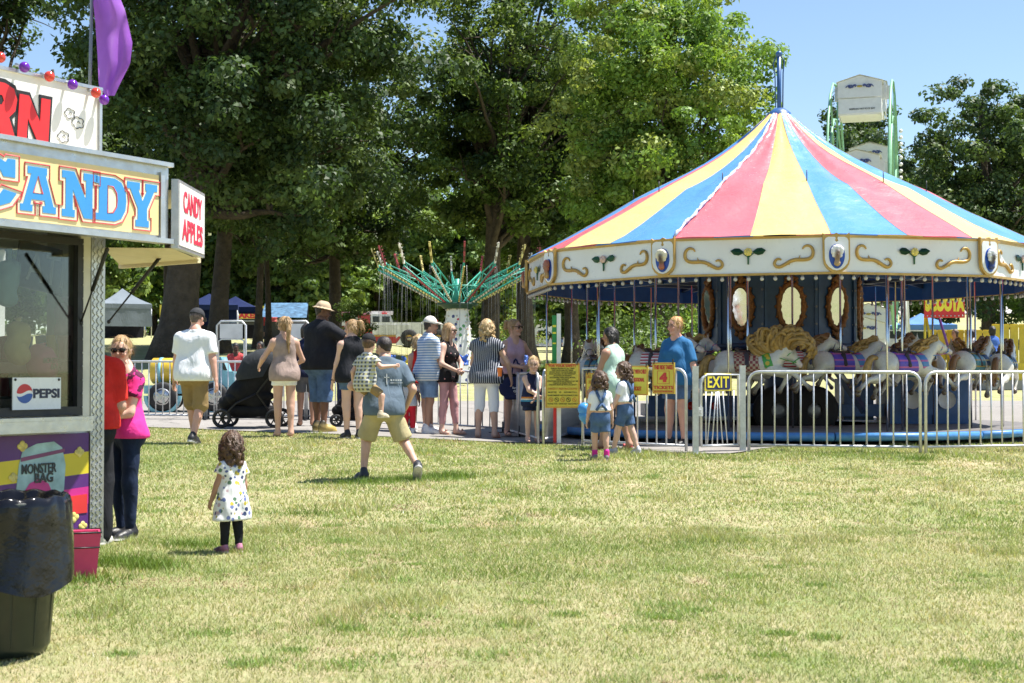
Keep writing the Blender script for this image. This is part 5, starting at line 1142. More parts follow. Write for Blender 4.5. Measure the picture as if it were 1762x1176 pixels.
# person between them, mostly hidden
b, H = spot(527, 735, 560)
person('person in dark clothes mostly hidden behind the man in the bucket hat', b, H, 10, 'f', 1.0, skin=TAN, top=dict(mat=NAVY, sleeve=.4, hem=.48), bottom=dict(mat=cloth('grey_twill', (.12, .12, .13)), length=.8), shoes=SAN((.2, .1, .06), (.12, .07, .05)), hair=('dark', 'bob'), group=QG, detail=.7)
# woman in black tank
b, H = spot(606, 755, 553)
r_, J = person('woman in a black tank top and denim shorts with a blonde bun', b, H, 24, 'f', 1.12, skin=PALE, pose=dict(hl=(-.15, .10, .455), head=(45, -2), fl=(-.04, .02, .045), fr=(.05, -.03, .045)), top=dict(mat=BLACKC, sleeve=0, hem=.475, off=.012), bottom=dict(mat=DENIM, length=.42, off=.009, name='denim_shorts'), shoes=SNK, hair=('sandy', 'pony_high', .015, 3), group=QG)
mb = MB(); mb.tube([Vector(J['HL'] + A3((.030 * math.cos(i * .7854), .030 * math.sin(i * .7854), .01))) for i in range(8)], .008, 5, closed=True); mb.build('wristband', BLACKC, r_)
# man carrying the boy
b, H = spot(660, 826, 573); b.z += .0
greyt = cloth('slate_blue_jersey', (.105, .145, .19), var=.2)
r_, J = person('man in a slate blue tee and khaki shorts striding and carrying a small boy', b, H, 20, 'm', 1.05, skin=LIGHT, pose=dict(fl=(-.125, .06, .045), fr=(.19, -.17, .10), pr=48, kr=(.1, 1, 0), drop=.035, tl=15, tr=-10, hl=(-.12, .13, .60), el=(-1, -.55, -.3), hr=(.18, .06, .50), lean=(.015, .03), head=(28, -14)),
    top=dict(mat=greyt, sleeve=.78, hem=.475, off=.012), bottom=dict(mat=KHAKIL, length=.97, off=.018, flare=.016), shoes=dict(kind='shoe', c=(.02, .022, .03), sole=(.72, .70, .66), big=1.08), hair=('dark', 'short', .006), detail=1.05)
shirt_me = [c_ for c_ in r_.children if c_.name.startswith('shirt')][0].data; sv = np.zeros(len(shirt_me.vertices) * 3, np.float32); shirt_me.vertices.foreach_get('co', sv); sv = sv.reshape(-1, 3)
def backy(x, z): m_ = (abs(sv[:, 0] - x) < .02) & (abs(sv[:, 2] - z) < .02); return float(sv[m_, 1].min()) - .004 if m_.any() else -.2
bx, bz = J['hips'][0] + .01, float(J['hips'][2] + (J['sh'] - J['hips'])[2] * .66); mb = MB()
for x, z, w, h in [(0, .05, .010, .03), (0, .02, .010, .03), (0, -.01, .010, .03), (0, -.04, .010, .03), (-.018, .025, .02, .010), (.018, .025, .02, .010)] + [(.05 + i * .028, -.005, .018, .018) for i in range(5)] + [(.05 + i * .03, -.035, .03, .006) for i in range(5)]: mb.box((bx + x, backy(bx + x, bz + z), bz + z), (w, .006, h))
mb.build('back_print', cloth('white_print', (.6, .63, .66)), r_)
bb = P(627, 664, b.y - .23) - Vector((0, 0, .32))
plaid = cloth('plaid_cotton', (1, 1, 1), pattern=lambda t, co: t.mix(t.math('LESS_THAN', t.math('FRACT', t.math('MULTIPLY', t.sep(co)[2], 24)), .45), stripes(0, .05, .5, (.10, .11, .13), (.50, .47, .24))(t, co), (.52, .53, .50)))
r2, J2 = person('small boy in a black cap and striped shirt carried on the man\'s arm', bb, .97, -30, 'm', 1.0, .85, skin=LIGHT, pose=dict(drop=.10, fl=(-.06, .16, .06), fr=(.20, .04, .02), kl=(-.5, 1, .6), kr=(.9, .5, .4), hr=(.30, .12, .55), er=(.6, -.6, -.6), hl=(-.19, .05, .36), head=(15, -5), lean=(.0, .05)),
    top=dict(mat=plaid, sleeve=.6, hem=.36, off=.014), bottom=dict(mat=KHAKI, length=.9, off=.012), shoes=dict(kind='shoe', c=(.50, .42, .30), sole=(.6, .55, .45), big=1.15), hair=('brown', 'short'), hat=('cap', cloth('black_twill', (.016, .016, .018))))
# girl with red top, small child in red trousers
b, H = spot(722, 744, 578)
person('girl with long blonde hair and a red top behind the man in the striped polo', b, H, 20, 'f', .95, .2, skin=LIGHT, pose=dict(head=(-10, -8)), top=dict(mat=redt, sleeve=0, hem=.50), bottom=dict(mat=cloth('pale_floral', (1, 1, 1), pattern=spots(20, .28, (.5, .5, .52), [(.5, .1, .2), (.05, .05, .08)])), length=.5), shoes=SNW, hair=('blond', 'wavy', .04, 1.5), group=QG)
b, H = spot(704, 747, 640)
person('small child in a grey top and bright red trousers in the queue', b, H, -5, 'f', 1.0, .7, skin=DARKS, pose=dict(hr=(.16, .05, .50)), top=dict(mat=cloth('pale_grey_jersey', (.45, .46, .48)), sleeve=.5, hem=.44), bottom=dict(mat=cloth('red_fleece', (.55, .02, .035)), length=1.85, off=.012, flare=.004, name='trousers'), shoes=SNW, hair=('black', 'curly', .02, .7), group=QG)
# man in striped polo
b, H = spot(737, 748, 549)
person('older man in a blue striped polo, white cap and jean shorts', b, H, -62, 'm', 1.08, skin=TAN, pose=dict(hr=(.13, .10, .46), hl=(-.15, .04, .47), fl=(-.06, .05, .045), fr=(.05, -.04, .045), head=(-8, -2)), top=dict(mat=cloth('striped_pique', (1, 1, 1), pattern=stripes(2, .042, .45, (.66, .70, .76), (.20, .33, .55))), sleeve=.85, hem=.46, off=.014, name='polo_shirt'), bottom=dict(mat=DENIML, length=.88, off=.018, flare=.014, name='jean_shorts'), shoes=SNW, hair=('dark', 'short', 0), hat=('cap', cloth('off_white_twill', (.62, .59, .54))), group=QG)
# woman in black dotted tank
b, H = spot(770, 750, 559)
person('woman in a black dotted tank top and dusty pink trousers with sunglasses', b, H, -118, 'f', 1.0, skin=PALE, pose=dict(hr=(.055, .115, .585), er=(1, -.5, -.1), hl=(.0, .14, .585), el=(-1, -.3, 0), head=(12, 0), fl=(-.07, .05, .045), fr=(.04, -.04, .045)), top=dict(mat=cloth('dotted_black', (1, 1, 1), pattern=spots(15, .17, (.014, .013, .015), [(.6, .3, .3), (.5, .2, .22), (.7, .6, .55)])), sleeve=0, hem=.475, off=.008), bottom=dict(mat=cloth('dusty_pink_denim', (.56, .30, .31)), length=1.82, off=.004, flare=0, name='trousers'), shoes=SAN((.45, .25, .2), (.30, .18, .12)), hair=('sandy', 'long', .015, 1.1), glasses=LENS, group=QG)
# woman in striped blouse
b, H = spot(837, 756, 553)
r_, J = person('blonde woman in a navy pinstripe blouse and white capris seen from behind', b, H, -14, 'f', 1.12, skin=LIGHT, pose=dict(hr=(.19, .10, .52), er=(1, -.9, 0), hl=(-.13, .14, .52), fl=(-.075, .0, .045), fr=(.075, -.01, .045)), top=dict(mat=cloth('pinstripe_navy', (1, 1, 1), pattern=stripes(0, .032, .72, (.50, .51, .55), (.030, .036, .056))), sleeve=.3, hem=.465, off=.016, sflare=.016), bottom=dict(mat=WHITEC, length=1.28, off=.006, flare=.003, name='capri_trousers'), shoes=SAN((.35, .09, .05), (.22, .08, .05)), hair=('blond', 'wavy', .05, 1.35), group=QG)
# teenager with tote
b, H = spot(884, 752, 552)
teen, JT = person('teenage girl in a pale pink tank top and black shorts with sunglasses', b, H, -152, 'f', .93, .08, skin=LIGHT, pose=dict(hl=(-.115, -.02, .565), el=(-1, -.25, .1), hr=(.02, .12, .60), er=(.9, -.6, 0), head=(28, 0), fl=(-.06, .03, .045), fr=(.05, -.03, .045)), top=dict(mat=cloth('heather_pink', (1, 1, 1), pattern=stripes(2, .018, .5, (.58, .38, .44), (.44, .29, .34), .03)), sleeve=0, hem=.535, off=.007, neck=.04), bottom=dict(mat=BLACKC, length=.30, off=.008), shoes=SAN((.1, .05, .04), (.08, .05, .04)), hair=('sandy', 'pony_high', .015, 3), glasses=LENS, group=QG)
# little girl in navy
b, H = spot(916, 763, 615)
person('little blonde girl in a navy romper with her arms folded beside the gate', b, H, -158, 'f', 1.0, .6, skin=PALE, pose=dict(hr=(-.03, .14, .54), er=(1, .2, -.4), hl=(.03, .15, .52), el=(-1, .2, -.4), head=(-24, -8)), top=dict(mat=cloth('navy_rainbow', (1, 1, 1), pattern=bands(2, [(0, (.014, .02, .06)), (.60, (.05, .25, .45)), (.625, (.65, .62, .55)), (.645, (.60, .22, .05)), (.67, (.014, .02, .06))])), sleeve=0, hem=.42, off=.012), bottom=dict(mat=NAVY, length=.45, off=.018, flare=.012), shoes=SAN((.55, .35, .32), (.4, .28, .24)), hair=('blond', 'bun', .015), group=QG)
# woman in mint
b, H = spot(1058, 774, 566)
person('dark haired woman in a mint sleeveless top leading two girls past the signs', b, H, 52, 'f', 1.18, skin=TAN, pose=dict(hr=(.16, .10, .46), hl=(-.14, .14, .50), head=(28, -8), fl=(-.05, .10, .045), fr=(.06, -.10, .06), pr=15, lean=(0, .02)), top=dict(mat=cloth('mint_crepe', (.46, .64, .53), vs=9), sleeve=0, hem=.40, off=.014, flare=(.058, .066)), bottom=dict(mat=DENIM, length=.55, off=.01), shoes=SAN((.5, .05, .06), (.45, .05, .06)), hair=('black', 'bob', .03))
# girls in overalls
def straps(r_, J, H, m):
    mb = MB(); c = Vector(J['hips'] + (J['sh'] - J['hips']) * .62) + Vector((0, -.088 * H, 0))
    for s_, S_ in ((-1, J['SL']), (1, J['SR'])):
        sh_ = Vector(J['sh'] + (S_ - J['sh']) * .52); tp = sh_ + Vector((0, .0, .052 * H)); ft = Vector(J['hips'] + (J['sh'] - J['hips']) * .70) + Vector((s_ * .045 * H, .082 * H, 0)); lo = Vector(J['hips'] + (J['sh'] - J['hips']) * .36) + Vector((-s_ * .06 * H, -.090 * H, 0))
        for a, b_ in ((lo, c), (c, sh_ + Vector((0, -.066 * H, .012 * H))), (sh_ + Vector((0, -.066 * H, .012 * H)), tp), (tp, sh_ + Vector((0, .062 * H, 0))), (sh_ + Vector((0, .062 * H, 0)), ft)): mb.tube([a, b_], .017 * H, 5)
    mb.build('overall_straps', m, r_)
b, H = spot(1033, 792, 640)
r_, J = person('curly haired girl in denim overalls nearest the lawn, seen from behind', b, H, 6, 'f', 1.02, .75, skin=LIGHT, pose=dict(hl=(-.15, .05, .40), hr=(.15, .05, .42), fl=(-.055, .05, .05), fr=(.065, -.04, .045)), top=dict(mat=WHITEC, sleeve=.6, hem=.56, off=.010), bottom=dict(mat=DENIM, length=.66, off=.012, waist=.44, flare=.010, name='overalls'), shoes=dict(kind='shoe', c=(.20, .19, .20), sole=(.4, .3, .35), sock=cloth('magenta_sock', (.70, .04, .30)), sockh=.05), hair=('brown', 'curly', .05, .9), group='girls in overalls')
straps(r_, J, H, DENIM)
b, H = spot(1076, 783, 624)
r_, J = person('taller girl in denim overalls facing left with pink face paint', b, H, 58, 'f', .98, .6, skin=PALE, pose=dict(hl=(-.12, .12, .44), hr=(.15, .06, .42), fl=(-.05, .12, .045), fr=(.06, -.12, .05), pr=10, head=(22, -4)), top=dict(mat=WHITEC, sleeve=.6, hem=.57, off=.010), bottom=dict(mat=DENIM, length=.72, off=.012, waist=.44, flare=.010, name='overalls'), shoes=dict(kind='shoe', c=(.45, .45, .47), sole=(.6, .6, .6)), hair=('brown', 'curly', .04, 1.25), group='girls in overalls')
straps(r_, J, H, DENIM)
q = J['q']; mb = MB(); mb.ball(q((-.12, .36, -.17)), .07 * J['hh'], 8); mb.build('face_paint', M('pink_paint', (.7, .05, .3), .6), r_)
# ride attendant in blue
b, H = spot(1165, 769, 549)
r_, J = person('heavy ride attendant in a royal blue tee standing behind the ticket signs', b, H, 136, 'f', 1.22, belly=.024, skin=RUDDY, pose=dict(hl=(-.21, .02, .46), hr=(.20, -.02, .47), head=(-8, 0), fl=(-.085, .02, .045), fr=(.08, .0, .045)), top=dict(mat=cloth('royal_blue_jersey', (.028, .135, .30)), sleeve=.88, hem=.475, off=.010, sflare=.014), bottom=dict(mat=DENIM, length=.66, off=.012, flare=.01, name='denim_shorts'), shoes=SNK, hair=('ginger', 'bun', .03))
mb = MB(); mb.ball(Vector(J['hips'] + (J['sh'] - J['hips']) * .75) + Vector((-.08, .155, 0)), .03, 8, 0, (1, .35, .7)); mb.build('shirt_emblem', M('orange_print', (.6, .28, .08), .7), r_)
# people on the far side of the barrier
b, H = spot(407, 700, 592, 0, 28.5)
person('man in a coral red print shirt beyond the barrier near the toy truck', b, H, 170, 'm', 1.0, skin=DARKS, pose=dict(head=(20, -18)), top=dict(mat=cloth('coral_print', (1, 1, 1), pattern=spots(26, .2, (.62, .08, .08), [(.7, .3, .28)])), sleeve=.8, hem=.48), bottom=dict(mat=BLACKC, length=1.9, name='trousers'), shoes=SNK, hair=('black', 'short'), detail=.7)
b, H = spot(591, 700, 587, 0, 28)
person('man in a pale grey shirt and white cap beyond the barrier', b, H, -20, 'm', 1.05, skin=TAN, top=dict(mat=cloth('pale_grey_shirt', (.42, .42, .42)), sleeve=.7, hem=.48), bottom=dict(mat=NAVY, length=1.9, name='trousers'), shoes=SNK, hair=('grey', 'short'), hat=('cap', WHITEC), detail=.7)
b, H = spot(449, 700, 590, 0, 28.2)
person('person in grey with dark hair beyond the barrier behind the stroller', b, H, 160, 'f', 1.0, skin=BROWN, top=dict(mat=cloth('mid_grey_jersey', (.25, .25, .26)), sleeve=.7, hem=.48), bottom=dict(mat=BLACKC, length=1.9, name='trousers'), shoes=SNK, hair=('black', 'short'), detail=.7)
# far visitors
fv = [(298, 92, 'far visitor in a blue dress beside the grey canopy tent', (.10, .20, .48), 60), (246, 90, 'far visitor in dark clothes under the grey canopy tent', (.03, .03, .04), 0), (457, 82, 'far visitor in red by the stalls, left of the pair', (.55, .05, .05), 30), (470, 84, 'far visitor in red by the stalls, right of the pair', (.6, .12, .12), 200),
      (926, 160, 'far visitor in black on the pale drive', (.02, .02, .03), 90), (908, 158, 'far visitor in white on the pale drive, left of the group', (.6, .6, .62), 120), (930 + 12, 158, 'far visitor in grey blue on the pale drive', (.25, .28, .36), 170), (952, 156, 'far visitor in coral pink on the pale drive', (.65, .18, .15), 190), (966, 159, 'far visitor in dark clothes on the pale drive', (.03, .03, .03), 10), (986, 157, 'far visitor in pale grey at the right end of the drive', (.4, .42, .45), 200)]
for px, d, lab, cl, yw in fv:
    b = GD(px, d); person(lab, b, 1.68, yw, random.choice('mf'), 1.05, skin=TAN, top=dict(mat=cloth('far_cloth_%d' % px, cl), sleeve=.6, hem=.46), bottom=dict(mat=NAVY if px % 2 else DENIM, length=1.2), shoes=SNK, hair=('dark', 'short'), detail=.45, group='far visitors')
# ------------------------------------------------------------------ crowd barriers and signs
GALV = M('galvanised_steel', (.60, .61, .62), .42, .6, var=.18, vs=14)
def barrier(label, a, b, h=1.02, gap=.125, legs=True, group='steel crowd barriers', feet=True, ra=True, rb=True):
    """a steel barrier panel between ground points a and b: hoop frame, upright bars, two feet"""
    a, b = Vector(a), Vector(b); L = (b - a).length; rz = math.atan2(b.y - a.y, b.x - a.x)
    t = thing('crowd_barrier', label, 'barrier', a, rz, group); sl = (b.z - a.z)
    def p(x, z): return Vector((x, 0, z + sl * x / L))
    r = .14; mb = MB(); lo = .085; pts = [p(0, 0 if legs else lo)]
    if ra: pts += [p(0, h - r)] + [p(r - r * math.cos(q), h - r + r * math.sin(q)) for q in (.4, .8, 1.2)] + [p(r, h)]
    else: pts += [p(0, h)]
    if rb: pts += [p(L - r, h)] + [p(L - r + r * math.sin(q), h - r + r * math.cos(q)) for q in (.4, .8, 1.2)] + [p(L, h - r)]
    else: pts += [p(L, h)]
    pts += [p(L, 0 if legs else lo)]
    mb.tube(pts, .021, 8); mb.build('hoop_frame', GALV, t)
    mb = MB(); mb.tube([p(0, lo), p(L, lo)], .017, 8); mb.build('bottom_rail', GALV, t)
    n = max(2, round(L / gap))
    mb = MB(); mb.tube([(0, 0, 0), (0, 0, 1)], .0115, 6); bm_ = mb.mesh('bar', GALV)
    for i in range(1, n):
        x = L * i / n; o = link('bar', bm_, t, p(x, lo)); zt = h - (0 if r < x < L - r else .02); o.scale = (1, 1, zt - lo)
    if feet:
        for x in (0.03, L - .03):
            mb = MB(); mb.bar(p(x, .02) + Vector((0, -.28, 0)), p(x, .02) + Vector((0, .28, 0)), .05, .02); mb.tube([p(x, .02), p(x, .2)], .018, 6); mb.build('foot', STEELD, t)
    return t
def gp(px, py): q = G(px, py); return q
A = gp(1197, 781); Bq = gp(1277, 777); Cq = gp(1588, 781); Dq = gp(1905, 775); S0 = gp(935, 766); S1 = gp(996, 752); S2 = gp(1186, 779); S1b = gp(1003, 769)
def post(px, py, label):
    q = gp(px, py); t = thing('gate_post', label, 'post', q, 0, 'carousel gate posts'); mb = MB(); mb.bar((0, 0, -.05), (0, 0, 1.13), .075, .075); mb.build('shaft', GALV, t); mb = MB(); mb.box((0, 0, 1.137), (.085, .085, .014)); mb.box((0, -.02, .006), (.22, .16, .012)); mb.build('cap_and_base', GALV, t)
    return t
post(1197, 782, 'square steel gate post left of the EXIT gate'); post(1278, 777, 'square steel gate post right of the EXIT gate')
S2b = S2 + (S1b - S2).normalized() * .05
barrier('steel barrier carrying the yellow ticket signs, left of the exit', S1b, S2b, 1.10, .165, ra=False, feet=False)
safe_b = barrier('short barrier panel behind the tall safety sign at the queue entrance', S0, S1, 1.08, .10, ra=True, rb=False)
barrier('long steel barrier right of the EXIT gate in front of the carousel', Bq + Vector((.09, 0, 0)), Cq - Vector((.03, 0, 0)), 1.06, .165, feet=False)
barrier('steel barrier running out of the picture at the right edge', Cq + Vector((.04, .0, 0)), Dq, 1.06, .165, feet=False)
# exit gate with its fan of bars
g = thing('exit_gate', 'narrow steel gate with fanned bars under the EXIT sign', 'gate', A + Vector((.055, 0, 0)), math.atan2(Bq.y - A.y, Bq.x - A.x)); L = (Bq - A).length - .11
mb = MB(); mb.tube([(0.02, 0, .10), (.02, 0, .92), (.05, 0, .99), (.12, 0, 1.03), (L - .02, 0, 1.03), (L - .02, 0, .10)], .020, 8); mb.tube([(.02, 0, .10), (L - .02, 0, .10)], .016, 8); mb.build('gate_frame', GALV, g)
for x0, x1 in ((.10, .10), (.20, .12), (.27, .20), (.29, .29), (.31, .38), (.38, .46), (L - .10, L - .10)):
    mb = MB(); mb.tube([(x0, 0, .82), (x1, 0, .10)], .009, 6); mb.build('bar', GALV, g)
mb = MB(); mb.box((-.02, -.02, .55), (.07, .06, .12)); mb.box((-.02, -.05, .55), (.03, .03, .05)); mb.build('latch', GALV, g)
def sign(label, name, M0, w, h, plate, parts, edge=None, clips=True):
    """flat plate hung on a barrier; M0 places its centre, -y faces out"""
    t = thing(name, label, 'sign'); t.matrix_world = M0
    mb = MB(); mb.box((0, 0, 0), (w, .010, h)); mb.build('plate', plate, t)
    if edge:
        mb = MB()
        for q in ((-1, 0), (1, 0), (0, -1), (0, 1)): mb.box((q[0] * (w / 2 - .012), -.006, q[1] * (h / 2 - .012)), (.006 if q[0] else w - .018, .003, h - .03 if q[0] else .006))
        mb.build('border', edge, t)
    for me, x, z in parts: link('lettering', me, t, (x, -.0056, z))
    if clips:
        for s_ in (-1, 1): mb = MB(); mb.box((s_ * w * .42, 0, h / 2 + .01), (.012, .022, .07)); mb.build('clip', BLK, t)
    return t
def on(a, b, s, up, out):
    """matrix on the barrier a->b, s metres along, up above ground, out in front"""
    a, b = Vector(a), Vector(b); u = (b - a).normalized(); rz = math.atan2(u.y, u.x); n = Vector((u.y, -u.x, 0)).normalized(); q = a + u * s
    return Matrix.Translation(q + n * out + Vector((0, 0, up))) @ Matrix.Rotation(rz, 4, 'Z')
e = sign('small navy EXIT sign with yellow letters on the gate', 'exit_sign', on(A, Bq, .345, .93, .035), .44, .235, YEL, [(TXT['exit'], 0, 0)], None, False)
mb = MB(); mb.prism([(-.202, -.08), (-.18, -.10), (.18, -.10), (.202, -.08), (.202, .08), (.18, .10), (-.18, .10), (-.202, .08)], .002, Matrix.Translation((0, -.0072, 0))); mb.build('navy_field', NAVYP, e)
for c_ in e.children:
    if c_.name.startswith('lettering'): c_.location.y = -.0074
# the tall safety sign
d = (S1 - S0); Ms = on(S0, S1, .30, .80, .05); Ms = Matrix.Translation(Ms.translation) @ Matrix.Rotation(R(4), 4, 'Z')
Ms.translation = P(968, 664, S0.y - .06)
lt = [(TXT['safety'], 0, .285)] + [(TXT['s%d' % i], 0, .248 - .0262 * i) for i in range(10)] + [(TXT['height'], 0, -.045), (TXT['s10'], 0, -.095), (TXT['s11'], 0, -.140), (TXT['s12'], 0, -.262)]
sg = sign('tall yellow FOR YOUR SAFETY sign at the queue entrance', 'safety_sign', Ms, .50, .64, YEL, lt, RED)
for i in range(5):
    mb = MB(); x = -.17 + .085 * i; mb.tube([(x + .030 * math.cos(k * .5236), -.008, -.202 + .030 * math.sin(k * .5236)) for k in range(12)], .0035, 4, closed=True); mb.bar((x - .02, -.0085, -.182), (x + .02, -.0085, -.222), .005, .005); mb.ball((x, -.008, -.196), .008, 6); mb.bar((x, -.008, -.21), (x, -.008, -.196), .012, .004); mb.build('warning_symbol', OLIVE if i % 2 else ORNG, sg)
L12 = (S2 - S1).length
def pxs(px): return None
def hang(px, py): # place on barrier S1->S2 by pixel column
    S1 = S1b; best = min((abs((P(px, 600, 1).x * (S1 + (S2 - S1) * k / 200).y) - (S1 + (S2 - S1) * k / 200).x), k) for k in range(201))[1] / 200; q = S1 + (S2 - S1) * best; z = P(px, py, q.y).z - q.z; return on(S1, S2, best * (S2 - S1).length, z, .04)
sign('yellow riders sign hung left on the barrier behind the girls', 'riders_sign', hang(1032, 664), .45, .36, YEL, [(TXT['r1'], 0, .13), (TXT['r2'], 0, .05), (TXT['r3'], 0, -.04), (TXT['r4'], 0, -.125)], RED)
sign('yellow adult with child additional ticket sign between the other ticket signs', 'adult_ticket_sign', hang(1100, 655), .37, .40, YEL, [(TXT['a1'], 0, .12), (TXT['a2'], 0, .01), (TXT['a3'], 0, -.11)], RED)
sg = sign('yellow sign saying this ride takes 4 tickets beside the exit', 'ticket_price_sign', hang(1145, 651), .38, .42, YEL, [(TXT['t1'], 0, .145), (TXT['t2'], 0, .01), (TXT['t3'], 0, -.125), (TXT['t4'], 0, -.175)], RED)
mb = MB()
for q in ((-1, 0), (1, 0), (0, -1), (0, 1)): mb.box((q[0] * .10, -.007, .01 + q[1] * .085), (.005 if q[0] else .2, .003, .17 if q[0] else .005))
mb.build('number_frame', RED, sg)
# barrier run along the path at the left and the return towards the gate
def row(pts, labs, h=1.04):
    for i in range(len(pts) - 1): barrier(labs[i], pts[i] + (pts[i + 1] - pts[i]).normalized() * .04, pts[i + 1], h, .13)
run = [GD(px, d) for px, d in ((40, 25.6), (205, 25.5), (353, 25.3), (525, 25.2), (700, 25.0), (868, 24.8))]
row(run, ['crowd barrier behind the candy stand, leftmost of the path row', 'crowd barrier in front of the toy truck, behind the pink woman', 'crowd barrier in front of the toy truck, behind the stroller', 'crowd barrier behind the man in the bucket hat', 'crowd barrier behind the pink trousers woman, last before the corner'])
ret = [GD(868, 24.7), GD(893, 22.9), GD(926, 20.9)]
row(ret, ['crowd barrier of the return row farther from the gate, behind the teenage girl', 'crowd barrier of the return row nearest the safety sign'])
# height post: white and green, red foot
q = GD(958, 20.6); t = thing('height_post', 'tall white and green measuring post with red foot behind the safety sign', 'post', q)
mb = MB(); mb.box((.030, 0, .95), (.06, .04, 1.90)); mb.build('white_board', M('white_post_paint', (.78, .78, .77), .5), t)
mb = MB(); mb.box((-.035, .01, 1.35), (.065, .05, 1.05)); mb.build('green_board', M('green_post_paint', (.02, .24, .06), .5), t)
mb = MB(); mb.box((-.028, .01, .40), (.045, .05, .80)); mb.build('red_board', RED, t)
for z, s_ in ((1.72, .03), (1.62, .025), (1.47, .02)): mb = MB(); mb.box((-.035, -.018, z), (.05, .006, s_)); mb.build('marking', YELT, t)
# chrome framed blank boards inside the barrier
for px, d, lab, tp in ((398, 27.2, 'blank white board in a chrome hoop frame behind the man in polo', 553), (509, 27.6, 'blank white board in a chrome hoop frame behind the taupe top woman', 553)):
    q = GD(px, d); Hh = P(px, tp, d).z - q.z; w = .56; t = thing('hoop_sign', lab, 'sign', q, R(-4), 'blank hoop frame boards'); mb = MB(); w2 = w / 2
    mb.tube([(-w2, 0, 0), (-w2, 0, Hh - .08), (-w2 + .08, 0, Hh), (w2 - .08, 0, Hh), (w2, 0, Hh - .08), (w2, 0, 0)], .022, 8); mb.tube([(-w2 + .03, 0, .3), (-w2 + .03, 0, Hh - .38), (-w2 + .10, 0, Hh - .34), (w2 - .10, 0, Hh - .34), (w2 - .03, 0, Hh - .38), (w2 - .03, 0, .3)], .018, 8); mb.build('hoop', GALV, t)
    mb = MB(); mb.box((0, -.01, Hh - .19), (w - .12, .02, .28)); mb.build('board', M('white_board', (.72, .72, .71), .4), t)
# ------------------------------------------------------------------ candy stand
AC = P(176, 600, 10.5); AC.z = 0
tv = Vector((.534, .845, 0)).normalized(); nv = Vector((tv.y, -tv.x, 0))        # along the wall, out of the wall
st = thing('candy_stand', 'white candy concession trailer with yellow CANDY awning sign at the left edge', 'food stand', AC, math.atan2(tv.y, tv.x))
def wl(px, py, out=0.):
    """local (x, z) on the plane parallel to the wall, out metres in front of it, seen at pixel px, py"""
    v = P(px, py, 1.) - Vector((0, 0, CAMZ)); o = Vector((0, 0, CAMZ)); k = ((AC + nv * out) - Vector((0, 0, 0))).dot(nv) / v.dot(nv); q = o + v * k - AC; return q.dot(tv), q.z
def L3(w): w = Vector(w) - AC; return Vector((w.dot(tv), -w.dot(nv), w.z))
ALU = M('brushed_aluminium', (.52, .53, .54), .35, .8, var=.14, vs=10, bump=.1); STW = M('stand_white', (.74, .74, .72), .4, var=.06); CREAM = M('cream_panel', (.66, .57, .36), .5, var=.08)
xw1, zt = wl(137, 412); _, zc = wl(100, 716); _, zb = wl(150, 936); xs1, _ = wl(152, 700); xj, _ = wl(140, 600)
zr = wl(172, 152)[1]; zaw = wl(100, 400, 0)[1]
BX = -4.2
# shell: far wall pieces round the window opening, roof, floor
mb = MB(); mb.box((BX / 2 - .01, 2.2, (zb + 3.25) / 2), (-BX, .05, 3.25 - zb)); mb.box((BX, 1.1, (zb + 3.25) / 2), (.05, 2.2, 3.25 - zb)); mb.box((BX / 2, 1.1, zb + .05), (-BX, 2.2, .06)); mb.box((BX / 2, 1.1, 3.22), (-BX + .05, 2.25, .06)); mb.box((-.03, 1.9, (zb + 3.25) / 2), (.06, .6, 3.25 - zb - .1)); mb.box((-.03, .26, (zb + 3.2) / 2), (.06, .48, 3.2 - zb - .1)); mb.box((-.03, 1.345, (zb + 3.2) / 2), (.06, .49, 3.2 - zb - .1)); mb.box((-.03, .80, (zb + zc + .5) / 2), (.06, .596, zc + .5 - zb - .1)); mb.box((-.03, .80, 2.92), (.06, .596, .46))
mb.box((BX / 2, .02, (zt + 3.19) / 2 + .02), (-BX, .04, 3.19 - zt - .04)); mb.box((BX / 2 - .05, .035, (zb + zc) / 2), (-BX - .12, .04, zc - zb)); mb.build('shell', STW, st)
mb = MB(); mb.box(((xw1 - .0) / 2 + xs1 / 2, .0, (zc + zt) / 2), (abs(xs1 - xw1), .03, zt - zc + .16)); mb.build('door_jamb', M('warm_white', (.66, .63, .55), .4), st)
# tread-plate corner strip with raised lozenges
TREAD = M('tread_plate', (.50, .51, .51), .34, .85, var=.2)
mb = MB(); mb.box((xs1 / 2 + .003, -.012, (zb + zt + .1) / 2), (-xs1, .02, zt + .1 - zb)); n = int((zt - zb) / .028)
for i in range(n):
    for j in range(3):
        x = xs1 * (.2 + .3 * j); z = zb + .03 + i * .028 + (j % 2) * .014; a = R(45 if (i + j) % 2 else -45); mb.box((x, -.024, z), (.030, .010, .009), 0, Matrix.Rotation(a, 3, 'Y'))
mb.build('tread_plate_corner', TREAD, st)
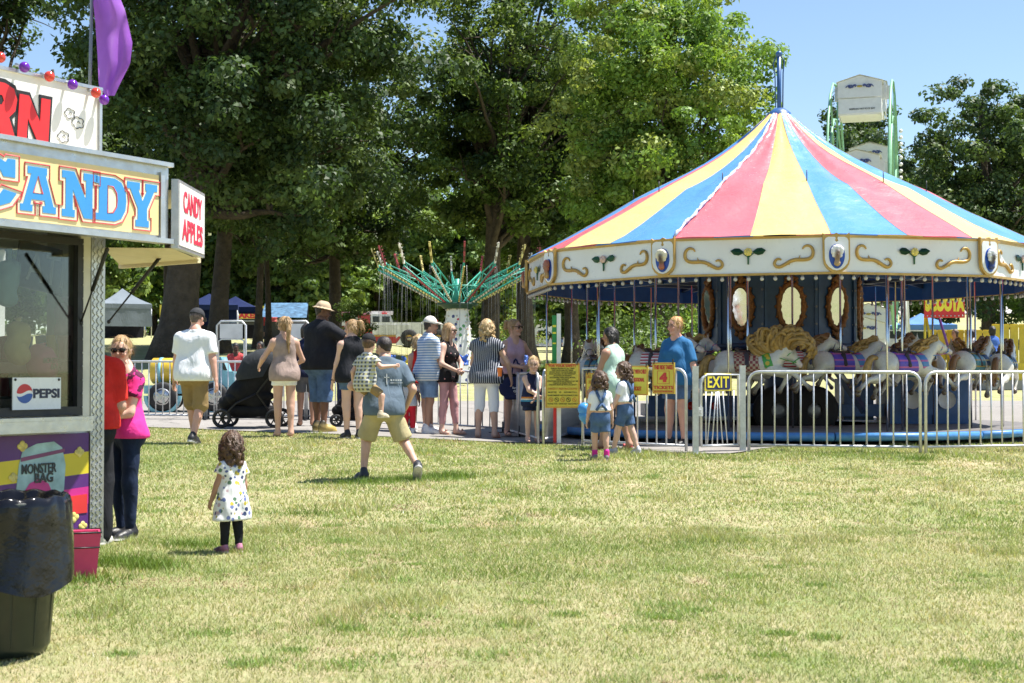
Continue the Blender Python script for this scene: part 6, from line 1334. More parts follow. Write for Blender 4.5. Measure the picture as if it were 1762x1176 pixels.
# window
BLKF = M('black_window_frame', (.014, .014, .016), .45)
mb = MB(); fw = .05
mb.box((xw1 - fw / 2, -.02, (zc + zt) / 2), (fw, .05, zt - zc)); mb.box((BX / 2 + xw1 / 2, -.02, zt - fw / 2), (xw1 - BX - 2 * fw, .05, fw)); mb.box((BX / 2 + xw1 / 2, -.02, zc + .035), (xw1 - BX - 2 * fw, .05, .06)); fr = mb.build('window', BLKF, st)
for i in range(13): mb = MB(); mb.ball((xw1 - .008, -.05, zc + .06 + i * (zt - zc - .1) / 12), .006, 5); mb.build('screw', ALU, fr)
t = NT('window_glass'); t.N.remove(t.p); gl = t.n('ShaderNodeBsdfGlossy'); gl.inputs['Roughness'].default_value = .02; tr = t.n('ShaderNodeBsdfTransparent'); tr.inputs[0].default_value = (.80, .84, .83, 1); fz = t.n('ShaderNodeFresnel'); fz.inputs[0].default_value = 1.5; mx = t.n('ShaderNodeMixShader'); t.link(t.math('MULTIPLY', fz.outputs[0], .8), mx.inputs[0]); t.link(tr.outputs[0], mx.inputs[1]); t.link(gl.outputs[0], mx.inputs[2]); t.link(mx.outputs[0], t.out.inputs[0]); GLASS = t.m
mb = MB(); mb.box((BX / 2 + xw1 / 2, .005, (zc + zt) / 2), (xw1 - BX - .04, .006, zt - zc - .04)); mb.build('pane', GLASS, fr)
# counter shelf
mb = MB(); x2 = wl(148, 730, .1)[0]; zz = wl(100, 718, .16)[1]; mb.box((BX / 2 + x2 / 2, -.09, zz - .012), (x2 - BX, .18, .024)); mb.box((BX / 2 + x2 / 2, -.165, zz - .065), (x2 - BX, .02, .08)); mb.build('counter', ALU, st)
# picture panel under the counter: diagonal bands of purple and yellow
def bandp(t, co):
    s = t.sep(co); k = t.math('SUBTRACT', s[2], t.math('MULTIPLY', s[0], .05)); c = t.mix(0., (.085, .018, .16), (.085, .018, .16))
    for z, cl in ((ZB0, (.085, .018, .16)), (ZB1, (.50, .02, .22)), (ZB2, (.085, .018, .16)), (ZB3, (.62, .50, .03)), (ZB4, (.085, .018, .16))): c = t.mix(t.math('GREATER_THAN', k, z), c, cl)
    return c
ZB0 = 0; ZB1 = wl(120, 868)[1]; ZB2 = wl(120, 838)[1]; ZB3 = wl(120, 815)[1]; ZB4 = wl(120, 777)[1]
zp0, zp1 = wl(80, 918)[1], wl(80, 748)[1]; xp1 = xs1 - .006
mb = MB(); mb.box((BX / 2 + xp1 / 2, -.004, (zp0 + zp1) / 2), (xp1 - BX, .02, zp1 - zp0)); pan = mb.build('picture_panel', M('printed_vinyl', (1, 1, 1), .4, pattern=bandp, var=.05), st)
def pol_px(pts, thick, y, m, par, nm): mb = MB(); mb.prism([wl(*q) for q in pts], thick, Matrix.Translation((0, y, 0))); return mb.build(nm, m, par)
BAGP = M('pale_blue_print', (.30, .47, .50), .4, var=.35, vs=7)
pol_px([(23, 860), (30, 800), (36, 776), (60, 764), (90, 760), (104, 770), (110, 800), (106, 860), (100, 890), (28, 890)], .003, -.018, BAGP, pan, 'printed_bag')
pol_px([(33, 788), (108, 772), (108, 778), (33, 795)], .002, -.021, M('plum_print', (.20, .05, .14), .45), pan, 'printed_zip')
pol_px([(36, 850), (48, 832), (65, 824), (80, 832), (88, 850), (86, 880), (36, 880)], .002, -.021, M('magenta_print', (.50, .03, .22), .45, var=.25), pan, 'printed_candy')
x, z = wl(64, 806); link('lettering', TXT['monster'], pan, (x, -.0212, z)); x, z = wl(72, 822); link('lettering', TXT['bag'], pan, (x, -.0212, z))
PCY = M('popcorn_print', (.62, .52, .16), .6, var=.35, vs=30)
for px, py, s_ in ((36, 768, 1.), (134, 778, 1.), (20, 822, .9), (124, 890, 1.1), (140, 905, .9)):
    x, z = wl(px, py); mb = MB()
    for k in range(4): a = k * 1.6; mb.ball((x + .022 * s_ * math.cos(a), -.016, z + .018 * s_ * math.sin(a)), .024 * s_, 8, 0, (1, .25, .9))
    mb.build('printed_popcorn', PCY, pan)
pol_px([(112, 855), (147, 850), (147, 882), (114, 886)], .004, -.020, RED, pan, 'red_sticker')
mb = MB(); mb.box((BX / 2, .3, zb - .06), (-BX - .2, .5, .10)); mb.build('underframe', BLK, st)
mb = MB(); mb.lathe([(.13, -.1), (.26, -.1), (.33, 0), (.26, .1), (.13, .1)], 20, (-2.2, .5, gz(AC.x, AC.y) + .31), 0, True, Matrix.Rotation(math.pi / 2, 3, 'X')); mb.build('tyre', RUBBER, st)
for x in (-.25, -3.6): mb = MB(); mb.bar((x, .5, gz(AC.x, AC.y) - .12), (x, .5, zb), .08); mb.build('jack_leg', STEELD, st)
# roof board with POPCORN lettering (its end shows)
x1, z1 = wl(172, 152); z0 = wl(172, 266)[1]
mb = MB(); mb.box((BX / 2 + x1 / 2, .015, (z0 + z1) / 2), (x1 - BX, .05, z1 - z0)); rb = mb.build('roof_board', STW, st)
mb = MB(); mb.box((BX / 2 + x1 / 2, .01, z1 - .012), (x1 - BX + .01, .075, .024)); mb.box((x1 - .012, .01, (z0 + z1) / 2 - .014), (.024, .075, z1 - z0 - .03)); mb.build('edge_trim', ALU, rb)
REDL = M('comic_red', (.62, .02, .025), .45)
for ch, pxa, pxb, ya, yb in (('R', -40, 26, 148, 236), ('B', 26, 80, 172, 243)):
    xa, za = wl(pxa, yb); xb, zb_ = wl(pxb, ya); o_, h_ = GL[ch]; w, h = xb - xa, zb_ - za
    mb = MB(); glyph(mb, outset(o_, .075), [], w, h, xa, za, .004, -.0160, 0, .06); mb.build('letter_outline', BLK, rb); mb = MB(); glyph(mb, o_, h_, w, h, xa, za, .004, -.0205, 0, .06); mb.build('letter', REDL, rb)
for px, py, s_ in ((118, 196, 1.), (132, 212, 1.15), (107, 236, 1.1)):
    x, z = wl(px, py); mb = MB(); n = 40; mb.tube([(x + s_ * .045 * math.cos(i * 6.2832 / n) * (.80 + .30 * abs(math.sin(i * 6.2832 / n * 2.5))), -.014, z + s_ * .036 * math.sin(i * 6.2832 / n) * (.80 + .30 * abs(math.sin(i * 6.2832 / n * 2.5)))) for i in range(n)], .0028, 4, closed=True); mb.tube([(x - .01, -.014, z), (x + .005, -.014, z + .012), (x + .02, -.014, z - .004)], .0022, 4); mb.build('popcorn_drawing', BLK, rb)
for i, (px, py) in enumerate(((-44, 82), (0, 99), (42, 116), (85, 132), (125, 146), (165, 160), (179, 172))):
    x, z = wl(px, py, .09); mb = MB(); mb.ball((x, -.09, z), .038, 12); mb.tube([(x, -.055, z + .012), (x, .0, z + .03)], .012, 6, 1); mb.build('globe_lamp', [M('purple_globe', (.14, .02, .36), .15) if i % 2 == 0 else M('red_globe', (.55, .05, .03), .15), ALU], rb)
# front awning: box sign CANDY
O = .60; xa1, za1 = wl(270, 300, O); za0 = wl(270, 408, O)[1]; zat = wl(278, 289, O)[1]; xe = wl(288, 300, O)[0]
mb = MB(); mb.box((BX / 2 + xe / 2, -O + .02, (za0 + zat) / 2 - .01), (xe - BX, .06, zat - za0 + .05)); aw = mb.build('awning', ALU, st)
mb = MB(); mb.box((BX / 2 + xa1 / 2, -O - .014, (za0 + za1) / 2), (xa1 - BX, .012, za1 - za0 - .02)); mb.build('sign_face', M('butter_yellow', (.78, .63, .30), .4, var=.06), aw)
mb = MB(); mb.add([(BX, -O + .05, za0 + .0), (xe - .02, -O + .05, za0), (-.02, -.01, zt + .06), (BX, -.01, zt + .06)], [(0, 1, 2, 3)]); mb.add([(BX, -O + .05, zat), (xe - .02, -O + .05, zat), (-.02, .0, zat - .02), (BX, .0, zat - .02)], [(3, 2, 1, 0)]); mb.build('soffit', CREAM, aw)
mb = MB(); mb.box((BX / 2 + xe / 2, -O - .01, zat + .022), (xe - BX + .02, .09, .03)); mb.box((BX / 2 + xe / 2, -O - .01, za0 - .028), (xe - BX + .02, .10, .035)); mb.box((xa1 + .03, -O - .018, (za0 + za1) / 2), (.04, .03, za1 - za0 + .03)); mb.build('awning_trim', ALU, aw)
SKYL = M('sky_blue_lettering', (.045, .27, .62), .4, var=.04); PINKL = M('pink_outline', (.68, .08, .10), .45); CRL = M('cream_halo', (.80, .72, .50), .45)
for ch, pxa, pxb, yta, yba, ytb, ybb in (('C', -66, 26, 262, 348, 280, 362), ('A', 30, 92, 284, 362, 290, 368), ('N', 102, 163, 293, 372, 298, 378), ('D', 160, 214, 303, 378, 308, 384), ('Y', 214, 266, 312, 388, 316, 390)):
    xa, za = wl(pxa, yba, O); xb = wl(pxb, ybb, O)[0]; zb_ = wl(pxa, yta, O)[1]; o_, h_ = GL[ch]; w, h = xb - xa, zb_ - za
    mb = MB(); glyph(mb, outset(o_, .075), [], w, h, xa, za, .002, -O - .0230); mb.build('letter_halo', CRL, aw)
    mb = MB(); glyph(mb, o_, h_, w, h, xa, za, .003, -O - .0262); mb.build('letter', SKYL, aw)
    mb = MB()
    for lp in [outset(o_, .075)] + [outset(q, -.0) for q in h_]: mb.tube([(a * w + xa, -O - .0245, b * h + za) for a, b in lp], .0055, 4, closed=True, sm=False)
    mb.build('letter_edge', PINKL, aw)
# side wing with CANDY APPLES
w0, w1 = Vector((-2.43, 10.22, 0)), Vector((-2.425, 11.08, 0)); wz0, wz1 = 2.63, 3.13
mid = L3((w0 + w1) / 2); rzw = math.atan2(*(lambda d: (d.y, d.x))(L3(w1) - L3(w0))); Mw = Matrix.Translation(Vector((mid.x, mid.y, (wz0 + wz1) / 2))) @ Matrix.Rotation(rzw, 4, 'Z'); Lw = (w1 - w0).length
mb = MB(); mb.box((0, 0, 0), (Lw, .05, wz1 - wz0)); wg = mb.build('wing_sign', ALU, st); wg.matrix_local = Mw
mb = MB(); mb.box((0, -.027, 0), (Lw - .05, .006, wz1 - wz0 - .05)); mb.build('sign_face', STW, wg)
link('lettering', TXT['apples1'], wg, (0, -.0305, .105)); link('lettering', TXT['apples2'], wg, (0, -.0305, -.10))
far_ = [L3((-3.16, 11.45, 2.60)), L3((-2.45, 11.12, 2.62)), L3((-2.45, 10.22, 2.63)), Vector((0, 0, 2.66))]
mb = MB(); mb.add(far_, [(0, 1, 2, 3)]); mb.add([q + Vector((0, 0, .42)) for q in far_], [(3, 2, 1, 0)]); mb.bar(far_[0] + Vector((0, 0, .0)), far_[1] + Vector((0, 0, 0)), .04, .05); mb.build('wing_soffit', CREAM, st)
# gas struts
def strut(a, b, nm='gas_strut'):
    a, b = Vector(a), Vector(b); m = a.lerp(b, .55); mb = MB(); mb.tube([a, m], .014, 8); mb.tube([m, b], .007, 6); mb.ball(a, .018, 6); mb.ball(b, .016, 6); mb.build(nm, BLK, st)
xa, za = wl(184, 430, .42); xb, zb_ = wl(139, 556, .04); strut((xa, -.42, za), (xb, -.04, zb_)); strut(L3((-2.72, 10.95, 2.62)), L3((-3.05, 10.75, 2.12)))
# soft drink sign on the glass
xa, za = wl(21, 706, .06); xb = wl(104, 700, .06)[0]; zb_ = wl(21, 650, .06)[1]; cxp, czp, wp, hp = (xa + xb) / 2, (za + zb_) / 2, xb - xa, zb_ - za
mb = MB(); mb.box((cxp, -.06, czp), (wp, .008, hp)); ps = mb.build('drink_sign', M('white_plastic', (.78, .79, .80), .3, var=.04), st)
rr_ = hp * .30; gx = xa + wp * .24
def lens(f0, f1): return [(gx + rr_ * math.cos(a), czp + rr_ * math.sin(a)) for a in np.linspace(f0, f1, 14)]
wv = lambda off: [(gx + rr_ * .96 * u, czp + off + rr_ * .17 * math.sin(u * 2.4)) for u in np.linspace(-.98, .98, 12)]
up_ = [q for q in lens(.16, math.pi - .16)] + wv(rr_ * .16); lo_ = [q for q in lens(-math.pi + .16, -.16)] + wv(-rr_ * .16)[::-1]
mb = MB(); mb.prism(up_, .002, Matrix.Translation((0, -.0665, 0))); mb.build('emblem_red', M('emblem_red', (.55, .03, .04), .4), ps); mb = MB(); mb.prism(lo_, .002, Matrix.Translation((0, -.0665, 0))); mb.build('emblem_blue', M('emblem_blue', (.03, .10, .38), .4), ps)
link('lettering', TXT['pepsi'], ps, (xa + wp * .69, -.0642, czp), None, (wp * .55 / .205, 1, hp * .30 / .075))
for x in (xa + .02, xb - .02): mb = MB(); mb.ball((x, -.066, zb_ - .015), .010, 6); mb.build('screw', BLK, ps)
# inside the stand
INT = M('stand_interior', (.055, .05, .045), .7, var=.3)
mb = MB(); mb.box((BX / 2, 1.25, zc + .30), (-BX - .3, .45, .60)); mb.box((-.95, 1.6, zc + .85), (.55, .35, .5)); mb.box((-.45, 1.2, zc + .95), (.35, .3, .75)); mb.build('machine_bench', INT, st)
x, z = wl(88, 466, -.35); mb = MB(); mb.box((0, 0, 0), (.62, .02, .34)); nb = mb.build('cash_sign', BLK, st, (x, .35, z), (0, R(8), 0)); link('lettering', TXT['atm'], nb, (0, -.012, 0))
mb = MB(); mb.box((-.075, .28, (zc + 3.1) / 2), (.02, .46, 3.1 - zc)); mb.box((-.075, 1.55, (zc + 3.1) / 2), (.02, .85, 3.1 - zc)); mb.box((BX / 2, 2.15, (zc + 3.1) / 2), (-BX - .2, .02, 3.1 - zc)); mb.build('inner_lining', M('inner_wall', (.42, .39, .33), .6, var=.35, vs=3), st)
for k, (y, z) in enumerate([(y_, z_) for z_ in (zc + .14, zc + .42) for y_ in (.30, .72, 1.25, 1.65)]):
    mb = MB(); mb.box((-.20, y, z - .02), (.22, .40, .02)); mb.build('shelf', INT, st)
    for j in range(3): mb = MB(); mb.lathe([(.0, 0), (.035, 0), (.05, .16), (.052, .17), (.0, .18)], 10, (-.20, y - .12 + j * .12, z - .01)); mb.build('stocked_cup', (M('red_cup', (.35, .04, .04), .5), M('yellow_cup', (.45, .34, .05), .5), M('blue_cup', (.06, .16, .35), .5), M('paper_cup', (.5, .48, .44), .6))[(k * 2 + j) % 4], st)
# cotton candy and candy bags hanging in the window
def blob(nm, px, py, y, rx, rz, col, lab, wr=.012):
    x, z = wl(px, py, -y); w = AC + tv * x - nv * y + Vector((0, 0, z)); o = Sdf(.03); rn = random.Random(px)
    for k in range(9): o.ball((rn.uniform(-.5, .5) * rx, rn.uniform(-.2, .2) * rx, rn.uniform(-.75, .75) * rz), rx * rn.uniform(.55, .8), k=.06)
    t = thing(nm, lab, 'candy', w, math.atan2(tv.y, tv.x)); sdf_obj('bag', o, .022, col, t, (wr, 40, 1)); mb = MB(); mb.tube([(0, 0, rz * .8), (.01, 0, rz * 1.25), (0, 0, rz * 1.5)], [.03, .014, .03], 7); mb.build('knot', col, t); return t
blob('cotton_candy', 14, 490, .18, .085, .17, M('pale_blue_floss', (.30, .45, .45), .7, transl=.3), 'bag of pale blue cotton candy hanging in the stand window')
tb = blob('candy_bag', 72, 628, .16, .10, .10, M('pink_floss', (.55, .10, .25), .5, transl=.2), 'pink candy bag standing behind the window above the drink sign')
blob('cotton_candy', 112, 560, .22, .08, .14, M('pale_pink_floss', (.55, .33, .40), .7, transl=.3), 'pale pink cotton candy bag hanging at the right of the stand window'); blob('popcorn_bag', 30, 590, .20, .08, .12, M('popcorn_yellow', (.55, .44, .16), .7, transl=.2), 'yellow popcorn bag standing at the left of the stand window')
x, z = wl(76, 622, -.04); link('lettering', TXT['monster2'], tb, (0, -.115, .03)); link('lettering', TXT['bag2'], tb, (.03, -.115, -.015))
# purple flag on a pole at the corner of the stand roof
fp = P(152, 262, 10.62); t = thing('flag', 'purple flag hanging from a thin pole at the stand roof corner', 'flag', fp); tp = P(159, -60, 10.62) - fp
mb = MB(); mb.tube([(0, 0, -.1), tp], .013, 8); mb.build('pole', M('grey_pole', (.22, .23, .24), .4, .5), t)
rows, cs = 30, 14; V = []
for i in range(rows + 1):
    v = i / rows; yp = -45 + 210 * v
    xl = np.interp(yp, [-45, 0, 40, 100, 150, 168], [157, 160, 164, 168, 170, 184]); xr = np.interp(yp, [-45, 0, 20, 75, 110, 150, 168], [190, 208, 216, 228, 224, 204, 196])
    for j in range(cs + 1):
        u = j / cs; d = 10.62 + .055 * math.sin(u * 7 + v * 3.5) * (.4 + u) + .03 * math.sin(v * 9 - u * 5); V.append(tuple(P(xl + (xr - xl) * u, yp, d) - fp))
F = [(i * (cs + 1) + j, i * (cs + 1) + j + 1, (i + 1) * (cs + 1) + j + 1, (i + 1) * (cs + 1) + j) for i in range(rows) for j in range(cs)]
link('cloth', mesh_np('cloth', V, F, M('purple_nylon', (.36, .13, .58), .5, transl=.5, var=.12), True), t)

# ------------------------------------------------------------------ bin with black liner, pink bag
q = GD(6, 7.45); t = thing('trash_can', 'dark green trash can with a loose shiny black liner in the foreground', 'trash can', q)
GRB = M('dark_green_plastic', (.014, .022, .018), .4, var=.2, vs=8); BAGM = M('black_bin_liner', (.006, .006, .008), .17, var=.2, bump=.35, bs=6, bdist=.03, spec=.4)
mb = MB(); mb.lathe([(.0, .01), (.225, .01), (.245, .05), (.30, .76), (.33, .77), (.335, .80), (.31, .81), (.30, .79)], 28)
for k in range(12): a = k * .5236; mb.bar((.238 * math.cos(a), .238 * math.sin(a), .06), (.296 * math.cos(a), .296 * math.sin(a), .72), .014, .014)
mb.build('can', GRB, t)
V = []; n = 96; prof = [(.19, .45), (.26, .70), (.300, .812), (.318, .826), (.338, .818), (.346, .78), (.350, .70), (.356, .60), (.364, .50), (.370, .43), (.372, .385)]
for i, (r, z) in enumerate(prof):
    for k in range(n):
        a = k * 2 * math.pi / n; dn = max(0, (i - 4) / 6); pinch = .010 * max(0, math.sin(a * 11 + math.sin(a * 3) * 2)) ** 3 * (i > 2) * (1 - dn * .6)
        fold = .016 * math.sin(a * 3 + dn * 2.2 + 1) * dn + .011 * math.sin(a * 7 + dn * 3) * dn + .003 * math.sin(a * 19 + i) * (i < 7) - pinch
        dz = (.035 * math.sin(a * 2 + 1) + .02 * math.sin(a * 5 + 2) - .05 * math.cos(a - .4)) * dn ** 2 + (.006 * math.sin(a * 15) if i < 5 else 0); V.append(((r + fold) * math.cos(a), (r + fold) * math.sin(a), z + dz))
F = [(i * n + k, i * n + (k + 1) % n, (i + 1) * n + (k + 1) % n, (i + 1) * n + k) for i in range(len(prof) - 1) for k in range(n)]
link('liner', mesh_np('liner', V, F, BAGM, True), t)
q = G(125, 999); t = thing('pink_bin', 'bright pink bin between the trash can and the stand', 'bin', q + Vector((0, .12, 0)), R(18)); PKM = M('hot_pink_vinyl', (.72, .06, .17), .4, var=.15, bump=.2, bs=12)
mb = MB(); hp_ = P(125, 918, q.y).z - q.z; sec = lambda s_, z: [(-s_, -s_ * .8, z), (s_, -s_ * .8, z), (s_, s_ * .8, z), (-s_, s_ * .8, z)]
vs = sec(.115, 0) + sec(.128, hp_ * .5) + sec(.145, hp_) + sec(.13, hp_ - .005) + sec(.11, .02)
mb.add(vs, [(k * 4 + j, k * 4 + (j + 1) % 4, (k + 1) * 4 + (j + 1) % 4, (k + 1) * 4 + j) for k in range(4) for j in range(4)] + [(3, 2, 1, 0), (16, 17, 18, 19)]); mb.build('body', PKM, t)
mb = MB(); c_ = [Vector(v) for v in sec(.147, hp_)]; mb.tube(c_, .007, 5, closed=True); c2_ = [Vector(v) for v in sec(.137, hp_ * .68)]; mb.tube(c2_, .006, 5, closed=True); mb.build('black_piping', BLK, t)
# ------------------------------------------------------------------ strollers, bag, balloons
def stroller(label, loc, rz, s=1.):
    t = thing('stroller', label, 'stroller', loc, rz, 'black strollers'); t.scale = (s, s, s)
    FR = M('black_stroller_frame', (.016, .016, .018), .4, .3); FB = cloth('black_stroller_fabric', (.012, .012, .014), var=.3); GF = cloth('charcoal_canopy', (.030, .033, .037))
    for x, y, r in ((-.42, -.22, .14), (-.42, .22, .14), (.36, -.24, .14), (.36, .24, .14)):
        mb = MB(); Mx = Matrix.Rotation(math.pi / 2, 3, 'X'); mb.lathe([(r - .03, -.022), (r - .005, -.02), (r, 0), (r - .005, .02), (r - .03, .022)], 22, (x, y, r), 0, True, Mx); w = mb.build('wheel', RUBBER, t)
        mb = MB(); mb.lathe([(r - .028, -.02), (r - .05, -.012), (r - .05, .012), (r - .028, .02)], 22, (x, y, r), 0, True, Mx)
        for k in range(6): a = k * 1.0472; mb.bar((x, y, r), (x + (r - .04) * math.cos(a), y, r + (r - .04) * math.sin(a)), .018, .012, 0, (0, 1, 0))
        mb.build('hub', FR, w)
    mb = MB()
    for y in (-.24, .24):
        mb.tube([(.36, y, .14), (.10, y, .50), (.42, y, .92), (.52, y, 1.02)], .014, 7); mb.tube([(-.42, y * .92, .14), (-.20, y, .36), (.10, y, .50)], .014, 7); mb.tube([(-.42, y * .92, .14), (.36, y, .16)], .010, 6)
    mb.tube([(.52, -.24, 1.02), (.56, -.12, 1.05), (.56, .12, 1.05), (.52, .24, 1.02)], .018, 8); mb.build('frame', FR, t)
    o = Sdf(.06); o.cone((.26, -.14, .88), (.26, .14, .88), .14); o.cone((.20, 0, .80), (-.16, 0, .52), .22, .20, flat=((0, 1, 0), .9)); o.cone((-.18, 0, .50), (-.40, 0, .36), .17, .12, flat=((0, 1, 0), .8)); o.cone((.05, 0, .42), (.05, 0, .46), .2); sdf_obj('cocoon', o, .024, FB, t, (.006, 20, 2))
    o = Sdf(.05); o.cone((-.28, -.16, .42), (-.28, .16, .42), .07); o.cone((-.26, 0, .44), (.10, 0, .46), .20, .20, flat=((0, 0, 1), 2.4)); o.cone((.08, 0, .45), (.26, 0, .86), .20, .20, flat=((1, 0, -.4), 2.2)); o.cone((-.38, 0, .30), (-.30, 0, .42), .10, .16, flat=((1, 0, 0), 1.8)); sdf_obj('seat', o, .022, FB, t)
    V = []; na, nb = 12, 14
    for i in range(na + 1):
        a = R(-8 + 128 * i / na)
        for j in range(nb + 1): b_ = math.pi * j / nb; r = .37 * (1 + .03 * math.sin(i * 1.57)); V.append((.20 - r * 1.12 * math.cos(a) * math.sin(b_) ** .6 * 1.1, -.29 * math.cos(b_), .74 + .42 * math.sin(a) * math.sin(b_) ** .5))
    F = [(i * (nb + 1) + j, i * (nb + 1) + j + 1, (i + 1) * (nb + 1) + j + 1, (i + 1) * (nb + 1) + j) for i in range(na) for j in range(nb)]; link('canopy', mesh_np('canopy', V, F, GF, True), t)
    o = Sdf(.04); o.cone((-.22, 0, .25), (.22, 0, .25), .17, .19, flat=((0, 0, 1), 1.5)); o.cut((0, 0, .32), (0, 0, 1)); sdf_obj('basket', o, .022, FB, t)
    mb = MB(); mb.ball((.40, 0, .80), .15, 10, 0, (.6, 1.2, 1.1)); mb.build('hanging_bag', cloth('grey_print_bag', (.12, .125, .13)), t); return t
q = G(437, 738); stroller('big black stroller with charcoal canopy pushed by the taupe top woman', (q.x, q.y, q.z + .018), R(-4), 1.12)
q = G(585, 737); stroller('second black stroller partly hidden behind the black tank top woman', (q.x + .22, q.y + .25, q.z + .018), R(10), .74)
# tote bag in the teenager's hand
hw_ = teen.matrix_world if False else None
q = P(889, 668, teen.location.y - .16); t = thing('tote_bag', 'navy tote bag with white lettering carried by the teenage girl', 'bag', q, R(-8))
o = Sdf(.02); o.cone((-.13, 0, .16), (.13, 0, .16), .035, flat=((0, 1, 0), 1.0)); o.cone((-.15, 0, -.15), (.15, 0, -.15), .045); o.cone((-.14, 0, 0), (.14, 0, 0), .16, flat=((0, 1, 0), 4.2)); o.cone((-.16, 0, .14), (-.17, 0, -.15), .03); o.cone((.16, 0, .14), (.17, 0, -.15), .03); o.cut((0, 0, .185), (0, 0, 1)); o.cut((0, 0, -.19), (0, 0, -1)); sdf_obj('body', o, .013, cloth('navy_tote', (.020, .028, .085)), t, (.004, 25, 1))
mb = MB()
for y in (-.03, .03): mb.tube(bez(Vector((-.08, y, .17)), Vector((-.04, y, .62)), Vector((.02, y, .40)), 6) + bez(Vector((.02, y, .40)), Vector((.10, y, .40)), Vector((.09, y, .17)), 5)[1:], .011, 6)
mb.build('handles', cloth('navy_tote', (.020, .028, .085)), t)
link('lettering', TXT['tote1'], t, (.02, -.052, .00)); link('lettering', TXT['tote2'], t, (.03, -.052, -.055)); link('lettering', TXT['tote3'], t, (.04, -.052, -.10))
# two light blue balloons by the girl's hand
for px, py, r, lab in ((1005, 704, .085, 'light blue balloon, upper of the two beside the girl'), (1006, 716, .08, 'light blue balloon, lower of the two beside the girl')):
    q = P(px, py, 18.4); t = thing('balloon', lab, 'balloon', q, 0, 'light blue balloons'); mb = MB(); mb.lathe([(.001, r), (r * .5, r * .87), (r * .87, r * .5), (r, 0), (r * .85, -r * .55), (r * .45, -r * .95), (.012, -r * 1.2), (.02, -r * 1.3)], 14); mb.build('skin', M('blue_latex', (.10, .38, .75), .2, transl=.3), t); mb = MB(); mb.tube([(0, 0, -r * 1.25), (.03, 0, -r * 1.9)], .003, 4); mb.build('string', WLET, t)
# orange drink cup in the pinstripe woman's hand
q = P(860, 640, 20.8); t = thing('drink_cup', 'orange drink cup held by the woman in pinstripes', 'cup', q); mb = MB(); mb.lathe([(.0, -.07), (.028, -.07), (.040, .06), (.042, .065)], 12); mb.build('cup', M('orange_plastic', (.65, .16, .04), .4), t); mb = MB(); mb.lathe([(.044, .062), (.044, .074), (.0, .078)], 12); mb.build('lid', WLET, t)
# ------------------------------------------------------------------ swing ride
q = GD(787, 40); ZS = q.z; t = thing('swing_ride', 'green kiddie swing ride with a white starred tower and chain seats', 'swing ride', q)
GRN = M('seafoam_green_paint', (.05, .36, .27), .45, var=.15); CHAIN = M('chain_steel', (.16, .16, .165), .5, .3)
zt_ = P(787, 526, 40).z - ZS
def starcol(t_, co): return spots(5.5, .26, (.72, .72, .70), [(.05, .06, .2), (.55, .42, .05), (.45, .04, .06), (.10, .30, .10)])(t_, co)
STAR = M('starred_white', (1, 1, 1), .45, pattern=starcol, var=.05); n = 8
for k in range(n):
    a0, a1 = 2 * math.pi * k / n, 2 * math.pi * (k + 1) / n; mb = MB(); r0, r1 = .54, .30
    c = [Vector((r0 * math.cos(a0), r0 * math.sin(a0), 0)), Vector((r0 * math.cos(a1), r0 * math.sin(a1), 0)), Vector((r1 * math.cos(a1), r1 * math.sin(a1), zt_ - .08)), Vector((r1 * math.cos(a0), r1 * math.sin(a0), zt_ - .08))]
    mb.add(c, [(0, 1, 2, 3)]); mb.build('tower_panel', STAR, t); mb = MB()
    for i in range(12): p_ = c[0].lerp(c[3], (i + .5) / 12); mb.ball(p_ * 1.02, .028, 6)
    mb.build('bulb_strip', BULB, t)['kind'] = 'stuff'
mb = MB(); mb.lathe([(.38, zt_ - .10), (.46, zt_ - .02), (.58, zt_), (.58, zt_ + .06), (.2, zt_ + .08)], 18); mb.build('crown_ring', M('black_green', (.01, .05, .035), .5), t)
mb = MB(); mb.tube([(0, 0, zt_), (0, 0, zt_ + .75)], [.16, .06], 10); mb.lathe([(.75, zt_ + .50), (.78, zt_ + .52), (.75, zt_ + .54)], 20); mb.build('hub', GRN, t)
ST = 2.22; NA = 16; zo = P(787, 466, 40).z - ZS
LB = [M('yellow_light_bar', (.62, .50, .10), .4, pattern=stripes(0, .09, .55, (.70, .60, .22), (.20, .15, .03))), M('red_light_bar', (.30, .03, .04), .4, pattern=stripes(0, .09, .5, (.34, .05, .06), (.12, .02, .02))), M('white_light_bar', (.66, .62, .50), .4, pattern=stripes(0, .09, .55, (.74, .70, .62), (.25, .22, .15)))]
SEATS = [M('blue_seat', (.03, .10, .40), .35), M('yellow_seat', (.65, .50, .04), .35), M('red_seat', (.5, .04, .04), .35)]
mb = MB(); mb.tube([(.40, 0, zt_ + .05), (ST, 0, zo)], .024, 6); mb.tube([(.30, 0, zt_ + .42), (ST - .05, 0, zo + .10)], .018, 6)
for i in range(6): u = (i + .4) / 6; a = Vector((.40, 0, zt_ + .05)).lerp(Vector((ST, 0, zo)), u); b_ = Vector((.30, 0, zt_ + .42)).lerp(Vector((ST - .05, 0, zo + .10)), u + .09 if i % 2 else max(0, u - .09)); mb.tube([a, b_], .010, 5)
mb.tube([(ST, 0, zo), (ST - .03, 0, zo + .14)], .022, 6); arm_me = mb.mesh('arm', GRN)
lb_me = []; lt_me = []
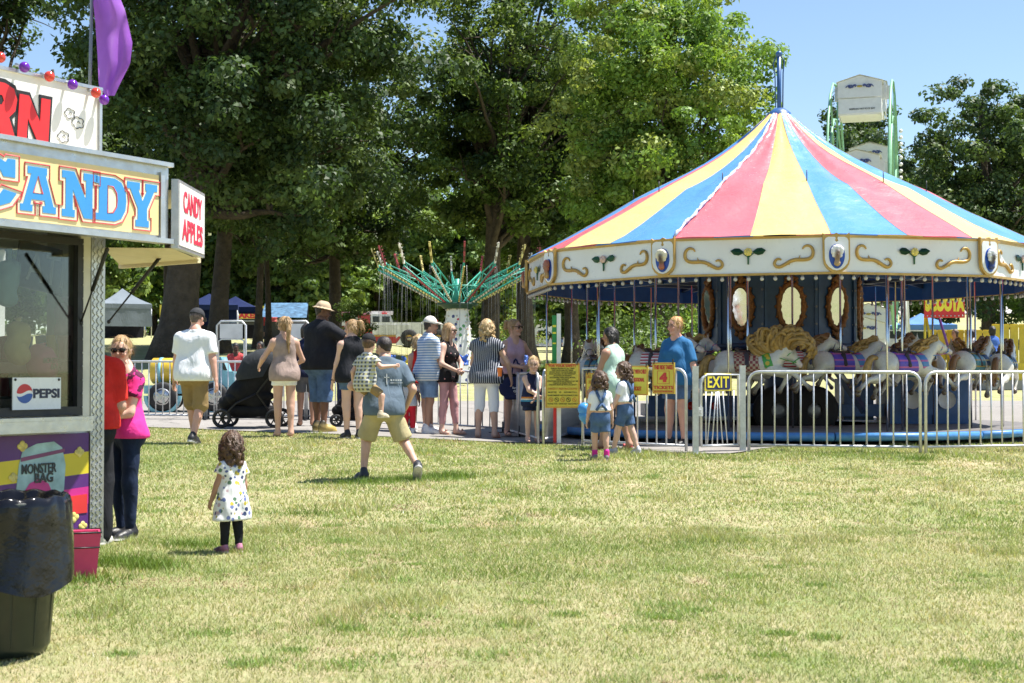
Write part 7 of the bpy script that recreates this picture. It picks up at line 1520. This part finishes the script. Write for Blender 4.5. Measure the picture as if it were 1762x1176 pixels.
for m_ in LB:
    mb = MB(); mb.bar((.45, 0, zt_ + .02), (ST, 0, zo - .05), .045, .03)
    for i in range(16): p_ = Vector((.45, 0, zt_)).lerp(Vector((ST, 0, zo - .07)), (i + .5) / 16); mb.ball(p_, .022, 5)
    lb_me.append(mb.mesh('light_bar', m_)); mb = MB(); mb.bar((ST - .01, 0, zo + .06), (ST + .20, 0, zo + .60), .05, .04); 
    for i in range(6): p_ = Vector((ST - .04, 0, zo + .1)).lerp(Vector((ST + .13, 0, zo + .62)), (i + .5) / 6); mb.ball(p_, .020, 5)
    lt_me.append(mb.mesh('tip_light', m_))
zs_ = .45
mb = MB()
for x, y in ((-.12, -.13), (-.12, .13), (.12, -.13), (.12, .13)): mb.tube([(ST - .10 + x * .4, y * .6, zo), (ST - .10 + x, y, zs_ + .28)], .0032, 4)
ch_me = mb.mesh('chain', CHAIN); st_me = []
for m_ in SEATS: o = Sdf(.03); o.cone((-.10, 0, .05), (.10, 0, .05), .14, flat=((0, 0, 1), 3.5)); o.cone((-.13, -.10, .12), (-.13, .10, .28), .05); o.cone((-.13, .10, .12), (-.13, -.10, .28), .05); V, Q, _ = o.mesh(.03); V[:, 0] += ST - .10; V[:, 2] += zs_; st_me.append(mesh_np('seat', V, Q, m_, True))
for k in range(NA):
    rz = 2 * math.pi * (k + .3) / NA; ar = link('arm', arm_me, t, None, (0, 0, rz)); link('light_bar', lb_me[k % 3], ar); link('tip_light', lt_me[(k + 1) % 3], ar); s_ = link('seat', st_me[k % 3], t, None, (0, 0, rz)); link('chain', ch_me, s_)
# a low ring fence round it
# ------------------------------------------------------------------ ferris wheel, seen edge on
FD = 60; fx = P(1490, 600, FD).x; fgz = gz(fx, FD); zc_ = 8.75; FRr = 5.3
t = thing('ferris_wheel', 'ferris wheel with white gabled cabins seen edge-on behind the carousel', 'ferris wheel', (fx, FD, fgz), R(-17)); zc_ -= fgz
GRM = M('mint_green_paint', (.22, .46, .28), .5, var=.15)
hw_ = 1.18
for s_ in (-1, 1):
    mb = MB(); mb.tube([(s_ * hw_, FRr * math.cos(a), zc_ + FRr * math.sin(a)) for a in [i * 2 * math.pi / 20 for i in range(20)]], .055, 7, closed=True); mb.tube([(s_ * hw_, FRr * .72 * math.cos(a), zc_ + FRr * .72 * math.sin(a)) for a in [i * 2 * math.pi / 20 for i in range(20)]], .05, 6, closed=True); mb.build('rim', GRM, t)
    for k in range(8):
        a = R(90 + 33 + 45 * k); mb = MB(); mb.bar((s_ * hw_, 0, zc_), (s_ * hw_, FRr * math.cos(a), zc_ + FRr * math.sin(a)), .07, .05); mb.build('spoke', GRM, t)
    for y in (-2.3, 2.3): mb = MB(); mb.tube([(s_ * (hw_ + .55), y, 0), (s_ * (hw_ + .25), 0, zc_)], .11, 8); mb.build('support_leg', M('white_leg', (.62, .64, .62), .5), t)
mb = MB(); mb.tube([(-hw_ - .4, 0, zc_), (hw_ + .4, 0, zc_)], .16, 12); mb.build('axle', GRM, t)
mb = MB(); 
for i in range(34): mb.ball((hw_ + .30, -2.0 * (1 - i / 34.), .4 + (zc_ - .4 + 3.2) * i / 33), .085, 6)
mb.build('bulb_strip', M('white_bulbs', (.75, .75, .74), .3), t)['kind'] = 'stuff'
CABW = M('cabin_white', (.74, .74, .73), .45, var=.06)
mb = MB(); w_ = .86; out = [(-w_, -.35), (w_, -.35), (w_ * 1.0, .30), (0, .55), (-w_, .30)]
mb.prism(out, .06, Matrix.Translation((0, -.62, 0))); mb.prism([(-w_ * .94, -1.0), (w_ * .94, -1.0), (w_ * .98, -.38), (-w_ * .98, -.38)], .06, Matrix.Translation((0, -.58, 0))); mb.prism(out, .06, Matrix.Translation((0, .56, 0)))
mb.box((0, 0, -1.02), (w_ * 1.8, 1.1, .06)); mb.add([(-w_ - .06, -.68, .30), (0, -.68, .58), (0, .68, .58), (-w_ - .06, .68, .30)], [(0, 1, 2, 3)]); mb.add([(w_ + .06, -.68, .30), (0, -.68, .58), (0, .68, .58), (w_ + .06, .68, .30)], [(3, 2, 1, 0)])
for s_ in (-1, 1): mb.box((s_ * w_ * .96, 0, -.7), (.04, 1.1, .62)); mb.bar((s_ * w_ * .95, 0, -.3), (s_ * w_ * .95, 0, .3), .06, .4)
cab_me = mb.mesh('cabin', CABW)
ORN = M('blue_scroll_paint', (.06, .08, .25), .5); mb = MB()
for s_ in (-1, 1):
    mb.tube([(s_ * (.14 + .05 * i), -.645, .10 + .05 * math.sin(i * 1.3)) for i in range(9)], [.05 - .004 * i for i in range(9)], 6); mb.tube([(s_ * .36 + .08 * math.cos(k * .8), -.645, .10 + .06 * math.sin(k * .8)) for k in range(8)], .022, 5, closed=True)
orn_me = mb.mesh('painted_scroll', ORN); mb = MB(); mb.ball((0, -.64, .10), .07, 8, 0, (1.6, .3, .7)); mb.ball((-.2, -.64, .13), .05, 6, 0, (1.6, .3, .6)); mb.ball((.2, -.64, .13), .05, 6, 0, (1.6, .3, .6)); ctr_me = mb.mesh('painted_rosette', M('gold_scroll_paint', (.40, .30, .06), .5))
for k in range(8):
    a = R(90 + 33 + 45 * k); c = link('cabin', cab_me, t, (0, FRr * math.cos(a) * 1.0, zc_ + FRr * math.sin(a) - .1), (R(-6), 0, 0)); link('painted_scroll', orn_me, c); link('painted_rosette', ctr_me, c); link('lettering', TXT['donot'], c, (.1, -.59, -.82))
# ------------------------------------------------------------------ yellow ride at the right
q = GD(1690, 38); t = thing('yellow_ride', 'yellow panelled family ride behind the right side of the carousel', 'ride', q); YP = M('ride_yellow', (.62, .47, .03), .4, var=.15)
b0 = P(1690, 600, 38); s_ = 38 / FPX
def rx(px, py): v = P(px, py, 38) - q; return v.x, v.z
for i in range(14):
    x, z0_ = rx(1622 + i * 16, 655); _, z1_ = rx(1622 + i * 16, 566 - (10 if i > 6 else 0)); mb = MB(); mb.box((x, .9, (z0_ + z1_) / 2), (.21, .05, z1_ - z0_)); mb.box((x, .865, z1_ - .06), (.23, .04, .07)); mb.build('back_panel', YP, t)
    if i > 5 or i % 2: mb = MB(); x, zz = rx(1622 + i * 16, 640); mb.box((x, -.3, zz - .15), (.19, .05, .75)); mb.build('front_panel', YP, t)
mb = MB(); x0_, zd = rx(1610, 655); x1_, _ = rx(1860, 655); mb.box(((x0_ + x1_) / 2, .3, zd / 2), (x1_ - x0_, 1.6, max(.1, zd))); mb.build('deck', M('ride_grey', (.25, .25, .26), .5), t)
for px_, py0, px1, py1, m_ in ((1604, 520, 1640, 640, 'purple'), (1590, 545, 1606, 640, 'yellow'), (1588, 545, 1588, 640, 'yellow')):
    xa, za = rx(px_, py0); xb, zb_ = rx(px1, py1); mb = MB(); mb.tube([(xa, -.2, za), (xb, -.2, zb_)], .035, 7); mb.build('post', M('ride_purple', (.09, .02, .16), .4) if m_ == 'purple' else YP, t)
xa, za = rx(1619, 528); mb = MB(); mb.box((xa, -.3, za), (1.05, .10, .62)); sb = mb.build('header', RED, t); link('lettering', TXT['ride'], sb, (xa, -.352, za + .06)); mb = MB()
for i in range(10): mb.ball((xa - .47 + i * .104, -.36, za - .26), .022, 5)
mb.build('header_bulbs', BULB, sb)['kind'] = 'stuff'
for px, py, lab, cl, hr_, yw in ((1645, 604, 'rider in orange seated on the yellow ride', (.55, .22, .08), 'brown', 120), (1674, 607, 'rider in white seated on the yellow ride', (.65, .65, .66), 'dark', 100), (1709, 600, 'visitor in a blue shirt standing at the yellow ride', (.06, .14, .45), 'black', 20)):
    b_ = P(px, 660, 38.6 if px < 1700 else 37.4); H_ = P(px, 568 if px < 1700 else 563, b_.y).z - b_.z; person(lab, b_, H_ , yw, 'f', 1., .2, skin=TAN if px < 1700 else DARKS, pose=dict(hr=(.12, .16, .6), hl=(-.12, .16, .6)) if px < 1700 else None, top=dict(mat=cloth('rider_%d' % px, cl), sleeve=.6, hem=.46), bottom=dict(mat=KHAKI, length=1.2), shoes=SNK, hair=(hr_, 'bob'), detail=.6)
# ------------------------------------------------------------------ toy truck on the path
q = GD(332, 27.6); t = thing('toy_truck', 'light blue kiddie ride truck with yellow tank behind the barrier', 'kiddie ride car', (q.x, q.y, q.z + .02)); LBL = M('powder_blue_paint', (.22, .50, .58), .3, coat=.4); YT = M('tank_yellow', (.70, .47, .04), .35, coat=.3)
mb = MB(); mb.box((0, 0, .42), (1.75, .55, .16)); mb.box((.62, 0, .62), (.45, .6, .30)); mb.prism([(.28, .50), (.86, .50), (.86, .74), (.70, .78), (.60, 1.05), (.28, 1.05)], .58, Matrix.Translation((0, -.29, 0))); mb.build('body', LBL, t)
for x in (-.50, .48):
    mb = MB(); mb.lathe([(.30, -.05), (.36, -.05), (.36, .05), (.30, .05)], 14, (x, -.32, .30), 0, True, Matrix.Rotation(math.pi / 2, 3, 'X'), math.pi, 2 * math.pi); mb.build('fender', LBL, t)
    for y in (-.32, .32):
        mb = MB(); mb.lathe([(.13, -.07), (.24, -.07), (.28, -.04), (.28, .04), (.24, .07), (.13, .07)], 22, (x, y, .285), 0, True, Matrix.Rotation(math.pi / 2, 3, 'X')); w = mb.build('wheel', RUBBER, t); mb = MB(); mb.lathe([(.0, -.04), (.05, -.06), (.14, -.05), (.165, -.075), (.165, .075), (.0, .04)], 18, (x, y, .285), 0, True, Matrix.Rotation(math.pi / 2, 3, 'X'))
        for k in range(5): a = k * 1.2566; mb.bar((x, y - .066, .285), (x + .14 * math.cos(a), y - .07, .285 + .14 * math.sin(a)), .035, .02, 0, (0, 1, 0))
        mb.build('rim', M('alloy', (.55, .56, .57), .25, .8), w)
mb = MB(); mb.lathe([(.0, -.42), (.20, -.42), (.25, -.38), (.25, .36), (.20, .40), (.0, .40)], 20, (-.38, 0, .78), 0, True, Matrix.Rotation(math.pi / 2, 3, 'Y')); tk = mb.build('tank', YT, t)
for x in (-.60, -.16): mb = MB(); mb.lathe([(.252, -.03), (.262, -.03), (.262, .03), (.252, .03)], 20, (x, 0, .78), 0, True, Matrix.Rotation(math.pi / 2, 3, 'Y')); mb.build('band', LBL, tk)
mb = MB(); mb.box((.02, 0, .95), (.10, .5, .62)); mb.build('seat_back', YT, t); mb = MB(); mb.ball((.87, -.2, .60), .06, 8); mb.ball((.87, .2, .60), .06, 8); mb.build('headlamp', BULB, t)
mb = MB(); mb.prism([(.64, .80), (.73, .78), (.64, 1.0)], .02, Matrix.Translation((0, -.30, 0))); mb.build('side_window', M('dark_glass', (.02, .03, .035), .1), t)
# ------------------------------------------------------------------ stalls, tents, vehicles, buildings
def canopy_tent(label, px, d, w, col, hgt=2.1, peak=1.0, walls=(), rz=0):
    q = GD(px, d); t = thing('canopy_tent', label, 'tent', q, rz, 'canopy tents'); s = w / 2; m_ = cloth('tent_%d' % px, col, var=.12, vs=1.5, transl=.15)
    c = [Vector((x * s, y * s, hgt)) for x, y in ((-1, -1), (1, -1), (1, 1), (-1, 1))]; ap = Vector((0, 0, hgt + peak)); mb = MB(); n = 5
    for k in range(4):
        a, b = c[k], c[(k + 1) % 4]; rows_ = []
        for i in range(n + 1):
            u = i / n; sag = -.10 * math.sin(math.pi * u); rows_.append([a.lerp(ap, u) + Vector((0, 0, sag)), a.lerp(b, .5).lerp(ap, u) + Vector((0, 0, sag - .05 * (1 - u))), b.lerp(ap, u) + Vector((0, 0, sag))])
        vs = [p for r_ in rows_ for p in r_]; mb.add(vs, [(i * 3 + j, i * 3 + j + 1, (i + 1) * 3 + j + 1, (i + 1) * 3 + j) for i in range(n) for j in range(2)], 0, True)
        mb.add([a, b, b - Vector((0, 0, .28)), a - Vector((0, 0, .28))], [(3, 2, 1, 0)])
    mb.build('roof', m_, t)
    for k in range(4): mb = MB(); mb.tube([(c[k].x * .98, c[k].y * .98, -.1), (c[k].x * .98, c[k].y * .98, hgt)], .03, 6); mb.build('leg', GALV, t)
    for k in walls:
        a, b = c[k] * .985, c[(k + 1) % 4] * .985; a.z = b.z = hgt - .2; mb = MB(); nn = 10; vs = []
        for i in range(nn + 1): p = a.lerp(b, i / nn); o_ = Vector((.04 * math.sin(i * 2), .05 * math.sin(i * 1.7), 0)); vs += [p, Vector((p.x, p.y, .65)) + o_]
        mb.add(vs, [(2 * i, 2 * i + 1, 2 * i + 3, 2 * i + 2) for i in range(nn)], 0, True); mb.build('side_wall', m_, t)
    mb = MB(); mb.box((0, .2, .40), (w * .8, .7, .8)); mb.build('table', cloth('dark_table_cloth', (.02, .02, .03)), t); return t
canopy_tent('grey canopy tent with side wall at far left', 210, 86, 3.1, (.20, .235, .27), 2.0, 1.0, (0,), R(22))
canopy_tent('dark blue canopy tent behind the two big oak trunks', 360, 80, 3.2, (.010, .022, .085), 1.9, .7, (2,), R(10))
canopy_tent('navy canopy tent right of the straight oak trunk', 405, 84, 3.0, (.010, .020, .08), 1.8, .7)
q = GD(490, 82); t = thing('stall_roof', 'stall with a dappled light blue sloping roof near the thin trees', 'stall', q); zr_ = P(490, 520, 82).z - q.z; mb = MB(); mb.add([(-1.2, -1, zr_ - .9), (1.4, -1, zr_ - .95), (1.2, 1, zr_), (-1.3, 1, zr_)], [(0, 1, 2, 3)]); mb.build('roof', M('light_blue_tarp', (.08, .17, .27), .5, var=.6, vs=4), t); 
for x in (-1.1, 1.2):
    mb = MB(); mb.bar((x, -.9, -.1), (x, -.9, zr_ - .9), .06); mb.build('post', STEELD, t); mb = MB(); mb.bar((x, .9, -.1), (x, .9, zr_), .06); mb.build('post', STEELD, t)
mb = MB(); mb.box((0, 0, .5), (2.2, .8, 1.0)); mb.build('counter', M('stall_dark', (.04, .04, .045), .6), t)
def stall(label, px, d, yt, yb, w, keys, rz=0):
    q = GD(px, d); zt2 = P(px, yt, d).z - q.z; zb2 = P(px, yb, d).z - q.z; t = thing('food_stall', label, 'stall', q, rz, 'yellow food stalls'); mb = MB(); mb.box((0, .8, zb2 / 2), (w, 1.6, zb2)); mb.build('cabin', M('stall_dark', (.04, .04, .045), .6), t)
    mb = MB(); mb.box((0, -.1, (zt2 + zb2) / 2), (w, .12, zt2 - zb2)); sb = mb.build('sign_board', YEL, t)
    for i, k in enumerate(keys): link('lettering', TXT[k], sb, (0, -.163, zb2 + (zt2 - zb2) * (.72 - .46 * i)), None, min(1., w / 2.2))
    mb = MB(); mb.box((0, -.2, 1.05), (w * .98, .4, .06)); mb.build('counter', ALU, t)
stall('yellow food stall with orange lettering left of the big oak trunk', 312, 100, 525, 552, 3.0, ['stall2'])
stall('yellow and red food stall beside the straight oak trunk', 423, 100, 527, 549, 3.4, ['stall3', 'stall4'])
stall('small yellow stall sign left of the red one', 393, 102, 527, 540, 1.4, ['stall1'])
# fire engines
def engine(label, px, d, L_, yt, ladder):
    q = GD(px, d); q.z = P(px, 606, d).z if False else q.z; Hh = P(px, yt, d).z - q.z; t = thing('fire_engine', label, 'fire engine', q, R(6), 'fire engines'); RD = M('fire_red', (.40, .025, .03), .3, coat=.4); WH_ = M('engine_white', (.74, .74, .74), .35); k = Hh / 3.1
    mb = MB(); mb.box((0, 0, .85 * k), (L_, 2.3, .9 * k)); mb.build('lower_body', RD, t); mb = MB(); mb.box((-L_ * .14, 0, 2.0 * k), (L_ * .66, 2.25, 1.4 * k)); mb.build('upper_body', WH_ if not ladder else RD, t)
    mb = MB(); mb.prism([(L_ * .20, 1.3 * k), (L_ * .5, 1.3 * k), (L_ * .5, 1.75 * k), (L_ * .46, 2.75 * k), (L_ * .20, 2.8 * k)], 2.3, Matrix.Translation((0, -1.15, 0))); cb = mb.build('cab', WH_, t)
    for x, w in ((L_ * .27, L_ * .09), (L_ * .40, L_ * .10)): mb = MB(); mb.box((x, -1.155, 2.2 * k), (w, .03, .65 * k)); mb.build('window', M('dark_glass', (.02, .03, .035), .1), cb)
    for x in (-L_ * .36, -L_ * .20, -L_ * .04): mb = MB(); mb.box((x, -1.14, 1.95 * k), (L_ * .13, .04, 1.0 * k)); mb.build('locker_door', M('locker_white', (.62, .62, .62), .4), t)
    mb = MB(); mb.box((0, -1.156, 1.22 * k), (L_, .02, .10)); mb.build('gold_stripe', GOLD, t)
    for x in ((-L_ * .30, L_ * .34) if ladder else (.02 * L_, .42 * L_)):
        for y in (-1.05, 1.05): mb = MB(); mb.lathe([(.2, -.15), (.45, -.15), (.52, -.1), (.52, .1), (.45, .15), (.2, .15)], 18, (x, y, .52), 0, True, Matrix.Rotation(math.pi / 2, 3, 'X')); w = mb.build('wheel', RUBBER, t); mb = MB(); mb.lathe([(0, -.1), (.2, -.16), (.24, -.1), (.24, .1), (0, .1)], 14, (x, y, .52), 0, True, Matrix.Rotation(math.pi / 2, 3, 'X')); mb.build('rim', M('alloy', (.55, .56, .57), .25, .8), w)
    if ladder:
        mb = MB(); 
        for y in (-.35, .35): mb.bar((-L_ * .5, y, 2.9 * k), (L_ * .5, y, 3.0 * k), .10, .2)
        for i in range(16): mb.bar((-L_ * .48 + i * L_ * .062, -.35, 2.95 * k), (-L_ * .48 + i * L_ * .062, .35, 2.95 * k), .05)
        mb.build('ladder', M('ladder_white', (.66, .65, .60), .4), t)
    link('lettering', TXT['num'], t, (-L_ * .10, -1.165, .85 * k)); mb = MB(); mb.box((L_ * .38, 0, 2.85 * k), (.3, 1.5, .14)); mb.build('light_bar', RED, t)
engine('red and white ladder fire engine, left of the two', 612, 88, 4.6, 537, True); engine('white and red fire engine cab, right of the two', 700, 84, 4.3, 550, False)
# buildings
def building(name, label, px, d, w, yt, dep, wall, roof, nwin, rz=0, pitch=1.2):
    q = GD(px, d); h = P(px, yt, d).z - q.z; t = thing(name, label, 'building', q, rz); mb = MB(); mb.box((0, dep / 2, h / 2 - .5), (w, dep, h + 1)); mb.build('wall', wall, t); mb = MB(); e = .4
    vs = [(-w / 2 - e, -e, h), (w / 2 + e, -e, h), (w / 2 + e, dep + e, h), (-w / 2 - e, dep + e, h), (-w / 2 - e, dep / 2, h + pitch), (w / 2 + e, dep / 2, h + pitch)]
    mb.add(vs, [(0, 1, 5, 4), (2, 3, 4, 5), (0, 4, 3), (1, 2, 5), (3, 2, 1, 0)]); mb.build('roof', roof, t)
    for i in range(nwin):
        x = -w / 2 + w * (i + .5) / nwin; mb = MB(); mb.box((x, -.02, h * .55), (w / nwin * .42, .06, h * .34)); f = mb.build('window', STW, t); mb = MB(); mb.box((x, -.055, h * .55), (w / nwin * .34, .03, h * .28)); mb.build('pane', M('dark_glass', (.02, .03, .035), .1), f)
    mb = MB(); mb.box((w * .1, -.04, h * .22), (w * .07, .06, h * .44)); mb.build('door', STEELD, t); return t
building('park_hall', 'pale grey hall behind the fire engines', 705, 140, 9, 487, 8, M('grey_siding', (.45, .47, .48), .7), M('grey_roof', (.3, .3, .31), .7), 3)
building('white_hall', 'long white hall behind the far drive and visitors', 985, 185, 16, 556, 8, M('white_siding', (.70, .70, .68), .7), M('grey_roof', (.3, .3, .31), .7), 6)
building('red_roof_shelter', 'small shelter with a bright red roof beside the swing ride tower', 868, 118, 3.6, 572, 4, M('tan_wall', (.4, .33, .26), .8), M('red_roof', (.50, .06, .05), .5), 2, 0, 1.1)
# parked cars and the blue canopy on the hillside at the right
def car_(label, px, d, col, rz):
    q = GD(px, d); t = thing('parked_car', label, 'car', q, rz, 'cars parked beyond the rides'); body = M('car_paint_%d' % px, col, .25, coat=.6)
    prof = [(-2.2, .35), (2.2, .35), (2.25, .75), (2.1, .95), (1.2, 1.02), (.65, 1.50), (-1.5, 1.55), (-2.05, 1.05), (-2.25, .85)]
    mb = MB(); mb.prism(prof, 1.75, Matrix.Translation((0, -.875, 0))); mb.build('body', body, t)
    for pts in ([(.98, 1.05), (.58, 1.44), (-.25, 1.46), (-.25, 1.05)], [(-.35, 1.05), (-.35, 1.46), (-1.4, 1.48), (-1.75, 1.08)]):
        for y in (-.885, .865): mb = MB(); mb.prism(pts, .02, Matrix.Translation((0, y, 0))); mb.build('window', M('dark_glass', (.02, .03, .035), .1), t)
    mb = MB(); mb.add([(.70, -.75, 1.475), (1.22, -.78, 1.035), (1.22, .78, 1.035), (.70, .75, 1.475)], [(0, 1, 2, 3)]); mb.build('windscreen', M('dark_glass', (.02, .03, .035), .1), t)
    for x in (-1.4, 1.4):
        for y in (-.82, .82): mb = MB(); mb.lathe([(.0, -.11), (.2, -.12), (.32, -.1), (.34, 0), (.32, .1), (.0, .1)], 16, (x, y, .34), 0, True, Matrix.Rotation(math.pi / 2, 3, 'X')); mb.build('wheel', RUBBER, t)
    for y in (-.6, .6): mb = MB(); mb.ball((2.2, y, .75), .12, 8, 0, (.5, 1.3, .7)); mb.build('headlight', BULB, t)
car_('white car parked beyond the ride, left of the pair', 1577, 78, (.74, .74, .74), R(-28)); car_('white car parked beyond the ride, right of the pair', 1613, 76, (.72, .73, .74), R(-24)); car_('dark parked car left of the white pair', 1535, 84, (.05, .05, .06), R(-20))
canopy_tent('blue and white canopy behind the parked cars', 1585, 92, 3.6, (.12, .26, .55), 1.7, .8)
# low bushes on the bank
def bush(label, px, d, r_, h, tint, seed):
    q = GD(px, d); t = thing('shrub', label, 'shrub', q, 0, 'shrubs'); r = np.random.default_rng(seed); c = [(r.normal() * r_ * .45, r.normal() * r_ * .45, h * (.25 + .6 * r.random())) for _ in range(26)]; V, C = leaves(c, np.full(26, r_ * .42), 110, .11, tint, r); link('foliage', mesh_np('foliage', V, np.arange(len(V)).reshape(-1, 4), LEAF, col=C), t); mb = MB()
    for i in range(5): mb.tube([(0, 0, -.05), (c[i][0] * .5, c[i][1] * .5, h * .3), c[i]], [.03, .02, .008], 5)
    mb.build('stem', BARK, t)
bush('small leafy sapling right of the man in the bucket hat', 614, 60, .8, 2.6, MID, 5); bush('dark shrub left of the carousel near the green post', 940, 33, .55, .9, OAK, 6); bush('green shrub seen under the carousel platform poles', 1235, 36, 1.3, 2.2, MAPLE, 7); bush('broad shrub under the carousel roof at the left', 1100, 37, 1.5, 2.4, MID, 8)
bush('shrub beside the red roofed shelter', 885, 70, 1.2, 2.2, MAPLE, 9)
